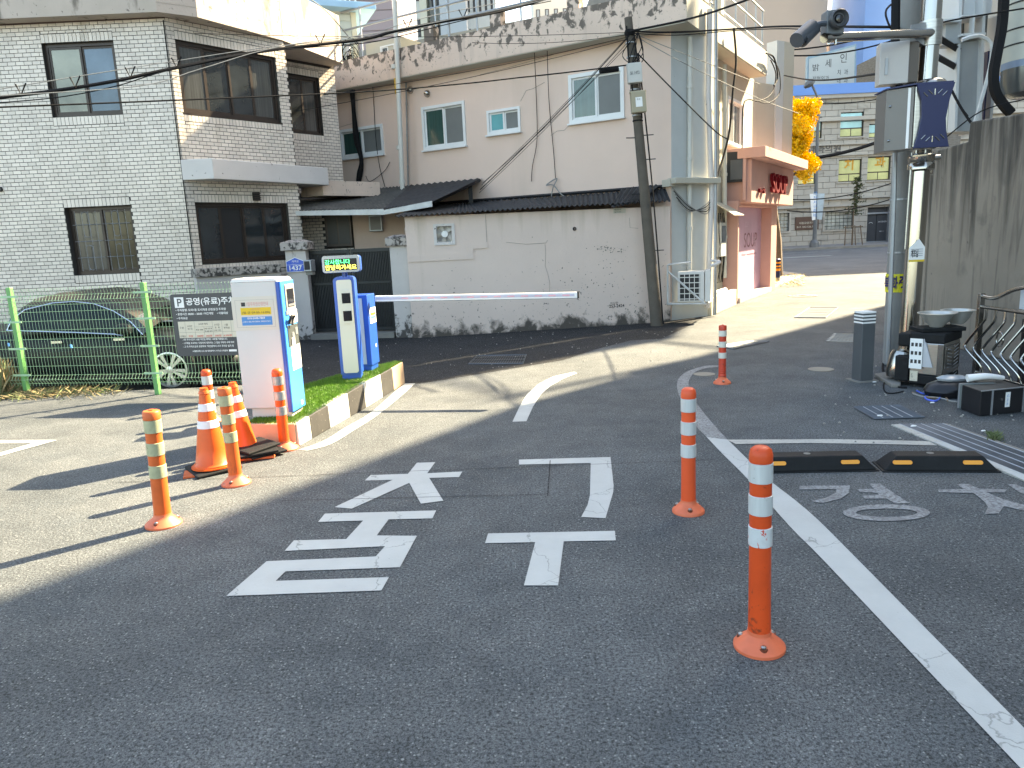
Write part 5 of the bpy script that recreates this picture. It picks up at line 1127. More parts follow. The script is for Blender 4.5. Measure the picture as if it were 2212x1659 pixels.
# ginkgo tree
gt = thing('ginkgo_tree', 'ginkgo tree with bright yellow autumn leaves beside the shop', 'tree', G(1680, 599))
tb_ = G(1680, 599)
MB().tube([(tb_.x, tb_.y, 0), (tb_.x - .05, tb_.y, 1.2), (tb_.x - .25, tb_.y, 2.6), (tb_.x - .1, tb_.y, 4.2), (tb_.x + .1, tb_.y, 6.5)], .17, 9, .05).build('trunk', m_bark, gt, smooth=True)
rg = random.Random(11); clumps = []
lb = MB()
def tp(x, y, dy=0): return at(*z4(x - 28, y), tb_.y + dy)
edge = [(455, 850), (400, 880), (340, 900), (300, 960), (250, 1000), (420, 1000), (360, 1060), (300, 1100), (250, 1180), (340, 1150), (390, 1150), (300, 1250), (350, 1230), (380, 1280), (330, 1330), (410, 1320), (390, 1370), (375, 1400), (260, 1300), (240, 1350), (200, 1100), (180, 1000), (190, 1250), (150, 1150), (260, 795), (240, 900), (430, 930), (440, 1360)]
for (x, y) in edge:
    for s in range(5 if x != 260 or y != 795 else 1):
        p = tp(x, y, rg.uniform(-.7, .7)); clumps.append((p + Vector((rg.gauss(0, .10), 0, rg.gauss(0, .12))), rg.uniform(.13, .26) if (x, y) != (260, 795) else .12))
for k in range(26):
    a_ = rg.uniform(0, 6.28); r_ = rg.uniform(.4, 1.9); clumps.append((Vector((tb_.x - .75 + r_ * math.cos(a_) * .8, tb_.y + r_ * math.sin(a_), rg.uniform(3.2, 5.5))), .30))
for p, r_ in clumps:
    n = int(360 * (r_ / .34) ** 2)
    for k in range(n):
        v = Vector((rg.gauss(0, 1), rg.gauss(0, 1), rg.gauss(0, 1))).normalized() * r_ * (rg.random() ** .45); c_ = p + v; s = rg.uniform(.025, .045)
        a1 = Vector((rg.gauss(0, 1), rg.gauss(0, 1), rg.gauss(0, 1))).normalized() * s; a2 = a1.cross(Vector((rg.random(), rg.random(), rg.random()))).normalized() * s
        lb.add([c_ - a1, c_ + a2, c_ + a1, c_ - a2], [(0, 1, 2, 3)])
lb.build('crown', m_leaf, gt, kind='stuff', fix=False)
for p, r_ in clumps[::4]: MB().tube([(tb_.x - .15, tb_.y, max(2.8, p.z - 1.2)), Vector((tb_.x - .1, tb_.y, p.z - .5)).lerp(p, .5), p], .04, 5, .012).build('limb', m_bark, gt, fix=False)
fl_ = MB()
for k in range(330):
    q = G(rg.uniform(1672, 1740), rg.uniform(594, 622)); x, y = q.x, q.y; s = .035; a_ = rg.uniform(0, 3); fl_.add([(x - s * math.cos(a_), y - s * math.sin(a_), .056), (x + s * math.sin(a_), y - s * math.cos(a_), .06), (x + s * math.cos(a_), y + s * math.sin(a_), .056), (x - s * math.sin(a_), y + s * math.cos(a_), .07)], [(0, 1, 2, 3)])
fl_.build('fallen_leaves', m_leaf, kind='stuff', fix=False)
# sapling with stakes across the road
sp = thing('young_tree', 'sparse young conifer with support stakes before the stone building', 'tree', at(1840, 532, 52.5)); sb0 = at(1840, 532, 52.5); sb0.z = .15
top_ = at(*z4(815, 1470), 52.5)
MB().tube([sb0, (sb0.x + .04, sb0.y, 3), top_], .06, 7, .015).build('trunk', m_bark, sp, fix=False)
lf_ = MB(); rg = random.Random(4)
for k in range(46):
    z = 2.2 + (top_.z - 2.2) * k / 46; L_ = .95 * (1 - .75 * k / 46) * rg.uniform(.4, 1.1); a_ = rg.uniform(0, 6.28); t = (z - .15) / (top_.z); o = Vector((sb0.x + (top_.x - sb0.x) * t, sb0.y, z)); d = Vector((math.cos(a_), math.sin(a_), .1)) * L_
    for j in range(26):
        c_ = o + d * (j / 26) + Vector((rg.gauss(0, .05), rg.gauss(0, .05), rg.gauss(0, .04))); s = .045; a1 = Vector((rg.gauss(0, 1), rg.gauss(0, 1), rg.gauss(0, 1))).normalized() * s; a2 = a1.cross(Vector((.3, .5, .8))).normalized() * s
        lf_.add([c_ - a1, c_ + a2, c_ + a1, c_ - a2], [(0, 1, 2, 3)])
lf_.build('crown', m_dgreen, sp, kind='stuff', fix=False)
for dx in (-.65, .12, .6): MB().tube([(sb0.x + dx, sb0.y - .3, .15), (sb0.x + dx * .8, sb0.y - .1, 1.5)], .04, 5).build('stake', m_bark, sp, fix=False)
MB().tube([(sb0.x - .7, sb0.y - .15, 1.4), (sb0.x + .65, sb0.y - .15, 1.4)], .035, 5).build('tie_bar', m_bark, sp, fix=False)
# striped bollard
q = G(1676, 611); yb = thing('striped_bollard', 'yellow and black banded steel bollard at the shop corner', 'bollard', (q.x, q.y, 0)); hz_ = zat(q, 559)
r_ = .115
for a_, c_, m in ((0, .22, m_steel), (.222, .50, m_navy), (.502, .60, m_amber), (.602, .66, m_navy), (.662, .72, m_amber), (.722, .80, m_navy), (.802, .87, m_amber), (.872, 1.0, m_navy)):
    MB().lathe([(r_, a_ * hz_), (r_, c_ * hz_)] if c_ < 1 else [(r_, a_ * hz_), (r_, c_ * hz_ - .02), (r_ - .02, hz_), (0, hz_)], 20, (q.x, q.y, 0)).build('band' if a_ else 'foot', m, yb, smooth=True)
# ================================================================== GREEN MESH FENCE
fpA, fpB = G(60, 855), G(342, 852); ffe = Fr(fpA, fpB); UL = ffe.L
u3 = ffe.uz(604, 640)[0]
fence = thing('mesh_fence', 'green welded wire mesh fence in front of the parked black car', 'fence', (fpA.x, fpA.y, 0))
hf = zat(fpB, 610)
posts = [-UL, 0, UL, u3]
for u in posts: 
    P_ = MB().box(ffe, u - .028, u + .028, -.028, .028, 0, hf).build('post', m_green, fence, bevel=.006)
    for z in (.26, .58, .90, 1.20): MB().box(ffe, u - .12, u + .12, .029, .036, z - .012, z + .012).build('clip', m_greenw, P_)
prof_ = [(0, .12), (.0, .15), (.035, .20), (.0, .25), (.0, hf - .22), (.035, hf - .17), (.0, hf - .11), (.012, hf - .06), (.03, hf - .04), (.02, hf - .025)]
vw = MB().tube([F0.pt(0, w, z) for w, z in prof_], .0028, 4).mesh('vertical_wire', fix=False); vw.materials.append(m_greenw)
u = posts[0] + .03; az = math.atan2(ffe.d.y, ffe.d.x); n = 0
while u < u3:
    if all(abs(u - p) > .03 for p in posts):
        o = bpy.data.objects.new('vertical_wire', vw); COL.objects.link(o); o.parent = fence; q = ffe.d * u; o.location = (q.x, q.y, 0); o.rotation_euler = (0, 0, az); n += 1
    u += .0425
for z, w in [(.15, 0), (.20, .035), (.25, 0), (hf - .22, 0), (hf - .17, .035), (hf - .11, 0)] + [(.36 + .108 * k, 0) for k in range(7)]:
    MB().tube([ffe.pt(posts[0], w - .004, z), ffe.pt(u3, w - .004, z)], .0021, 4).build('horizontal_wire', m_greenw, fence, fix=False)
# small blue tags
for x, y in ((80, 780), (655, 795)):
    q = ffe.uz((0 + x / 3.6867) / 1.1573, (650 + y / 3.6867) / 1.1573, .01); MB().box(ffe, q[0] - .012, q[0] + .012, .005, .012, q[1] - .02, q[1] + .02).build('tag', mat('tag_blue', (.15, .42, .75), .5), fence)
# parking sign on the fence
z7 = zoom(0, 650, 3.6867); z42 = zoom(420, 720, 8.2955)
ps = thing('parking_sign', 'charcoal public car park fee board hung on the green fence', 'sign', ffe.pt(UL, .05, .8))
WS = .055
q1 = ffe.uz(*z7(1562, 318), WS); q2 = ffe.uz(*z7(1640, 888), WS)
su0 = (q1[0] + ffe.uz(*z42(200, 1410), WS)[0]) / 2; sz1, sz0 = q1[1], q2[1]; su1 = su0 + 1.02; su0_ = su0
rc = .03; pl4 = []
for (cx_, cz_, a0_) in ((su1 - rc, sz0 + rc, -90), (su1 - rc, sz1 - rc, 0), (su0 + rc, sz1 - rc, 90), (su0 + rc, sz0 + rc, 180)):
    for k in range(5): pl4.append((cx_ + rc * math.cos(R(a0_ + k * 22.5)), cz_ + rc * math.sin(R(a0_ + k * 22.5))))
MB().pf(ffe, pl4, WS - .012, WS).build('board', m_signg, ps)
def S(x, y): return ffe.uz(*z42(x, y), WS)
def st_(s, x, y, h, m=m_swhite, wd=None, wt=0):
    q = S(x, y); text(s, ffe, q[0], q[1], h, m, ps, w=WS + .002, width=wd, weight=wt, depth=.001)
px = S(1, 0)[0]; KX = (S(1200, 500)[0] - S(200, 500)[0]) / 1000
q = S(150, 415); MB().box(ffe, q[0], q[0] + 195 * KX, WS + .001, WS + .003, q[1], q[1] + 200 * KX).build('parking_symbol', m_swhite, ps)
text('P', ffe, q[0] + 60 * KX, q[1] + 28 * KX, 145 * KX, m_signg, ps, w=WS + .004, depth=.001, weight=.01)
st_('공영(유료)주차장', 385, 385, 165 * KX, wd=1180 * KX, wt=.018)
st_('• 주차장명: 도마1동 도시재생 근린상권 주차장', 165, 490, 48 * KX, wd=1045 * KX, wt=.02); st_('• 운영시간: 08:00 ~ 20:00 / 야간개방     • 이용대상', 175, 572, 48 * KX, wd=1080 * KX, wt=.02); st_('• 주차요금', 190, 655, 46 * KX, wd=225 * KX, wt=.02)
ta, tb2 = S(200, 705), S(240, 1038)
tx0 = ta[0]; tz1 = S(200, 700)[1]; tz0 = S(240, 1040)[1]; tx1 = su1 - .02
MB().box(ffe, tx0 + .003, tx1, WS + .001, WS + .003, tz0, tz1).build('fee_table', m_cream2, ps)
cols_ = [0, 150, 345, 535, 720, 915, 1105]
tl = MB()
for c_ in cols_[1:]: 
    zz = tz1 if c_ != 535 else tz1 - 110 * KX; tl.box(ffe, tx0 + c_ * KX, tx0 + c_ * KX + .0016, WS + .003, WS + .0036, tz0, zz)
tl.box(ffe, tx0, tx1, WS + .003, WS + .0036, tz0 + 105 * KX, tz0 + 105 * KX + .0016); tl.box(ffe, tx0 + 345 * KX, tx0 + 720 * KX, WS + .003, WS + .0036, tz1 - 110 * KX, tz1 - 110 * KX + .0016)
tl.build('table_lines', m_dprint, ps)
def tt(s, cx_, cy_, h, m, wd): text(s, ffe, tx0 + (cx_ - wd / 2) * KX, tz1 - (cy_ + h / 2) * KX, h * KX, m, ps, w=WS + .004, width=wd * KX, depth=.0005, weight=.01)
tt('구 분', 75, 120, 40, m_dprint, 85); tt('1시간', 245, 90, 38, m_dprint, 100); tt('까 지', 245, 145, 38, m_dprint, 95); tt('2시간 까지', 530, 55, 38, m_dprint, 190); tt('최초 10분', 440, 165, 34, m_dprint, 150); tt('10분 초과 후', 627, 145, 30, m_dprint, 160); tt('매 10분 마다', 627, 195, 30, m_dprint, 160)
tt('3시간', 815, 75, 38, m_dprint, 105); tt('초  과', 815, 130, 36, m_dprint, 100); tt('(10분 기준)', 815, 185, 32, m_dprint, 150); tt('1일', 1010, 80, 38, m_dprint, 60); tt('주차권', 1010, 140, 38, m_dprint, 120)
for s, c_, w_, m in (('1구획당', 75, 120, m_dprint), ('무료', 245, 90, m_rprint), ('200원', 440, 130, m_rprint), ('200원', 627, 130, m_rprint), ('300원', 815, 130, m_rprint), ('6,500원', 1015, 165, m_rprint)): tt(s, c_, 285, 42, m, w_)
st_('- 1회 주차시간이 10분 미만일 때에는 10분을 적용합니다.', 300, 1095, 42 * KX, wd=950 * KX, wt=.015); st_('- 1구획을 초과하는 자동차에 대하여는 그 점용 구획의 수에 따라', 310, 1168, 42 * KX, wd=1080 * KX, wt=.015); st_('- 그 외 주차요금과 관련하여 "대전광역시 서구 주차장 설치 및', 320, 1240, 42 * KX, wd=1060 * KX, wt=.015)
st_('※ 불편사항 신고: ◎ 대전광역시 서구(도시재생과', 520, 1335, 42 * KX, wd=735 * KX, wt=.02)
q = S(1270, 1315); MB().box(ffe, q[0], q[0] + 160 * KX, WS + .001, WS + .003, q[1], q[1] + 38 * KX).build('phone_patch', m_swhite, ps)

# ------------------------------------------------------------------ car
YC, ZG = 9.45, -.15
car = thing('parked_car', 'black car with chrome window trim parked behind the green fence', 'car', (-5.4, YC + .8, ZG))
def cz(x, y, dy=0): return at(*z7(x, y), YC + dy)
fwx = at(375, 803, YC).x; rwx = fwx - 2.38; xr, xf = rwx - .72, fwx + .80
bz = cz(700, 680).z
def ring(x, w0, zt, zlow=.0):   # half widths; returns section pts (full loop)
    yc = YC + .86; s = []
    for k, (wf, zf_) in enumerate([(.90, .0), (.985, .18), (1.0, .45), (.985, .72), (.93, .93), (.80, 1.0), (.35, 1.02)]): s.append((wf * w0, zlow + (zt - zlow) * zf_))
    return [(x, yc - a_, b_) for a_, b_ in s] + [(x, yc + a_, b_) for a_, b_ in s[::-1]]
stn = [(xr, .62, .55), (xr + .08, .76, .66), (xr + .35, .85, .80), (xr + .9, .86, bz + .02), (rwx + .9, .86, bz), (fwx - .7, .86, bz - .01), (fwx - .2, .86, bz - .07), (fwx + .3, .84, bz - .16), (xf - .18, .80, bz - .26), (xf - .04, .68, bz - .38), (xf, .55, bz - .5)]
b = MB(); zl = ZG + .20
for i in range(len(stn) - 1):
    A_, B_ = ring(*stn[i], zl), ring(*stn[i + 1], zl); n = len(A_); b.add(A_ + B_, [(k, (k + 1) % n, n + (k + 1) % n, n + k) for k in range(n)])
b.add(ring(*stn[0], zl), [tuple(range(14))]); b.add(ring(*stn[-1], zl), [tuple(range(14))])
bm = bmesh.new(); me = b.mesh('body', wloc(car)); bm.from_mesh(me); bmesh.ops.remove_doubles(bm, verts=bm.verts, dist=.001); bmesh.ops.recalc_face_normals(bm, faces=bm.faces); bm.to_mesh(me); bm.free()
o = bpy.data.objects.new('body', me); COL.objects.link(o); o.parent = car; me.materials.append(m_carb); me.shade_smooth(); md = o.modifiers.new('sub', 'SUBSURF'); md.levels = 1; md.render_levels = 2
# cabin
wp = [cz(*p) for p in ((40, 655), (60, 560), (160, 470), (400, 410), (600, 395), (800, 415), (1000, 480), (1180, 575), (1310, 690))]
rf = [(p.x, p.z) for p in wp]
def cab(t, inset, zadd): return [(x, YC + .02 + inset + (.10 if 1 < i < 7 else 0) * 0, z + zadd) for i, (x, z) in enumerate(rf)]
near = [(x, YC + .03 + max(0, (z - bz)) * .42, z) for x, z in rf]; far = [(x, 2 * (YC + .86) - y, z) for (x, y, z) in near]
out = [(x + (-.03 if x < rf[4][0] else .05), YC + .06 + max(0, z - bz) * .46, z + .05) for x, z in rf]; mid_ = [(x, YC + .45, z + .07) for x, y, z in out]; out2 = [(x, 2 * (YC + .86) - y, z) for x, y, z in out]; mid2 = [(x, 2 * (YC + .86) - y, z) for x, y, z in mid_]
loops = [[Vector(q) for q in L__] for L__ in (near, out, mid_, mid2, out2, far)]
b = MB(); n = len(near); b.add([p for L__ in loops for p in L__], [(i * n + k, i * n + k + 1, (i + 1) * n + k + 1, (i + 1) * n + k) for i in range(5) for k in range(1, 7)])
b.build('roof', mat('dusty_car_roof', (.035, .030, .024), .4, .0, var=.2, spec=.4), car, smooth=True)
b = MB(); b.add([p for L__ in loops for p in L__], [(i * n + k, i * n + k + 1, (i + 1) * n + k + 1, (i + 1) * n + k) for i in range(5) for k in (0, 7)]); b.build('windscreen', mat('windscreen', (.035, .035, .03), .08, spec=.8), car, smooth=True)
MB().poly([Vector(p) + Vector((0, -.002, 0)) for p in near]).build('side_window', mat('car_window', (.006, .010, .013), .30, spec=.25), car, fix=False)
MB().poly([Vector(p) for p in far]).build('side_window', m_glass, car, fix=False)
MB().tube([Vector(p) + Vector((0, -.012, 0)) for p in near], .009, 5).build('chrome_trim', m_chrome, car, fix=False)
MB().tube([Vector(near[0]) + Vector((0, -.012, 0)), Vector(near[0]).lerp(Vector(near[-1]), .5) + Vector((0, -.012, .0)), Vector(near[-1]) + Vector((-.25, -.012, .01))], .010, 5).build('chrome_trim', m_chrome, car, fix=False)
mp = cz(1140, 640, -.12); mr_ = MB().lathe([(.0, -.11), (.06, -.09), (.075, 0), (.06, .08), (0, .1)], 12, mp, Matrix.Rotation(R(90), 3, 'Y')).build('wing_mirror', m_carb, car, smooth=True)
for nm_, wx in (('front', fwx), ('rear', rwx)):
    rxm = Matrix.Rotation(R(90), 3, 'X'); zc_ = ZG + .315
    for yy, s in ((YC - .06, 1), (YC + 1.70, -1)):
        wh = MB().lathe([(.20, .0), (.30, .0), (.315, .02), (.315, .18), (.29, .2), (.225, .2), (.225, .10), (0, .10)], 30, (wx, yy + .16, zc_), rxm).build('wheel', m_tyre, car, smooth=True)
        if s > 0:
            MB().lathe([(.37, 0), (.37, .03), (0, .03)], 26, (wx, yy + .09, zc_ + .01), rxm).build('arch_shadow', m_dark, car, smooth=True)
            MB().lathe([(.215, .12), (.228, .185), (.228, .205), (.210, .208), (.203, .19), (.20, .12)], 30, (wx, yy + .16, zc_), rxm, caps=False).build('rim', m_rim, wh, smooth=True)
            for k in range(10):
                an = 2 * math.pi * k / 10 + (.18 if k % 2 else -.18) * .6; c0_ = Vector((wx, yy - .045, zc_)); r1, r2 = .04, .205
                e = Vector((math.cos(an), 0, math.sin(an))); t_ = Vector((-math.sin(an), 0, math.cos(an)))
                q = [c0_ + e * r1 - t_ * .012, c0_ + e * r2 - t_ * .024, c0_ + e * r2 + t_ * .024, c0_ + e * r1 + t_ * .012]; MB().loft(q, [v + Vector((0, .03, 0)) for v in q]).build('spoke', m_rim, wh)
            MB().lathe([(.045, .10), (.045, .205), (0, .212)], 18, (wx, yy + .16, zc_), rxm).build('hub_cap', m_rim, wh, smooth=True)
q = MB().lathe([(0, 0), (.09, .02), (.11, .06), (.05, .14)], 12, (xf - .16, YC + .16, bz - .33), Matrix.Rotation(R(90), 3, 'Y')).build('headlight', m_glassc, car, smooth=True)
MB().b3(xr + .5, xf - .3, YC - .012, YC + .02, bz - .27, bz - .22).build('side_trim', m_dark, car)
for u_ in (rwx + .95, rwx + 1.75): MB().b3(u_ - .07, u_ + .07, YC - .02, YC + .01, bz - .11, bz - .08).build('door_handle', m_chrome, car)

# weeds at the fence foot
rg = random.Random(2); b1, b2 = MB(), MB()
def blade(b, x, y, z, h, w, lean):
    a_ = rg.uniform(0, 6.28); dx, dy = math.cos(a_) * w, math.sin(a_) * w; l = rg.uniform(0, 6.28); lx, ly = math.cos(l) * lean, math.sin(l) * lean
    b.add([(x - dx, y - dy, z), (x + dx, y + dy, z), (x + lx * .4 + dx * .7, y + ly * .4 + dy * .7, z + h * .6), (x + lx, y + ly, z + h)], [(0, 1, 2), (0, 2, 3)])
for k in range(3000):
    t = rg.random(); X = -6.9 + rg.betavariate(1, 3.6) * 2.8; Y = 8.98 + (X + 6.9) * -.10 + rg.gauss(0, .14)
    hmax = .5 if X < -6.1 else .10
    (blade)(b1 if rg.random() < .55 else b2, X, Y, gh(X, Y), rg.uniform(.05, hmax), .004, rg.uniform(.02, .22))
b1.build('dry_weeds', m_straw, kind='stuff', fix=False, label='dry straw coloured weeds along the fence foot'); b2.build('green_weeds', m_weed, kind='stuff', fix=False, label='green weeds tangled along the fence foot')

# ================================================================== TRAFFIC ISLAND
isl = thing('traffic_island', 'raised island with artificial turf and black and white painted kerb', 'traffic island', G(700, 930))
N0 = G(642, 964); Z8 = zoom(400, 600, 3.0157)
c_near = Vector((-1.80, 5.95)); c_mid = Vector((-1.50, 7.31)); c_far = Vector((-1.27, 8.54)); c_tip = Vector((-1.36, 8.62)); c_b1 = Vector((-1.85, 7.86)); c_b2 = Vector((-2.10, 7.45)); c_left = Vector((-2.23, 6.03))
z_near, z_mid, z_far = .19, .245, .255
top = [(c_near, z_near), (c_mid, z_mid), (c_far, z_far), (c_tip, z_far), (c_b1, z_far), (c_b2, z_mid), (c_left, z_near)]
ins = .0
b = MB(); n = len(top); lo = [(*p, 0.0) for p, z in top]; hi = [(*p, z - .012) for p, z in top]; cen = (-1.75, 7.2, .235)
b.add(hi + [cen], [(i, (i + 1) % n, n) for i in range(n)]); b.add(lo + hi, [(i, (i + 1) % n, n + (i + 1) % n, n + i) for i in range(n)])
b.build('turf_bed', m_turf, isl)
def kerbseg(p, q, zp, zq, m, th=.055, out=.02):
    p, q = Vector(p), Vector(q); d = (q - p).normalized(); nn = Vector((d.y, -d.x))
    a_, b_, c_, d_ = p + nn * out + d * .002, q + nn * out - d * .002, q - nn * th, p - nn * th
    MB().hexa([(*a_, 0), (*b_, 0), (*c_, 0), (*d_, 0), (*(a_ - nn * .008), zp), (*(b_ - nn * .008), zq), (*c_, zq), (*d_, zp)]).build('kerb_block', m, isl, bevel=.006)
def uline(x, y):  # parameter along near->far from zoom pixel on top edge
    g_ = G(*Z8(x, y), .22); return g_
seg = [(1010, 1385, m_kerbw), (1105, 1325, m_kerbb), (1245, 1240, m_kerbw), (1390, 1150, m_kerbb), (1520, 1070, m_kerbw), (1642, 1010, m_kerbb), (1730, 965, m_kerbo)]
L_all = (c_mid - c_near).length; L2 = (c_far - c_mid).length
cuts = []
for x, y, m in seg:
    q = G(*Z8(x, y), z_near + (z_far - z_near) * min(1, max(0, (1385 - y) / 320))); v = Vector((q.x, q.y)) 
    s = (v - c_near).dot((c_mid - c_near).normalized()) if x < 1520 else L_all + max(0, (v - c_mid).dot((c_far - c_mid).normalized()))
    cuts.append(max(0, s))
cuts[0] = 0; cuts[4] = L_all; cuts.append(L_all + L2)
def along(s): return c_near.lerp(c_mid, s / L_all) if s <= L_all else c_mid.lerp(c_far, (s - L_all) / L2)
def zal(s): return z_near + (z_mid - z_near) * min(1, s / L_all) if s <= L_all else z_mid + (z_far - z_mid) * (s - L_all) / L2
for i in range(7): kerbseg(along(cuts[i]), along(cuts[i + 1]), zal(cuts[i]), zal(cuts[i + 1]), seg[i][2])
kerbseg(c_left, c_near, z_near, z_near, m_kerbo); kerbseg(c_far, c_tip, z_far, z_far, m_kerbo)
for p, q, a_, b_ in ((c_tip, c_b1, z_far, z_far), (c_b1, c_b2, z_far, z_mid), (c_b2, c_left, z_mid, z_near)): kerbseg(p, q, a_, b_, m_kerbb, .03, .0)
gb_ = MB(); rg = random.Random(8)
def inside(x, y):
    c = False; j = n - 1
    for i in range(n):
        xi, yi = top[i][0]; xj, yj = top[j][0]
        if (yi > y) != (yj > y) and x < (xj - xi) * (y - yi) / (yj - yi) + xi: c = not c
        j = i
    return c
k = 0
while k < 34000:
    x, y = rg.uniform(-2.28, -1.22), rg.uniform(5.9, 8.7)
    if not inside(x, y): continue
    k += 1; t = (y - 5.95) / 2.6; z = z_near + (z_far - z_near) * min(1, t * 1.4) - .008
    h = rg.uniform(.018, .034); a_ = rg.uniform(0, 6.28); w = .0022; lx, ly = rg.gauss(0, .009), rg.gauss(0, .009); dx, dy = math.cos(a_) * w, math.sin(a_) * w
    gb_.add([(x - dx, y - dy, z), (x + dx, y + dy, z), (x + lx, y + ly, z + h)], [(0, 1, 2)])
gb_.build('artificial_grass', m_blade, isl, kind='stuff', fix=False)

# ------------------------------------------------------------------ payment kiosk
kc = Vector((-1.875, 6.14)); ka = R(-6)
kd = Vector((math.cos(ka), math.sin(ka))); kn = Vector((-kd.y, kd.x))
kiosk = thing('parking_kiosk', 'grey and blue parking payment kiosk standing on the turf island', 'parking kiosk', (kc.x, kc.y, .2))
fk = Fr(kc - kd * .415, kc)         # grey side, toward camera
fkb = Fr(kc, kc + kn * .285)         # blue front, to the right
zk = zat(kc, 604.5); zt0 = .30
MB().box(fk, .05, .40, -.27, -.03, .2, .345).build('plinth', m_cream2 if 0 else m_kwhite, kiosk)
MB().box(fk, 0, .385, -.29, 0, .285, zk - .008).build('cabinet', m_kwhite, kiosk, bevel=.006)
MB().pf(fk, [(0.0, zk - .007), (.385, zk - .007), (.405, zk - .03), (.405, zk + .0), (.38, zk + .015), (0.02, zk + .02)], -.292, .003).build('top_cover', m_swhite, kiosk)
bl = MB().box(fkb, .002, .285, -.03, 0.012, .245, zk - .012).build('front_door', m_sky, kiosk, bevel=.006)
MB().box(fk, .3855, .416, -.002 - .0, .004, .25, zk - .015).build('corner_trim', m_blue, kiosk, bevel=.004)
Zk = zoom(550, 650, 8.2962); Zt = zoom(660, 620, 3.0722)
def kb(x, y, w=.02, zf=Zk): return fkb.uz(*zf(x, y), w)
a_, c_ = kb(1305, 1060), kb(1610, 495); a_ = (max(.04, a_[0]), a_[1])
MB().box(fkb, .07, .26, .0125, .02, kb(1400, 1060)[1], kb(1400, 500)[1]).build('screen_bezel', mat('taupe_metal', (.40, .37, .34), .4, .2), bl, bevel=.004)
MB().box(fkb, .095, .235, .0205, .023, kb(1470, 960)[1], kb(1460, 590)[1]).build('screen', m_lampglass, bl)
MB().box(fkb, .10, .23, .0232, .024, kb(1470, 950)[1], kb(1470, 900)[1]).build('screen_glow', mat('screen_grey', (.16, .17, .18), .2), bl)
MB().box(fkb, .12, .28, .0125, .018, kb(1560, 1290)[1], kb(1560, 1020)[1]).build('notice_paper', m_swhite, bl)
MB().box(fkb, .05, .115, .0125, .02, kb(1420, 1130)[1], kb(1420, 1050)[1]).build('card_reader', m_galv, bl)
zz = kb(1420, 1220)[1]
MB().tube(curvep([fkb.pt(.06, .03, zz - .04), fkb.pt(.07, .05, zz + .02), fkb.pt(.11, .06, zz + .02), fkb.pt(.13, .04, zz), fkb.pt(.10, .04, zz - .05)]), .012, 6).build('handset_lead', m_dark, bl, fix=False)
z1c, z0c = kb(1540, 1330)[1], Zt and fkb.uz(*Zt(240, 745), .02)[1]
MB().box(fkb, .05, .272, .0125, .017, z0c, z1c).build('control_panel', mat('charcoal_panel', (.07, .08, .08), .4), bl, bevel=.004)
MB().lathe([(.028, 0), (.028, .004), (0, .004)], 16, fkb.pt(.15, .018, (z0c + z1c) / 2), Matrix.Rotation(math.atan2(fkb.d.y, fkb.d.x), 3, 'Z') @ Matrix.Rotation(R(90), 3, 'X')).build('intercom_grille', m_galv, bl)
MB().box(fkb, .20, .25, .0175, .022, z1c - .09, z1c - .03).build('coin_slot', m_galv, bl); MB().box(fkb, .10, .17, .0175, .024, z0c + .005, z0c + .07).build('ticket_slot', m_cream2, bl, bevel=.004)
MB().box(fkb, .08, .275, .0125, .0165, fkb.uz(*Zt(265, 925), .02)[1], z0c + .005).build('notice_paper', m_swhite, bl)
zq_ = fkb.uz(*Zt(265, 860), .02)[1]; text('010-5432-7789', fkb, .10, zq_, .02, mat('grey_print', (.2, .2, .2), .6), bl, w=.017, width=.15); text('주차요금 정산 안내', fkb, .115, zq_ + .07, .014, m_dprint, bl, w=.017, width=.11)
zq_ = fkb.uz(*Zt(288, 1192), .02)[1]; MB().box(fkb, .19, .225, .0125, .0145, zq_ - .015, zq_ + .02).build('asset_label', m_swhite, bl)
def kg(x, y): return fk.uz(*Zk(x, y), .0)
p0, p1 = kg(215, 760), kg(1200, 1460)
pu0, pu1 = kg(260, 1100)[0], kg(1200, 1100)[0]; pz0, pz1 = kg(700, 1455)[1], kg(700, 755)[1]; KW = (pu1 - pu0) / 960
MB().box(fk, pu0, min(pu1, .38), .001, .0025, pz0, pz1).build('poster', mat('cream_poster', (.62, .585, .50), .5, var=.02), kiosk)
bu0, bu1, bz0_, bz1_ = pu0 + 75 * KW, pu0 + 890 * KW, pz0 + 60 * KW, pz1 - 70 * KW
bd_ = MB()
for q in ((bu0, bu1, bz0_, bz0_ + .0012), (bu0, bu1, bz1_, bz1_ + .0012), (bu0, bu0 + .0012, bz0_, bz1_), (bu1, bu1 + .0012, bz0_, bz1_)): bd_.box(fk, q[0], q[1], .0025, .003, q[2], q[3])
bd_.build('poster_border', mat('grey_print', (.2, .2, .2), .6), kiosk)
text('1일주차권신청안내', fk, bu0 + 250 * KW, bz1_ - 125 * KW, 85 * KW, mat('faded_pink_print', (.62, .25, .24), .6), kiosk, w=.003, width=450 * KW, depth=.0005)
MB().box(fk, bu0 + 130 * KW, bu0 + 215 * KW, .0025, .003, bz1_ - 125 * KW, bz1_ - 45 * KW).build('poster_logo', m_dprint, kiosk)
MB().box(fk, bu0 + 105 * KW, bu0 + 750 * KW, .0025, .003, bz1_ - 305 * KW, bz1_ - 155 * KW).build('poster_yellow_strip', m_ytape, kiosk)
text('근무시간', fk, bu0 + 330 * KW, bz1_ - 215 * KW, 50 * KW, mat('faded_pink_print', (.62, .25, .24), .6), kiosk, w=.0035, width=190 * KW, depth=.0005); text('(월-금 09:00-16:00)', fk, bu0 + 130 * KW, bz1_ - 290 * KW, 60 * KW, m_dprint, kiosk, w=.0035, width=590 * KW, depth=.0005)
MB().box(fk, bu0 + 110 * KW, bu0 + 755 * KW, .0025, .003, bz0_ + 40 * KW, bz0_ + 215 * KW).build('poster_blue_strip', m_bprint, kiosk)
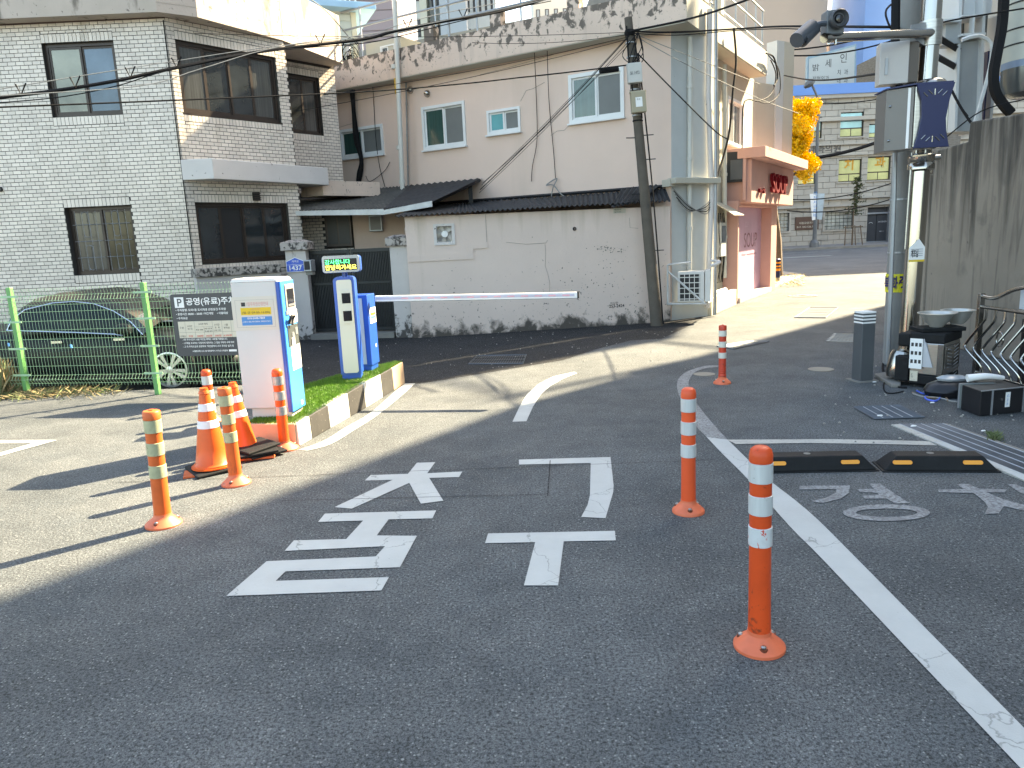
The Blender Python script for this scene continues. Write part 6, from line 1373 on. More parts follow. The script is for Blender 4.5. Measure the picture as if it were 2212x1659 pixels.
text('010-2448-7869', fk, bu0 + 235 * KW, bz0_ + 165 * KW, 42 * KW, m_swhite, kiosk, w=.0035, width=370 * KW, depth=.0005, weight=.02); text('(신청시 성명, 핸드폰번호, 차량번호 접수)', fk, bu0 + 130 * KW, bz0_ + 95 * KW, 36 * KW, m_swhite, kiosk, w=.0035, width=590 * KW, depth=.0005, weight=.015)

# ------------------------------------------------------------------ LED ticket pole
lz = .255; lc = G(760, 818, lz); la = R(4)
ld = Vector((math.cos(la), math.sin(la))); lf = Fr(Vector((lc.x, lc.y)) - ld * .105, Vector((lc.x, lc.y)) + ld * .105)
led = thing('display_post', 'slim blue and cream ticket post with a lit display panel on top', 'display post', (lc.x, lc.y, lz))
Z9 = zoom(780, 620, 4.8773)
zt_ = lf.uz(*Z9(400, 350))[1]
def rrect(f, u0, u1, z0, z1, r, k=5, low=True):
    pts = []
    for (cu, cz_, a0_) in ((u1 - r, z0 + r, -90), (u1 - r, z1 - r, 0), (u0 + r, z1 - r, 90), (u0 + r, z0 + r, 180)):
        for j in range(k): pts.append((cu + r * math.cos(R(a0_ + j * 90 / (k - 1))), cz_ + r * math.sin(R(a0_ + j * 90 / (k - 1)))))
    return pts
pts = [p for p in rrect(lf, 0, .21, lz + .02, zt_, .045)]
pts = [(0, lz + .05), (.21, lz + .05)] + rrect(lf, 0, .21, lz + .05, zt_, .045)[5:15]
MB().pf(lf, pts, -.20, 0).build('body', m_blue, led, smooth=True)
MB().box(lf, .01, .20, -.19, -.012, lz - .03, lz + .049).build('foot', m_blue, led)
MB().pf(lf, rrect(lf, .032, .185, lf.uz(*Z9(490, 1520))[1], zt_ - .03, .022), .001, .012).build('front_panel', mat('cream_panel', (.60, .60, .53), .4, var=.02), led)
wz1, wz0 = lf.uz(*Z9(430, 515))[1], lf.uz(*Z9(430, 915))[1]
MB().pf(lf, rrect(lf, .065, .178, wz0, wz1, .012), .013, .028).build('reader_frame', mat('cream_panel', (.60, .60, .53), .4), led)
hh = (wz1 - wz0)
MB().box(lf, .08, .165, .0285, .031, wz0 + hh * .61, wz0 + hh * .92).build('camera_window', m_lampglass, led); MB().box(lf, .08, .165, .0285, .031, wz0 + hh * .07, wz0 + hh * .38).build('camera_window', m_lampglass, led)
dz0, dz1 = lf.uz(*Z9(350, 300))[1], lf.uz(*Z9(350, 95))[1]; duc = .09; dwid = .40
MB().tube([lf.pt(.115, -.09, zt_ - .01), lf.pt(.115, -.09, dz0 + .02)], .028, 12).build('neck', m_blue, led, smooth=True)
u0_, u1_ = lf.uz(*Z9(122, 200), .03)[0], lf.uz(*Z9(585, 200), .03)[0]
MB().pf(lf, rrect(lf, u0_, u1_, dz0, dz1, .03), -.11, .03).build('display_case', m_blue, led, smooth=True)
MB().pf(lf, rrect(lf, u0_ + .005, u1_ - .005, dz0 + .005, dz1 + .004, .026), .0305, .05).build('display_bezel', m_galv, led, smooth=True)
dsp = MB().box(lf, u0_ + .028, u1_ - .028, .0505, .052, dz0 + .025, dz1 - .028).build('display_screen', m_dark, led)
dh = dz1 - dz0 - .053
text('감사합니다', lf, u0_ + .034, dz0 + .025 + dh * .53, dh * .42, m_lamp_g, dsp, w=.053, width=(u1_ - u0_) * .66); text('안녕히가세요', lf, u0_ + .034, dz0 + .025 + dh * .06, dh * .42, m_lamp_y, dsp, w=.053, width=(u1_ - u0_) * .82)
# ------------------------------------------------------------------ barrier machine and arm
bc = Vector((-1.515, 7.99)); ba = R(-8); bdv = Vector((math.cos(ba), math.sin(ba))); bnv = Vector((-bdv.y, bdv.x))
bar = thing('barrier_machine', 'blue and grey barrier cabinet with a long white arm across the lane', 'barrier', (bc.x, bc.y, .25))
fb1 = Fr(bc - bdv * .31, bc); fb2 = Fr(bc, bc + bnv * .27)
zb1 = zat(bc, 637)
MB().box(fb1, .015, .295, -.25, -.015, .22, .32).build('foot', m_blue, bar)
MB().box(fb1, 0, .31, -.27, 0, .315, zb1).build('cabinet', m_blue, bar, bevel=.008)
MB().box(fb1, .0, .255, .001, .01, .335, zb1 - .035).build('side_panel', m_kgrey, bar, bevel=.003)
q0, q1 = fb2.uz(*Z9(735, 915)), fb2.uz(*Z9(815, 700)); 
bp2 = MB().box(fb2, .05, .25, .001, .004, q0[1], q1[1]).build('notice_paper', m_swhite, bar)
hq = q1[1] - q0[1]
MB().box(fb2, .065, .235, .0045, .005, q0[1] + hq * .50, q0[1] + hq * .68).build('notice_yellow_strip', m_ytape, bp2); MB().box(fb2, .065, .235, .0045, .005, q0[1] + hq * .30, q0[1] + hq * .46).build('notice_blue_strip', m_bprint, bp2)
text('1일주차권신청', fb2, .08, q0[1] + hq * .76, hq * .10, m_dprint, bp2, w=.005, width=.13)
MB().box(fb2, .17, .20, .001, .003, .50, .535).build('asset_label', m_swhite, bar)
ar0, ar1 = Vector((-1.44, 8.10, 1.035)), Vector((.72, 7.72, 1.005))
arm = None
far_ = Fr(ar0, ar1)
def armbox(u0, u1, w0, w1, h0, h1, nm, m):
    def pz_(u, w, h): p = far_.pt(u, w, ar0.z + (ar1.z - ar0.z) * u / far_.L + h); return p
    o_ = MB().hexa([pz_(u0, w1, h0), pz_(u1, w1, h0), pz_(u1, w0, h0), pz_(u0, w0, h0), pz_(u0, w1, h1), pz_(u1, w1, h1), pz_(u1, w0, h1), pz_(u0, w0, h1)]); return o_.build(nm, m, arm or bar)
L_ = far_.L
arm = armbox(0, L_, -.02, .02, -.028, .030, 'barrier_arm', m_swhite); armbox(.01, L_ - .03, .0205, .022, -.012, .014, 'light_strip', mat('lavender_strip', (.50, .47, .56), .4))
k = 0
for i in range(13):
    u = .30 + i * .145; armbox(u, u + .075, .0225, .024, -.006, .008, 'light_segment', mat('pink_led', (.75, .38, .42), .4))
armbox(L_ + .0005, L_ + .018, -.022, .024, -.035, .038, 'end_cap', m_dark); armbox(.0, L_, -.02, .022, -.0345, -.0315, 'rubber_edge', mat('pale_rubber', (.3, .3, .3), .7))

# ================================================================== BOLLARDS
def bolt(root, x, y, z=.02): MB().lathe([(.012, 0), (.012, .008), (.006, .012), (0, .012)], 8, (x, y, z)).build('bolt', m_steeld, root, local=True)
def bollard(px, py, pyt, label, r=.04, cap='dome', om=m_orange, bm_=m_refl, bands=3, taper=0, top=None, lean=(0, 0), ribs=False, base_r=.105, b0=.80, bandh=.105, gap=.075, ang=0, peel=False):
    p = G(px, py); h = zat(p, pyt); t = thing('lane_bollard', label, 'bollard', (p.x, p.y, 0), ang, 'orange flexible bollards')
    t.rotation_euler = (lean[0], lean[1], ang)
    MB().lathe([(base_r, 0), (base_r, .012), (base_r * .93, .02), (base_r * .62, .045), (r * 1.12, .06), (r * 1.1, .075)], 32).build('base', mat('faded_base_plastic', (.66, .14, .06), .5, var=.12, vs=10, masks=[(22, WHITE1, 0, 0, 1, .64, .72, (.25, .07, .04), .6)]), t, local=True, smooth=True)
    prof = [(r * 1.06, .07), (r * 1.03, .18), (r, h * .5)]
    if ribs:
        prof = [(r * 1.05, .07)]
        for k in range(9): z = .10 + k * .022; prof += [(r * 1.05, z), (r * .93, z + .007), (r * .93, z + .012), (r * 1.05, z + .018)]
        prof += [(r, .34)]
    hc = h - (.055 if cap == 'dome' else .05)
    prof += [(r, hc - .004)]
    MB().lathe(prof, 28).build('shaft', om, t, local=True, smooth=True)
    if cap == 'dome': MB().lathe([(r * 1.06, hc - .003), (r * 1.06, hc + .022), (r * .95, hc + .042), (r * .62, hc + .053), (0, h)], 28).build('cap', om, t, local=True, smooth=True)
    else: MB().lathe([(r * 1.08, hc - .003), (r * 1.08, h - .012), (r * .95, h - .004), (r * .3, h - .002), (r * .28, h + .004), (0, h + .004)], 28).build('cap', om, t, local=True, smooth=True)
    z = hc - .006 - bandh
    for k in range(bands):
        zz0, zz1 = z, z + bandh
        MB().lathe([(r + .0005, zz0), (r + .0035, zz0 + .002), (r + .0035, zz1 - .002), (r + .0005, zz1)], 28).build('reflective_band', bm_, t, local=True, smooth=True); z -= bandh + gap
    for a_ in (-math.pi / 2 - .1, math.pi / 6, math.pi * 5 / 6):
        x, y = base_r * .72 * math.cos(a_), base_r * .72 * math.sin(a_); 
        MB().lathe([(.016, 0), (.016, .022), (.0, .022)], 12, (x, y, .012)).build('bolt_pocket', m_dark if 0 else mat('bolt_recess', (.14, .03, .01), .6), t, local=True, smooth=True); MB().lathe([(.011, 0), (.011, .006), (.005, .01), (0, .01)], 8, (x, y, .035)).build('bolt', m_steeld, t, local=True)
    return t
m_peel = mat('peeling_reflective_band', (.60, .62, .62), .3, .1, var=.08, vs=30, masks=[(20, (1.3, 1.3, .8), 0, 0, 1, .60, .615, (.62, .05, .015), 1)])
bA = bollard(1640, 1397, 963, 'nearest and tallest looking orange bollard on the right with a torn lowest band', r=.0405, base_r=.098, bandh=.076, gap=.049, lean=(0, R(-.6)))
kk = [c for c in COL.objects if c.parent is bA and c.name.startswith('reflective_band')]; kk[-1].data = kk[-1].data.copy(); kk[-1].data.materials[0] = m_peel; kk[-1]['label'] = 'torn lowest reflective band'
bollard(1487, 1105, 837, 'orange bollard with three clean white bands on the curved line, behind the nearest one', r=.040, base_r=.093, bandh=.077, gap=.056, om=mat('red_orange_plastic', (.72, .085, .02), .45, var=.1))
bollard(1560, 828, 702, 'dark red ribbed bollard farthest away in the alley mouth', r=.038, base_r=.092, cap='flat', om=m_red, ribs=True, bandh=.062, gap=.055, bm_=mat('cream_band', (.62, .60, .52), .5, var=.05))
bollard(354, 1133, 886, 'faded orange bollard with yellowed bands, leftmost in the frame', r=.046, base_r=.105, cap='flat', om=m_orangep, bm_=m_refly, bandh=.078, gap=.060, lean=(R(0), R(1.6)))
bollard(511, 1045, 836, 'faded orange bollard with yellowed bands beside the front traffic cone', r=.043, base_r=.100, cap='flat', om=m_orangep, bm_=m_refly, bandh=.074, gap=.055, lean=(0, R(-.5)))
bollard(616, 970, 796, 'bright orange bollard with grey bands at the front corner of the turf island', r=.041, base_r=.110, bandh=.072, gap=.052, om=mat('bright_orange_plastic', (.74, .085, .008), .4, var=.08), bm_=mat('silver_band', (.40, .42, .42), .25, .5, var=.15, vs=30))
bollard(458, 910, 798, 'orange bollard half hidden behind the front traffic cone, nearest the fence', r=.045, base_r=.105, bandh=.085, gap=.055, bm_=m_refl)
# cones
def cone(px, py, pyt, label, tilt=(0, 0), rb=.125, plate=True):
    p = G(px, py); h = zat(p, pyt); t = thing('traffic_cone', label, 'traffic cone', (p.x, p.y, .0), group='traffic cones'); t.rotation_euler = (tilt[0], tilt[1], 0); z0 = .035
    rt = .028; f = lambda z: rb + (rt - rb) * (z - z0) / (h - z0)
    MB().lathe([(rb * 1.12, z0), (rb * 1.10, z0 + .02), (f(z0 + .03), z0 + .035), (f(h * .28), h * .28), (f(h - .045) , h - .045), (f(h - .045) + .006, h - .04), (rt + .006, h - .02), (rt + .002, h - .018), (rt, h), (rt - .006, h)], 32).build('body', m_cone, t, local=True, smooth=True)
    for a_, c_ in ((.53, .62), (.73, .82)): MB().lathe([(f(a_ * h) + .0005, a_ * h), (f(a_ * h) + .003, a_ * h + .002), (f(c_ * h) + .003, c_ * h - .002), (f(c_ * h) + .0005, c_ * h)], 32).build('reflective_collar', m_conew, t, local=True, smooth=True)
    if plate:
        MB().b3(-.165, .165, -.165, .165, .008, .034).build('rubber_base', m_rubber, t, local=True, bevel=.01).rotation_euler = (R(2), R(-2), R(38))
        MB().lathe([(rb * 1.22, .034), (rb * 1.22, .044), (rb * 1.05, .044)], 28).build('base_ring', m_cone, t, local=True)
    return t
cone(462, 1015, 838, 'front orange traffic cone with two white collars on a black square base')
cone(531, 981, 825, 'rear orange traffic cone with a split side, standing on stacked rubber plates', tilt=(0, R(-4)), rb=.105, plate=False)
for k, (z0, a_, dx, dy, tx_, m) in enumerate([(.004, 12, .06, .0, 0, mat('orange_plate', (.6, .12, .03), .6)), (.022, 40, .10, .02, 3, m_rubber), (.046, 25, .07, -.02, 6, m_rubber), (.072, 52, .04, .01, 9, m_rubber)]):
    p = G(540, 985); o = MB().b3(-.145, .145, -.145, .145, 0, .018).build('rubber_plate', m, None, local=True, bevel=.005, label=['orange plastic plate at the bottom of the plate stack under the rear cone', 'lowest black rubber plate in the stack under the rear cone', 'middle black rubber plate in the stack under the rear cone', 'topmost tilted black rubber plate under the rear cone'][k], cat='rubber plate', group='stacked plates under the rear cone')
    o.location = (p.x + dx, p.y + dy, z0); o.rotation_euler = (R(tx_ * .3), R(-tx_ * .35), R(a_))
p = G(408, 1027); o = MB().b3(-.10, .10, -.09, .09, 0, .012).build('rubber_plate', mat('orange_plate', (.6, .12, .03), .6), None, local=True, label='flat orange plate poking out under the front traffic cone base', cat='rubber plate'); o.location = (p.x + .06, p.y + .03, .002); o.rotation_euler = (0, 0, R(20))
# ================================================================== WHEEL STOPS
def wheelstop(xa, xb, yb, label):
    A_, B_ = G(*z2(xa, yb[0])), G(*z2(xb, yb[1])); f = Fr(A_, B_); t = thing('wheel_stop', label, 'wheel stop', (A_ + B_) / 2, group='rubber wheel stops')
    L_ = f.L; D_, h, s = .155, .10, .085
    lo = [f.pt(0, 0, .008), f.pt(L_, 0, .008), f.pt(L_, -D_ - .05, .008), f.pt(0, -D_ - .05, .008)]; hi = [f.pt(s, -.035, h), f.pt(L_ - s, -.035, h), f.pt(L_ - s, -D_, h), f.pt(s, -D_, h)]
    MB().hexa(lo + hi).build('body', m_rubber, t, bevel=.008); MB().box(f, -.012, L_ + .012, -D_ - .06, .010, 0, .0085).build('flange', m_rubber, t, bevel=.003)
    for u in (.165 * L_, .78 * L_):
        pp = []
        for (cu, a0_) in ((u + .048, -90), (u - .048, 90)):
            for j in range(7): pp.append((cu + .012 * math.cos(R(a0_ + j * 30)), .012 * math.sin(R(a0_ + j * 30))))
        zc_ = .062; yy = -.021
        q = [f.pt(a_, yy + .004 - b_ * .38, zc_ + b_) for a_, b_ in pp]; MB().loft(q, [Vector(v) + Vector((f.n.x * .004, f.n.y * .004, 0)) for v in q]).build('reflector', m_amber, t)
    MB().lathe([(.022, 0), (.022, .002), (0, .002)], 14, f.pt(L_ * .45, -.10, h)).build('bolt_plug', m_conc, t)
wheelstop(612, 1330, (730, 716), 'black rubber wheel stop with amber reflectors, left of the pair, behind the nearest bollard')
wheelstop(1372, 2062, (722, 724), 'black rubber wheel stop with amber reflectors, right of the pair')
# ================================================================== SQUARE POST
p = G(1862, 822); t = thing('square_post', 'square charcoal post with three white bands at its top', 'post', (p.x, p.y, 0), R(10)); h = zat(p, 671)
s = .073
MB().b3(-s, s, -s, s, 0, h - .125).build('shaft', mat('charcoal_post', (.075, .082, .088), .5, var=.06), t, local=True, bevel=.006); z = h - .124
for k in range(7):
    hh_ = .0165; m = m_swhite if k % 2 == 0 else mat('charcoal_post', (.075, .082, .088), .5); MB().b3(-s, s, -s, s, z, z + hh_).build('band', m, t, local=True); z += hh_ + .0005
MB().b3(-s - .04, s + .04, -s - .04, s + .04, 0, .012).build('foot_plate', m_conc, t, local=True)
# ================================================================== POLES
cp0 = G(1930, 787); cpole = thing('concrete_utility_pole', 'thick pale concrete utility pole with steel conduits at the alley edge', 'utility pole', (cp0.x, cp0.y, 0))
tpx = at(1967, 0, cp0.y + .15)
tt_ = Vector(cp0); t2_ = Vector((tpx.x, cp0.y + .15, tpx.z)); d_ = (t2_ - tt_); top2 = tt_ + d_ * 1.35
MB().tube([tt_, top2], .115, 24, .10).build('shaft', m_pole2, cpole, smooth=True, fix=False)
def on_pole(x, y, off=-.13): q = at(x, y, cp0.y + off); return q
MB().tube([on_pole(1918, 785, -.12), on_pole(1925, 600, -.12), on_pole(1932, 420, -.12), on_pole(1935, 237, -.12)], .024, 8).build('conduit', m_galv, cpole, smooth=True, fix=False)
MB().tube([on_pole(1934, 290), on_pole(1933, 150), on_pole(1936, -60)], .045, 8).build('conduit', m_navy if 0 else m_cable, cpole, smooth=True, fix=False)
for y in (310, 430, 545): 
    q = tt_ + d_ * ((at(1950, y, cp0.y).z) / t2_.z); MB().lathe([(.118, -.008), (.118, .008)], 20, q).build('strap', m_galv, cpole, fix=False)
q0, q1 = on_pole(1914, 634, -.13), on_pole(1957, 592, -.13)
ys_ = MB(); nseg = 10
yf = thing('yellow_flyer', 'yellow vinyl flyer with dark blue letters wrapped on the concrete pole', 'flyer', q0)
cxy = tt_ + d_ * (((q0.z + q1.z) / 2) / t2_.z); vs = []
for k in range(nseg + 1):
    a_ = R(-205 + 160 * k / nseg); 
    for z in (q0.z, q1.z): vs.append((cxy.x + .121 * math.cos(a_), cxy.y + .121 * math.sin(a_), z))
MB().add(vs, [(2 * k, 2 * k + 2, 2 * k + 3, 2 * k + 1) for k in range(nseg)]).build('sheet', m_yel, yf, fix=False)
for s_, a0_ in (('북', -172), ('화', -132), ('중', -92)):
    a_ = R(a0_); f = Fr((cxy.x + .123 * math.cos(a_) - .04 * -math.sin(a_) * 1, cxy.y + .123 * math.sin(a_) - .04 * math.cos(a_)), (cxy.x + .123 * math.cos(a_) + .04 * -math.sin(a_), cxy.y + .123 * math.sin(a_) + .04 * math.cos(a_)))
    text(s_, f, -.005, q0.z + .025, (q1.z - q0.z) * .76, mat('flyer_ink', (.03, .02, .12), .5), yf, w=.003, width=.085, weight=.03)
# junction box
jb = thing('junction_box', 'off white steel junction box strapped high on the concrete pole', 'electrical box', on_pole(1935, 150))
Zj = z4
ja, jb1 = at(*Zj(1000, 725), cp0.y - .30), at(*Zj(1210, 385), cp0.y - .30)
fj = Fr((ja.x - .03, cp0.y - .32), (jb1.x, cp0.y - .38)); 
bx = MB().box(fj, 0, fj.L, -.17, 0, ja.z + .02, jb1.z + .04).build('housing', m_kwhite if 0 else mat('warm_white_box', (.46, .435, .41), .4, .1, var=.04), jb, bevel=.006)
MB().box(fj, .05, .075, .001, .012, (ja.z + jb1.z) / 2 - .08, (ja.z + jb1.z) / 2 + .08).build('latch', m_galv, jb); MB().box(fj, fj.L + .001, fj.L + .09, -.17, -.02, ja.z + .03, jb1.z + .03).build('side_bracket', mat('dark_bronze', (.08, .065, .055), .4, .3), jb)
MB().tube([fj.pt(.22, -.1, ja.z + .03), fj.pt(.26, -.14, ja.z - .45)], .035, 7).build('lead_in_tube', m_cable, jb, fix=False)
# stainless steel pole
sp0 = G(1953, 800); spole = thing('steel_pole', 'tall polished stainless steel camera pole leaning slightly beside the concrete pole', 'pole', (sp0.x, sp0.y, 0))
s1 = at(2015, 0, sp0.y + .1); s0v = Vector((sp0.x + .02, sp0.y, 0)); sd = (Vector((s1.x, sp0.y + .1, s1.z)) - s0v); 
MB().tube([s0v, s0v + sd * 1.4], .092, 32, .090).build('shaft', m_steel, spole, smooth=True, fix=False)
def spx(y): 
    for i in range(200):
        q = s0v + sd * (i / 199 * 1.3)
        if P(q)[1] < y: return q
    return s0v + sd
MB().tube([spx(540) + Vector((-.11, -.02, 0)), spx(330) + Vector((-.11, -.02, 0))], .012, 6).build('side_conduit', m_steeld, spole, fix=False)
a0_ = spx(68); aw = at(1780, 82, sp0.y - .9)
q = spx(75)
MB().tube([q + Vector((0, -.05, 0)), Vector((aw.x, aw.y, aw.z))], .042, 14).build('camera_arm', m_steel, spole, smooth=True, fix=False)
MB().lathe([(.108, -.12), (.108, .12)], 24, q).build('arm_collar', m_steeld, spole, smooth=True)
ax = (Vector(aw) - q).normalized()
MB().loft([q + Vector((-.09, -.05, .10)), q + Vector((-.09, -.05, -.12)), q + Vector((-.30, -.18, -.045)), q + Vector((-.30, -.18, .05))], [q + Vector((-.09, -.06, .10)), q + Vector((-.09, -.06, -.12)), q + Vector((-.30, -.19, -.045)), q + Vector((-.30, -.19, .05))]).build('gusset', m_galv, spole)
# cameras
cb = thing('dome_camera', 'grey surveillance camera with round black lens hood on top of the pole arm', 'camera', aw + Vector((.12, 0, .05)))
cA = aw + Vector((.28, -.02, .0)); cA = at(1802, 50, aw.y + .02)
MB().b3(cA.x - .075, cA.x + .085, cA.y - .02, cA.y + .12, cA.z - .10, cA.z + .11).build('housing', mat('camera_grey', (.12, .13, .14), .4, .2, var=.05), cb, bevel=.012)
MB().lathe([(.078, 0), (.082, .06), (.07, .075), (.05, .04), (0, .04)], 20, (cA.x + .015, cA.y - .02, cA.z + .02), Matrix.Rotation(R(90), 3, 'X')).build('lens_hood', m_signg, cb, smooth=True)
MB().lathe([(.045, .035), (.03, .055), (0, .06)], 16, (cA.x + .015, cA.y - .02, cA.z + .02), Matrix.Rotation(R(90), 3, 'X')).build('lens', m_lampglass, cb, smooth=True)
for dx in (-.03, .03): MB().tube([(cA.x + dx, cA.y + .03, cA.z - .10), (cA.x + dx, cA.y + .03, cA.z - .17)], .012, 6).build('mount', m_steel, cb, fix=False)
bcam = thing('bullet_camera', 'dark bullet camera hanging tilted from the end of the pole arm', 'camera', at(1740, 75, aw.y))
b0_, b1_ = at(*z4(450, 235), aw.y), at(*z4(345, 335), aw.y - .12)
MB().tube([b0_, b1_], .058, 14, .062).build('barrel', mat('slate_camera', (.05, .06, .075), .4, var=.05), bcam, smooth=True, fix=False)
dv = (b1_ - b0_).normalized(); MB().tube([b0_ + dv * .02 + Vector((-.012, 0, .022)), b1_ + dv * .05 + Vector((-.02, 0, .022))], .066, 12, .066).build('sun_hood', mat('slate_camera', (.05, .06, .075), .4), bcam, smooth=True, fix=False)
MB().tube([b1_ + dv * .001, b1_ + dv * .012], .045, 12).build('lens', m_lampglass, bcam, fix=False)
MB().tube(curvep([b0_ + Vector((.01, 0, .0)), at(*z4(490, 200), aw.y), at(*z4(545, 195), aw.y)]), .025, 8).build('bracket', mat('slate_camera', (.05, .06, .075), .4), bcam, smooth=True, fix=False)
# navy speaker/display box
nb = thing('navy_equipment_box', 'steel equipment box with a waisted navy front panel and slots on the pole', 'equipment box', spx(250))
Zn = zoom(2180, 180, 3.7708)
Yn = sp0.y - .42
nc = [at(*Zn(*p), Yn) for p in ((425, 120), (752, 105), (708, 708), (425, 722))]
fn = Fr((nc[0].x, Yn + .02), (nc[1].x, Yn - .02)); uz_ = [fn.uz(*Zn(*p)) for p in ((425, 120), (752, 105), (705, 708), (420, 722))]
zt1, zb2_ = uz_[0][1], uz_[3][1]; W_ = fn.L; Hn = zt1 - zb2_
prf = [(0, zb2_), (W_ - .01, zb2_), (W_ - .045, zb2_ + Hn * .25), (W_ - .055, zb2_ + Hn * .45), (W_ - .03, zb2_ + Hn * .75), (W_ + .01, zt1), (.0, zt1), (.05, zt1 - Hn * .25), (.06, zt1 - Hn * .5), (.035, zt1 - Hn * .8)]
MB().pf(fn, prf, .002, .03).build('front_panel', m_navy, nb, bevel=.004)
MB().box(fn, -.0, W_ - .02, -.30, -.001, zb2_ + .01, zt1 - .01).build('housing', m_steeld, nb, bevel=.008)
for k in range(5):
    for top_ in (1, 0):
        a_ = R((-45, -45, 0, 45, 45)[k] * (1 if top_ else -1)); cu = W_ * (.24 + .13 * k); cz_ = (zt1 - .10 if top_ else zb2_ + .10) + (0 if k in (0, 4) else .02) * (1 if top_ else -1)
        e = (math.sin(a_) * .028, math.cos(a_) * .028); MB().tube([fn.pt(cu - e[0], .031, cz_ - e[1]), fn.pt(cu + e[0], .031, cz_ + e[1])], .006, 6).build('slot', m_steel, nb, fix=False)
fsn = Fr(fn.pt(-.20, -.12, 0), fn.pt(-.004, .0, 0))
q = [fn.uz(*Zn(*p)) for p in ((235, 205), (235, 745))]
zs1_, zs0_ = zt1 - .03, zb2_ - .01
cab_ = MB().loft([fn.pt(-.005, -.01, zb2_), fn.pt(-.22, -.14, zb2_ - .0), fn.pt(-.22, -.42, zb2_), fn.pt(-.005, -.32, zb2_)], [fn.pt(-.005, -.01, zt1 - .01), fn.pt(-.22, -.14, zt1 - .01), fn.pt(-.22, -.42, zt1 - .01), fn.pt(-.005, -.32, zt1 - .01)]).build('side_cabinet', mat('grey_cabinet', (.155, .145, .135), .4, .2, var=.05), nb, bevel=.006)
f_s = Fr(fn.pt(-.22, -.14, 0), fn.pt(-.005, -.01, 0))
for z in (zb2_ + .1, zt1 - .17): MB().lathe([(.014, 0), (.014, .02), (0, .02)], 10, f_s.pt(.03, 0, z), Matrix.Rotation(R(60), 3, 'Z') @ Matrix.Rotation(R(90), 3, 'X')).build('lock', m_steel, nb)
MB().box(f_s, f_s.L - .055, f_s.L - .03, .001, .006, zb2_ + .01, zt1 - .02).build('edge_strip', m_swhite, nb)
MB().loft([fn.pt(-.23, -.12, zt1 - .009), fn.pt(0, .02, zt1 + .001), fn.pt(W_, .02, zt1 + .001), fn.pt(W_, -.34, zt1 + .001), fn.pt(-.23, -.44, zt1 - .009)], [fn.pt(-.23, -.12, zt1 + .003), fn.pt(0, .02, zt1 + .014), fn.pt(W_, .02, zt1 + .014), fn.pt(W_, -.34, zt1 + .014), fn.pt(-.23, -.44, zt1 + .003)]).build('lid', m_navy, nb)
q = spx(181); MB().lathe([(.18, 0), (.17, .05), (.13, .09), (.095, .10)], 28, (q.x, q.y - .06, zt1 + .015)).build('chrome_cap', m_steel, nb, smooth=True)
q = spx(332); MB().lathe([(.10, -.09), (.13, -.07), (.13, -.02), (.115, 0), (.13, .02), (.13, .07), (.10, .09)], 24, (q.x, q.y, zb2_ - .10)).build('clamp', m_steel, nb, smooth=True)
MB().tube([(q.x - .16, q.y - .06, zb2_ - .08), (q.x + .16, q.y - .06, zb2_ - .06)], .03, 8).build('clamp_bolt', m_steeld, nb, fix=False)
# paper notice
q0, q1 = at(*z5(1228, 680), sp0.y - .11), at(*z5(1370, 485), sp0.y - .11)
fpn = Fr((q0.x, sp0.y - .115), (q1.x, sp0.y - .115)); W_ = fpn.L; zb3 = q0.z; zt3 = q1.z; pn = thing('paper_notice', 'house shaped plastic sleeved notice taped to the steel pole', 'notice', (q0.x, q0.y, q0.z))
MB().pf(fpn, [(0, zb3), (W_, zb3), (W_, zt3 - .09), (W_ * .6, zt3), (0, zt3 - .09)], 0, .003).build('sheet', m_swhite, pn)
MB().box(fpn, 0, W_, .0035, .004, zb3, zb3 + .02).build('yellow_edge', m_ytape, pn); text('개조심', fpn, .02, zt3 - .19, .08, m_dprint, pn, w=.004, width=W_ * .45, weight=.03)
for k in range(4): MB().box(fpn, .02, W_ - .02, .0035, .004, zb3 + .06 + k * .022, zb3 + .066 + k * .022).build('print_line', m_galv, pn)

# leaning concrete pole in front of the annex
l0 = G(1419, 704); l1 = at(1357, 38, l0.y + .05); lpole = thing('leaning_pole', 'slender leaning concrete cable pole in front of the pink annex', 'utility pole', (l0.x, l0.y, 0))
lv0, lv1 = Vector((l0.x, l0.y, -.02)), Vector(l1)
MB().tube([lv0, lv1], .106, 20, .064).build('shaft', m_pole, lpole, smooth=True, fix=False)
def lpx(y):
    for i in range(300):
        q = lv0.lerp(lv1, i / 299)
        if P(q)[1] < y: return q
    return lv1
for y, s_ in ((300, -1), (295, 1), (347, 1), (543, 1), (420, -1)):
    q = lpx(y); MB().tube([q + Vector((s_ * .07, -.02, 0)), q + Vector((s_ * .23, -.06, .0))], .009, 6).build('step_bolt', m_dark, lpole, fix=False)
for y in (95, 125, 196, 250, 262): q = lpx(y); MB().lathe([(.088, -.01), (.088, .01)], 16, q).build('strap', m_galv if y != 262 else m_cable, lpole, fix=False)
for k, (ya, yb_, dx) in enumerate(((80, 260, .05), (120, 700, .09), (60, 210, -.06))):
    MB().tube(curvep([lpx(ya) + Vector((dx, -.10, 0)), lpx((ya + yb_) / 2) + Vector((dx * 1.3, -.13, 0)), lpx(yb_) + Vector((dx, -.12, 0))]), .013, 5).build('riser_cable', m_cable, lpole, fix=False)
MB().lathe([(.075, -.05), (.09, 0), (.075, .05)], 12, lpx(73)).build('cable_clamp', m_cable, lpole, fix=False)
rg = random.Random(1)
for k in range(6):
    q = lpx(75); a_ = rg.uniform(0, 6.28); MB().tube(curvep([q + Vector((.12, -.1, .0)), q + Vector((.15 + rg.uniform(-.3, .1), -.16, -.2 - rg.random() * .3)), q + Vector((.0, -.14, -.5))]), .007, 4).build('loose_loop', m_cable, lpole, fix=False)
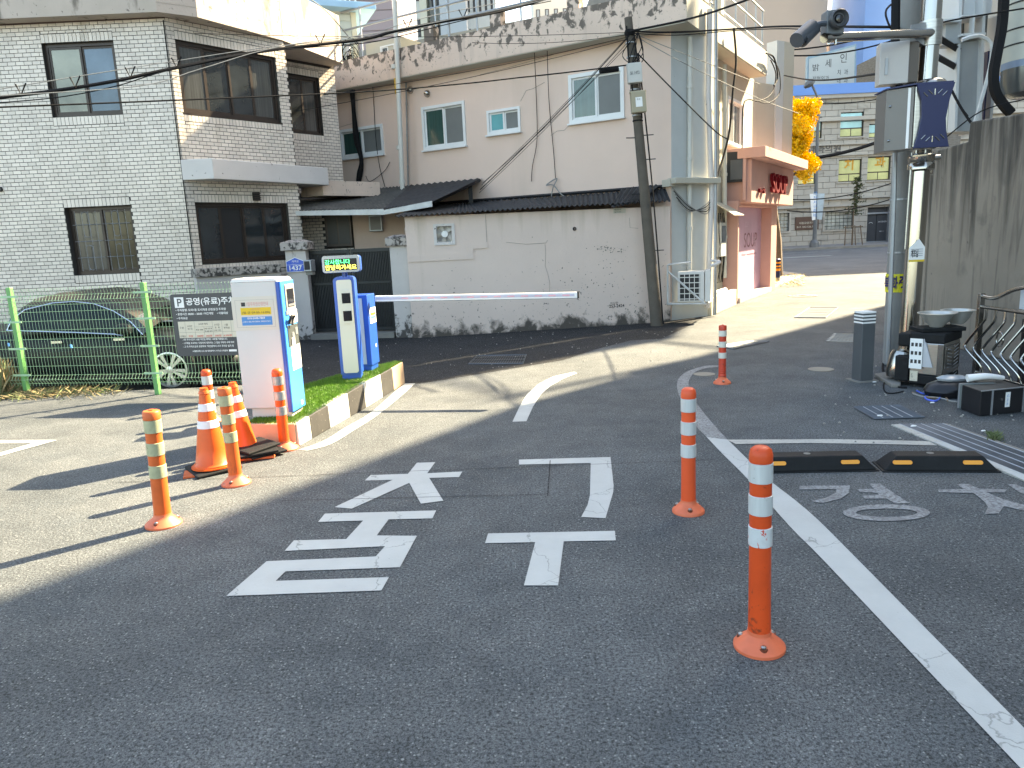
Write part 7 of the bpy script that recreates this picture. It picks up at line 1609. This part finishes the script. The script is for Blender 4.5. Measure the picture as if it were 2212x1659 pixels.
for nm, lab, y0, y1, w_, m, dx in (('white_cable_box', 'dirty white cable box high on the leaning pole', 186, 143, .23, mat('grimy_white_box', (.50, .50, .47), .6, var=.05, masks=[(30, WHITE1, 0, 0, 1, .66, .69, (.2, .18, .15), .8)]), -.02), ('beige_cable_box', 'beige meter box with a white sticker on the leaning pole', 247, 207, .24, mat('beige_box', (.33, .29, .20), .5, var=.04), .0)):
    qb, qt = lpx(y0), lpx(y1); q = (qb + qt) / 2; h = (qt.z - qb.z) * (1.15 if 'beige' in nm else 1); t = thing(nm, lab, 'cable box', q + Vector((0, -.16, 0)))
    o = MB().b3(-w_ / 2, w_ / 2, -.10, .04, -h / 2, h / 2).build('housing', m, t, local=True, bevel=.012); t.rotation_euler = (0, R(-3.5), 0); t.location.x += dx
    if 'beige' in nm:
        MB().b3(-.055, .055, -.1035, -.1015, -.08, .07).build('sticker', m_swhite, t, local=True); MB().b3(-w_ / 2 - .012, w_ / 2 + .012, -.08, .03, h / 2 - .02, h / 2 + .012).build('lid', m, t, local=True, bevel=.008)
        text('주의', Fr((-.1, -.104), (.1, -.104)), .065, .02, .03, m_dprint, t, w=.0, local=True)
    else: text('SK 1472', Fr((-.12, -.101), (.12, -.101)), .04, -.03, .05, m_dprint, t, w=.002, local=True, width=.15)

# ================================================================== JUNK BESIDE THE POLES
Z8b = zoom(2180, 620, 3.3184)
im = thing('ice_machine', 'discarded black and polished steel kitchen machine standing by the poles', 'machine', G(2032, 847))
i0 = G(*Z8b(572, 1180)); iL = G(*Z8b(300, 1150)); iR = G(*Z8b(822, 1085))
fi1 = Fr(Vector((iL.x, iL.y)), Vector((i0.x, i0.y))); fi2 = Fr(Vector((i0.x, i0.y)), Vector((i0.x, i0.y)) + Vector((.34, .30)) * 1.0)
zti = zat(i0, P((0, 0, 0))[1] * 0 + Z8b(575, 780)[1])
base2 = [Vector(fi1.A), Vector(fi1.B), Vector(fi2.B), Vector(fi2.B) + (Vector(fi1.A) - Vector(fi1.B))]
MB().prism([(v.x, v.y) for v in base2], .035, .13).build('base', m_rubber, im, bevel=.01)
MB().prism([(v.x, v.y) for v in base2], .131, zti - .02).build('body', m_steeld, im, bevel=.012)
cI = sum(base2, Vector((0, 0))) / 4; big = [cI + (v - cI) * 1.05 for v in base2]
MB().prism([(v.x, v.y) for v in big], zti - .02, zti + .075).build('top_rim', m_rubber, im, bevel=.012)
MB().box(fi2, .03, fi2.L - .04, .001, .012, .20, zti - .05).build('mirror_panel', m_steel, im, bevel=.004)
for k in range(9):
    for s_ in (0, 1):
        u = .09 + s_ * .17; z = zti - .08 - k * .035; MB().tube([fi2.pt(u, .013, z), fi2.pt(u + .10, .013, z - .02 + s_ * .04)], .004, 4).build('louvre', m_galv, im, fix=False)
MB().box(fi1, fi1.L - .05, fi1.L - .005, .001, .01, .14, zti - .03).build('edge_trim', m_steel, im)
MB().box(fi1, -.13, -.0, -.30, -.02, .14 + .25, zti + .06).build('side_bin', m_rubber, im, bevel=.02); MB().box(fi1, -.14, -.01, -.32, .0, .05, .30).build('side_tray', m_rubber, im, bevel=.012)
q = fi1.uz(*Z8b(345, 1060), .002); MB().box(fi1, q[0] - .035, q[0] + .035, .001, .003, q[1] - .05, q[1] + .05).build('rating_label', m_cream2, im); text('KC\n주의\n────', fi1, q[0] - .025, q[1] - .035, .06, m_dprint, im, w=.004, width=.045)
pa = thing('hanging_leaflet', 'white leaflet with small black product pictures hanging on the steel machine', 'leaflet', i0)
q0, q1 = fi1.uz(*Z8b(305, 995), .03), fi1.uz(*Z8b(425, 755), .03); w_ = abs(q1[0] - q0[0]); u0 = min(q0[0], q1[0]); zA, zB = q0[1], q1[1]
MB().box(fi1, u0, u0 + w_, .03, .033, zA, zB).build('sheet', m_swhite, pa)
for i in range(3):
    for j in range(3): uu, zz = u0 + w_ * (.1 + .31 * i), zA + (zB - zA) * (.18 + .28 * j); MB().box(fi1, uu, uu + w_ * .2, .0335, .0345, zz, zz + (zB - zA) * .12).build('picture', m_dprint, pa)
MB().loft([fi1.pt(u0 + w_ + .0, .02, zA + .02), fi1.pt(u0 + w_ + .09, .005, zA + .02), fi1.pt(u0 + w_ + .01, .005, zB), fi1.pt(u0 + w_, .02, zB)], [fi1.pt(u0 + w_ + .0, .022, zA + .02), fi1.pt(u0 + w_ + .09, .008, zA + .02), fi1.pt(u0 + w_ + .01, .008, zB), fi1.pt(u0 + w_, .022, zB)]).build('folded_flap', mat('grey_paper', (.45, .46, .48), .7), pa)
plt = MB().b3(cI.x - .20, cI.x + .22, cI.y - .12, cI.y + .14, zti + .076, zti + .115).build('tray', m_rubber, None, bevel=.008, label='flat black tray under the two steel bowls', cat='tray')
for k, (x, y, r, zc_) in enumerate(((532, 700, .155, .17), (700, 695, .135, .185))):
    q = at(*Z8b(x, y), cI.y + (-.02 if k == 0 else .12)); 
    MB().lathe([(.06, 0), (.065, .01), (.10, .05), (r, .13), (r + .02, .132), (r + .02, .138), (r - .004, .138), (.095, .06), (0, .02)], 30, (q.x, q.y, zti + .116)).build('steel_bowl', mat('pale_bowl_steel', (.55, .54, .50), .32, .55, var=.08), None, smooth=True, label=['larger steel bowl on the tray, nearer the poles', 'smaller steel bowl beside the larger one, nearer the fence'][k], cat='bowl', group='steel bowls on the machine')
# chrome canister leaning at left
cq = G(*Z8b(190, 1120)); MB().lathe([(.10, 0), (.12, .06), (.115, .22), (.10, .27), (.05, .29)], 24, (cq.x + .03, cq.y + .03, .05), Matrix.Rotation(R(12), 3, 'Y')).build('chrome_bin', m_steel, None, smooth=True, label='shiny crumpled chrome cover leaning against the machine by the concrete pole', cat='chrome cover')
c = [G(*Z8b(*p)) for p in ((18, 1070), (110, 1052), (240, 1110), (235, 1160), (160, 1158))]
MB().prism(c, 0, .035).build('concrete_slab', m_conc, None, bevel=.006, label='small flat concrete slab beside the foot of the concrete pole', cat='slab')
# black case
cs = thing('black_case', 'flat black equipment case with metal corner trims lying on the asphalt', 'case', G(2115, 900))
a0_, aL, aR = G(*Z8b(890, 1400)), G(*Z8b(712, 1330)), G(*Z8b(1250, 1362)); hz = zat(a0_, Z8b(985, 1240)[1]); hz = .215
v0, vL, vR = [Vector((q.x, q.y)) for q in (a0_, aL, aR)]; vR = v0 + (vR - v0); vB = vL + (vR - v0)
MB().prism([v0, vR, vB, vL], .004, hz).build('case_body', mat('black_laminate', (.012, .012, .014), .35, var=.2), cs, bevel=.006)
fcs1, fcs2 = Fr(vL, v0), Fr(v0, vR)
MB().box(fcs1, 0, .02, -.003, .006, .004, hz + .004).build('metal_edge', m_galv, cs); MB().box(fcs1, -.012, .14 * fcs1.L, -.28, .003, .003, hz + .005).build('end_plate', mat('grey_end', (.12, .14, .14), .5), cs, bevel=.004)
MB().box(fcs2, .24 * fcs2.L, .24 * fcs2.L + .016, .001, .006, .004, hz).build('metal_edge', m_galv, cs); MB().box(fcs2, fcs2.L - .012, fcs2.L + .004, -.01, .005, .004, hz + .003).build('metal_edge', m_galv, cs); MB().box(fcs2, 0, fcs2.L, -.004, .004, hz - .004, hz + .004).build('metal_edge', m_galv, cs)
q = fcs2.uz(*Z8b(1120, 1300)); MB().box(fcs2, q[0] - .022, q[0] + .022, .001, .004, .06, .185).build('white_label', m_swhite, cs); text('KT-\n2F\n09', fcs2, q[0] - .012, .075, .09, m_bprint, cs, w=.0045, width=.024)
MB().lathe([(.012, 0), (.012, .01), (0, .01)], 10, fcs2.pt(.47 * fcs2.L, .0, .13), Matrix.Rotation(R(90), 3, 'X')).build('lock', m_steel, cs)
bg_ = G(*Z8b(690, 1240)); rg = random.Random(6); b = MB()
MB().lathe([(.19, 0), (.21, .05), (.18, .11), (.10, .145), (0, .15)], 14, (bg_.x + .02, bg_.y + .10, 0), Matrix(((1.2, 0, 0), (0, .8, 0), (0, 0, 1)))).build('black_bag', mat('black_vinyl', (.01, .01, .012), .3, var=.3, bump=.8, bs=9), None, smooth=True, label='slumped shiny black bag between the steel machine and the black case', cat='bag')
MB().lathe([(.10, 0), (.11, .02), (.07, .04), (0, .045)], 12, (bg_.x + .02, bg_.y + .10, .145), Matrix(((1.3, 0, 0), (0, .8, 0), (0, 0, 1)))).build('clear_bag', mat('clear_plastic', (.45, .48, .5), .2, var=.3), None, smooth=True, label='crumpled clear plastic on top of the black bag', cat='bag')
jq = vL.lerp(vB, .55); MB().tube(curvep([(jq.x - .15, jq.y - .02, hz + .04), (jq.x, jq.y - .04, hz + .055), (jq.x + .16, jq.y - .02, hz + .03)]), .034, 10, .02).build('white_jug', m_swhite, None, smooth=True, label='white plastic jug lying on the far edge of the black case', cat='jug')
# cables on the ground
gz = lambda x, y, z=.008: Vector((*G(*Z8b(x, y))[:2], z))
for pts, r, m, lab in (([(370, 1190), (430, 1215), (520, 1210), (565, 1240), (530, 1275), (460, 1265), (440, 1240), (500, 1225), (560, 1235)], .008, mat('blue_cable', (.05, .12, .6), .5), 'loop of blue cable on the asphalt below the machine'), ([(340, 1215), (420, 1240), (500, 1245), (600, 1260), (640, 1275), (705, 1283)], .009, m_wirel, 'pale cable trailing on the asphalt toward the black case'), ([(335, 1205), (400, 1235), (520, 1250), (600, 1240), (630, 1275)], .008, mat('brown_cable', (.25, .16, .10), .6), 'brown cable lying beside the blue loop'), ([(92, 960), (90, 1010), (110, 1070), (150, 1130), (225, 1160), (290, 1165)], .012, m_cable, 'black cable curving from the concrete pole to the machine base'), ([(110, 1100), (95, 1150), (110, 1200), (170, 1212), (260, 1195)], .006, m_cable, 'thin black cable curl on the asphalt beside the concrete slab')):
    cable([gz(*p) for p in pts], r, lab, m, name='ground_cable', group='cables lying on the asphalt')
# litter
for x, y, s_, zf, lab in ((20, 1122, .05, Z8b, 'scrap of white paper on the asphalt left of the machine'), (500, 1295, .05, Z8b, 'pale stone chip in front of the blue cable loop'), (925, 1530, .05, Z8b, 'white crumpled paper near the black case'), (65, 1403, .06, Z8b, 'white paper scrap on the square drain grate'), (345, 1490, .06, Z8b, 'white paper scrap at the top of the trench drain'), (905, 430, .0, Z8b, '')):
    if not s_: continue
    q = G(*zf(x, y)); o = MB().lathe([(s_ * .45, 0), (s_ * .35, s_ * .12), (0, s_ * .14)], 6, (q.x, q.y, .012), Matrix(((1, .3, 0), (0, .5, 0), (0, 0, 1)))).build('litter_scrap', m_swhite, None, label=lab, cat='litter')
b = MB()
for k in range(140):
    q = G(*Z8b(1010 + rg.gauss(0, 25), 1580 + rg.gauss(0, 12))); blade(b, q.x, q.y, 0, rg.uniform(.02, .06), .005, .04)
b.build('weed_tuft', m_weed, kind='stuff', fix=False, label='small green weed tuft by the trench drain')
b = MB(); rg = random.Random(9)
for k in range(230):
    q = G(rg.uniform(660, 1500), rg.uniform(715, 800)) if k < 150 else G(rg.uniform(1780, 2200), rg.uniform(760, 960)); s_ = rg.uniform(.004, .012); b.lathe([(s_, 0), (s_ * .7, s_), (0, s_)], 5, (q.x, q.y, .004))
b.build('pebbles', mat('pebble', (.3, .29, .26), .8, var=.3, vs=20), kind='stuff', fix=False)

# ================================================================== STAINLESS FENCE
sf0 = G(2106, 822); fS = Fr((sf0.x, sf0.y), (sf0.x - .06, sf0.y - 3.2))
sfn = thing('steel_bar_fence', 'polished steel ornamental fence with bent S shaped bars at the right edge', 'fence', (sf0.x, sf0.y, 0))
def SU(x, y): return fS.uz(*Z8b(x, y))
zr1, zr2, zp_ = SU(870, 480)[1], SU(870, 395)[1], SU(855, 368)[1]; zlow = .06
for u in (0, 1.6, 3.15): MB().box(fS, u - .025, u + .025, -.025, .025, 0, zp_).build('post', m_steel, sfn, bevel=.004)
for z, r_ in ((zr1, .018), (.09, .016)): MB().tube([fS.pt(0, 0, z), fS.pt(3.15, 0, z)], r_, 10).build('rail', m_steel, sfn, smooth=True, fix=False)
for k in range(2):
    o_ = k * 1.58; MB().tube(curvep([fS.pt(o_ + .02, 0, zr2), fS.pt(o_ + .22, 0, zr2), fS.pt(o_ + .5, 0, zr2 + .10), fS.pt(o_ + .8, 0, zr2 + .14), fS.pt(o_ + 1.1, 0, zr2 + .10), fS.pt(o_ + 1.38, 0, zr2), fS.pt(o_ + 1.56, 0, zr2)]), .020, 10).build('arched_rail', m_steel, sfn, smooth=True, fix=False)
zM = zr1 - .17
for k in range(22):
    u = .10 + k * .142
    if min(abs(u - 1.6), abs(u - 3.15)) < .05: continue
    s_ = -.075
    MB().tube(curvep([fS.pt(u, 0, zr1), fS.pt(u, 0, zr1 - .10), fS.pt(u + s_ * .3, .02, zr1 - .16), fS.pt(u + s_ * 1.6, .10, zr1 - .36), fS.pt(u + s_ * 1.4, .11, zr1 - .42), fS.pt(u, .03, zr1 - .56), fS.pt(u + .02, 0, .10)], 5), .011, 8).build('bent_bar', m_steel, sfn, smooth=True, fix=False)
    if k % 3 == 1:
        c_ = [fS.pt(u + .06 + .05 * math.cos(t), -.02, zM - .12 + .07 * math.sin(t)) for t in [2 * math.pi * j / 16 for j in range(17)]]; MB().tube(c_, .008, 6).build('ring', m_steel, sfn, smooth=True, fix=False)
MB().box(fS, .42, 3.1, -.12, -.10, zr1 + .01, zr2 + .12).build('backing_panel', mat('pale_blue_panel', (.50, .54, .58), .5, var=.02), sfn)
MB().box(fS, .3, 3.1, -.25, -.22, 0, zr1 - .1).build('dark_sheeting', mat('black_sheeting', (.012, .012, .014), .4, var=.4, bump=.8, bs=7), sfn)
MB().box(fS, -.05, 3.3, -.10, .10, 0, .03).build('sill', m_steeld, sfn)

# ================================================================== CABLES OVERHEAD
LH = lambda x, y, Y: at(x, y, Y)
pt_top = lpx(73) + Vector((0, -.12, 0))
Kb = [LH(-60, 218, 9.5), LH(120, 196, 9.9), LH(250, 175, 10.2), LH(364, 150, 10.5), LH(560, 112, 11.0), LH(778, 86, 11.6), LH(851, 68, 11.8), LH(950, 48, 12.2), LH(1050, 31, 12.6), LH(1123, 14, 12.9), LH(1190, -6, 13.2)]
cable(Kb, .023, 'thickest black cable bundle climbing across the whole left half of the photo')
cable([p + Vector((0, .03, .09 + .05 * math.sin(i))) for i, p in enumerate(Kb)], .006, 'thin pale messenger wire just above the thickest cable bundle', m_wirel)
cable([p + Vector((0, -.03, -.05 - .04 * math.sin(i * 1.3))) for i, p in enumerate(Kb)], .007, 'thin black wire wavering just below the thickest cable bundle')
for i, t in enumerate((.6, 1.35, 2.3, 3.1, 4.6, 6.3, 7.5)):
    k = int(t); p = Kb[k].lerp(Kb[k + 1], t - k); MB().tube([p + Vector((-.06, -.02, .12)), p + Vector((0, -.04, -.01)), p + Vector((.07, -.02, .13))], .010, 5).build('cable_hook', m_cable, None, label=['hook on the thick cable bundle nearest the left frame edge', 'hook on the thick cable bundle crossing the upper left window', 'hook on the thick cable bundle just right of the upper left window', 'hook on the thick cable bundle at the corner of the tiled house', 'hook on the thick cable bundle before the four pane window', 'hook on the thick cable bundle by the eave end of the tiled house', 'hook on the thick cable bundle right of the tall drain pipe'][i], cat='cable hook', group='V shaped hooks on the thick cable bundle', fix=False)
cable([LH(-60, 234, 9.5), LH(370, 217, 10.6), LH(778, 198.7, 11.7), LH(1000, 181, 12.3), LH(1123, 167.6, 12.6), LH(1225, 156.5, 12.9), lpx(143) + Vector((0, -.12, 0))], .011, 'medium black cable crossing both houses to the white box on the leaning pole')
a_, b_ = LH(1296, 154, 12.95), LH(1335, 149.5, 13.05); MB().tube([a_, b_], .04, 8).build('cable_splice', m_cable, None, smooth=True, fix=False, label='thick black splice sleeve on the cable beside the right window', cat='cable splice')
for k, (x, y, Y, xs, ys) in enumerate(((1037, 410, 13.1, 1343, 82), (1035, 417, 13.0, 1352, 92), (1040, 400, 13.2, 1348, 80), (1043, 395, 13.2, 1356, 100))):
    cable([LH(x, y, Y), lpx(ys) + Vector((-.03, -.12, 0))], (.008, .004, .004, .004)[k], ['thick cable fanning down left from the leaning pole top to the annex roof', 'lowest thin wire of the fan from the leaning pole to the annex roof', 'upper thin wire of the fan from the leaning pole to the annex roof', 'middle thin wire of the fan from the leaning pole to the annex roof'][k], sag=.05)
cable([pt_top, LH(1500, 38, 13.0), LH(1614, 0, 12.5), LH(1700, -35, 12.0)], .018, 'black cable rising right from the leaning pole top out of the frame')
cable([pt_top, LH(1450, 70, 13.1), LH(1600, 62, 13.5), LH(1690, 57, 12), LH(1880, 58, 8.6), LH(1945, 60, 8.5)], .015, 'black cable from the leaning pole top past the bullet camera to the right pole')
cable([pt_top + Vector((0, 0, -.03)), LH(1460, 76, 13.1), LH(1590, 66, 13.5), LH(1700, 62, 12), LH(1780, 68, 10)], .008, 'thin wire sagging below the cable to the bullet camera')
cable([lpx(120) + Vector((.08, -.1, 0)), LH(1450, 190, 13.3), LH(1540, 279, 13.6), LH(1570, 300, 13.9)], .011, 'black wire sloping down right from the leaning pole to the shop drain pipes')
cable([lpx(80) + Vector((.08, -.1, 0)), LH(1500, 125, 13.4), LH(1642, 182, 15.5)], .006, 'upper of two pale wires from the leaning pole across the side wall', m_wirel)
cable([lpx(84) + Vector((.08, -.1, 0)), LH(1500, 148, 13.4), LH(1642, 214, 15.5), LH(1725, 245, 17)], .006, 'lower of two pale wires from the leaning pole across the side wall', m_wirel)
cable([LH(1694, 163, 17.5), LH(1745, 172, 14), LH(1800, 172, 11.5), LH(1898, 159, 8.2)], .013, 'spiral wrapped black cable between the end column and the junction box')
for k, (x0, y0, x1, y1) in enumerate(((420, 72, 1340, 71), (1020, 92, 1340, 76), (700, 205, 1342, 92), (640, 240, 1345, 95))):
    cable([LH(x0, y0, 12.0), lpx(75 + 5 * k) + Vector((-.05, -.12, 0))], .0045, ['faint topmost thin wire reaching the leaning pole from the left', 'second faint thin wire along the parapet to the leaning pole', 'third faint thin wire crossing above the left pink windows', 'lowest faint thin wire crossing the pink wall to the leaning pole'][k], m_cable, sag=.06)
cable([LH(-20, 208, 9), LH(300, 186, 9.6), LH(430, 150, 10), LH(608, 100, 10.6), LH(870, 62, 11.4), LH(1300, -25, 12.5)], .006, 'faint pale wire running above the thick bundle over the tiled house', m_wirel)
cable([LH(640, -20, 14), LH(700, 20, 14.2), LH(752, 78, 14.5)], .010, 'pale wire dropping from the tiled house parapet to the cable cluster', m_wirel)
# cable riser on the pink wall left
rs_ = thing('cable_riser', 'bundle of black cables hanging down the pink wall beside the tiled house', 'cable bundle', fp.pt(fp.uz(760, 110, .1)[0], .1, 4))
def onp(x, y, w=.12): return Vector(V(x, y, fp.A + fp.n * w, fp.B + fp.n * w))
m0 = [(752, 105), (757, 160), (763, 235), (769, 300), (780, 345), (776, 375), (772, 405)]
for k, (dx, r_) in enumerate(((0, .035), (4, .022), (-4, .015), (7, .010), (2, .02))): MB().tube(curvep([onp(x + dx * (1 if i % 2 else .6), y, .12 + .01 * k) for i, (x, y) in enumerate(m0)]), r_, 6).build('cable', m_cable, rs_, fix=False)
rg = random.Random(12)
for k in range(9):
    c_ = onp(756 + rg.uniform(-6, 10), 118 + rg.uniform(-12, 25), .18); r_ = rg.uniform(.08, .2); MB().tube([c_ + Vector((r_ * math.cos(t), rg.uniform(-.03, .03), r_ * 1.3 * math.sin(t))) for t in [2 * math.pi * j / 12 for j in range(10)]], .007, 4).build('loose_loop', m_cable, rs_, fix=False)
MB().lathe([(.05, -.12), (.06, 0), (.04, .12)], 10, onp(752, 108, .15)).build('insulator', m_kwhite, rs_, smooth=True)
for k, (pts, lab) in enumerate((([(800, 118), (806, 200), (812, 300), (820, 360), (832, 405)], 'thin cable hanging beside the leftmost pink window down to the canopy'), ([(1154, 105), (1158, 200), (1160, 300), (1150, 360), (1148, 392)], 'left of two thin wires hanging down the middle of the pink wall'), ([(1182, 110), (1186, 220), (1196, 330), (1200, 388)], 'right of two thin wires hanging down the middle of the pink wall'), ([(790, 380), (800, 392), (830, 370), (842, 350)], 'short slack wire swag under the leftmost pink window'))):
    cable([onp(x, y, .32 if y < 140 else .05) for x, y in pts], .007, lab, group='thin wires hanging on the pink wall')
for k, (pts, lab) in enumerate((([(1585, 60), (1590, 130), (1583, 200), (1576, 280), (1565, 330), (1548, 385)], 'pair of black cables slanting down across the side window'), ([(1665, 130), (1676, 160), (1668, 200), (1640, 218), (1615, 215), (1605, 235), (1603, 320)], 'black cable looping from the end column down the side wall'), ([(1660, 120), (1682, 150), (1684, 200), (1660, 222), (1630, 216)], 'second loop of cable under the parapet end'), ([(1655, 115), (1672, 125), (1680, 165), (1672, 185)], 'short cable tangle at the parapet end'))):
    cable([V(x, y, fsd.A + fsd.n * .12, fsd.B + fsd.n * .12) for x, y in pts], (.022, .014, .012, .02)[k], lab, group='cables on the side wall')
cable([onp(x, y, .1) for x, y in ((1190, 430), (1195, 405), (1203, 385), (1180, 400), (1195, 400), (1215, 422), (1235, 428))], .012, 'coil of wire on a stick standing on the annex roof', m_cableg, group='thin wires hanging on the pink wall')
for k in range(5):
    f0 = 1452 + k * 3; cable([V(f0, 405 + k * 7, R0 + Vector((0, -.1)), R1 + Vector((0, -.1))), V(1490, 445 + k * 3, R0 + Vector((0, -.2)), R1 + Vector((0, -.2))), V(1525, 462 - k * 5, R0 + Vector((0, -.15)), R1 + Vector((0, -.15))), V(1538, 440 - k * 4, R0 + Vector((0, -.15)), R1 + Vector((0, -.15)))], .009, ['lowest', 'second lowest', 'middle', 'second highest', 'highest'][k] + ' of five slack cables between the annex roof and the corner drain pipe', m_cable if k % 2 else m_wirel, group='slack cables at the building corner')
cable([at(2212, 215, 9.4), at(2120, 240, 9.5), at(2040, 300, 9.6)], .008, 'thin wire from the right frame edge toward the navy box')
cable([at(2212, 18, 9.0), at(2050, 45, 9.2), at(1960, 70, 9.3)], .010, 'black wire crossing the white steel panels at the top right')
cable([at(1960, -10, 9.3), at(1915, 20, 9), at(1925, 62, 8.8), at(1945, 66, 8.7)], .012, 'black lead drooping from the pole top to the camera arm')
for k, (x0, y0, x1, y1, Y) in enumerate(((1640, 110, 2000, 40, 30), (1700, 120, 2000, 60, 30), (1690, 345, 1925, 295, 40), (1690, 430, 1925, 396, 40), (1700, 215, 1940, 205, 42), (1700, 455, 1925, 430, 40))):
    cable([at(x0, y0, Y), at(x1, y1, Y)], .03 if k != 2 else .09, ['uppermost wire crossing before the beige tower block', 'second wire crossing before the beige tower block', 'heavy black cable crossing before the clinic lettering', 'thin wire crossing between the clinic window rows', 'pale wire at the clinic cornice', 'lowest wire crossing the clinic front'][k], sag=.3, group='street wires along the main road')
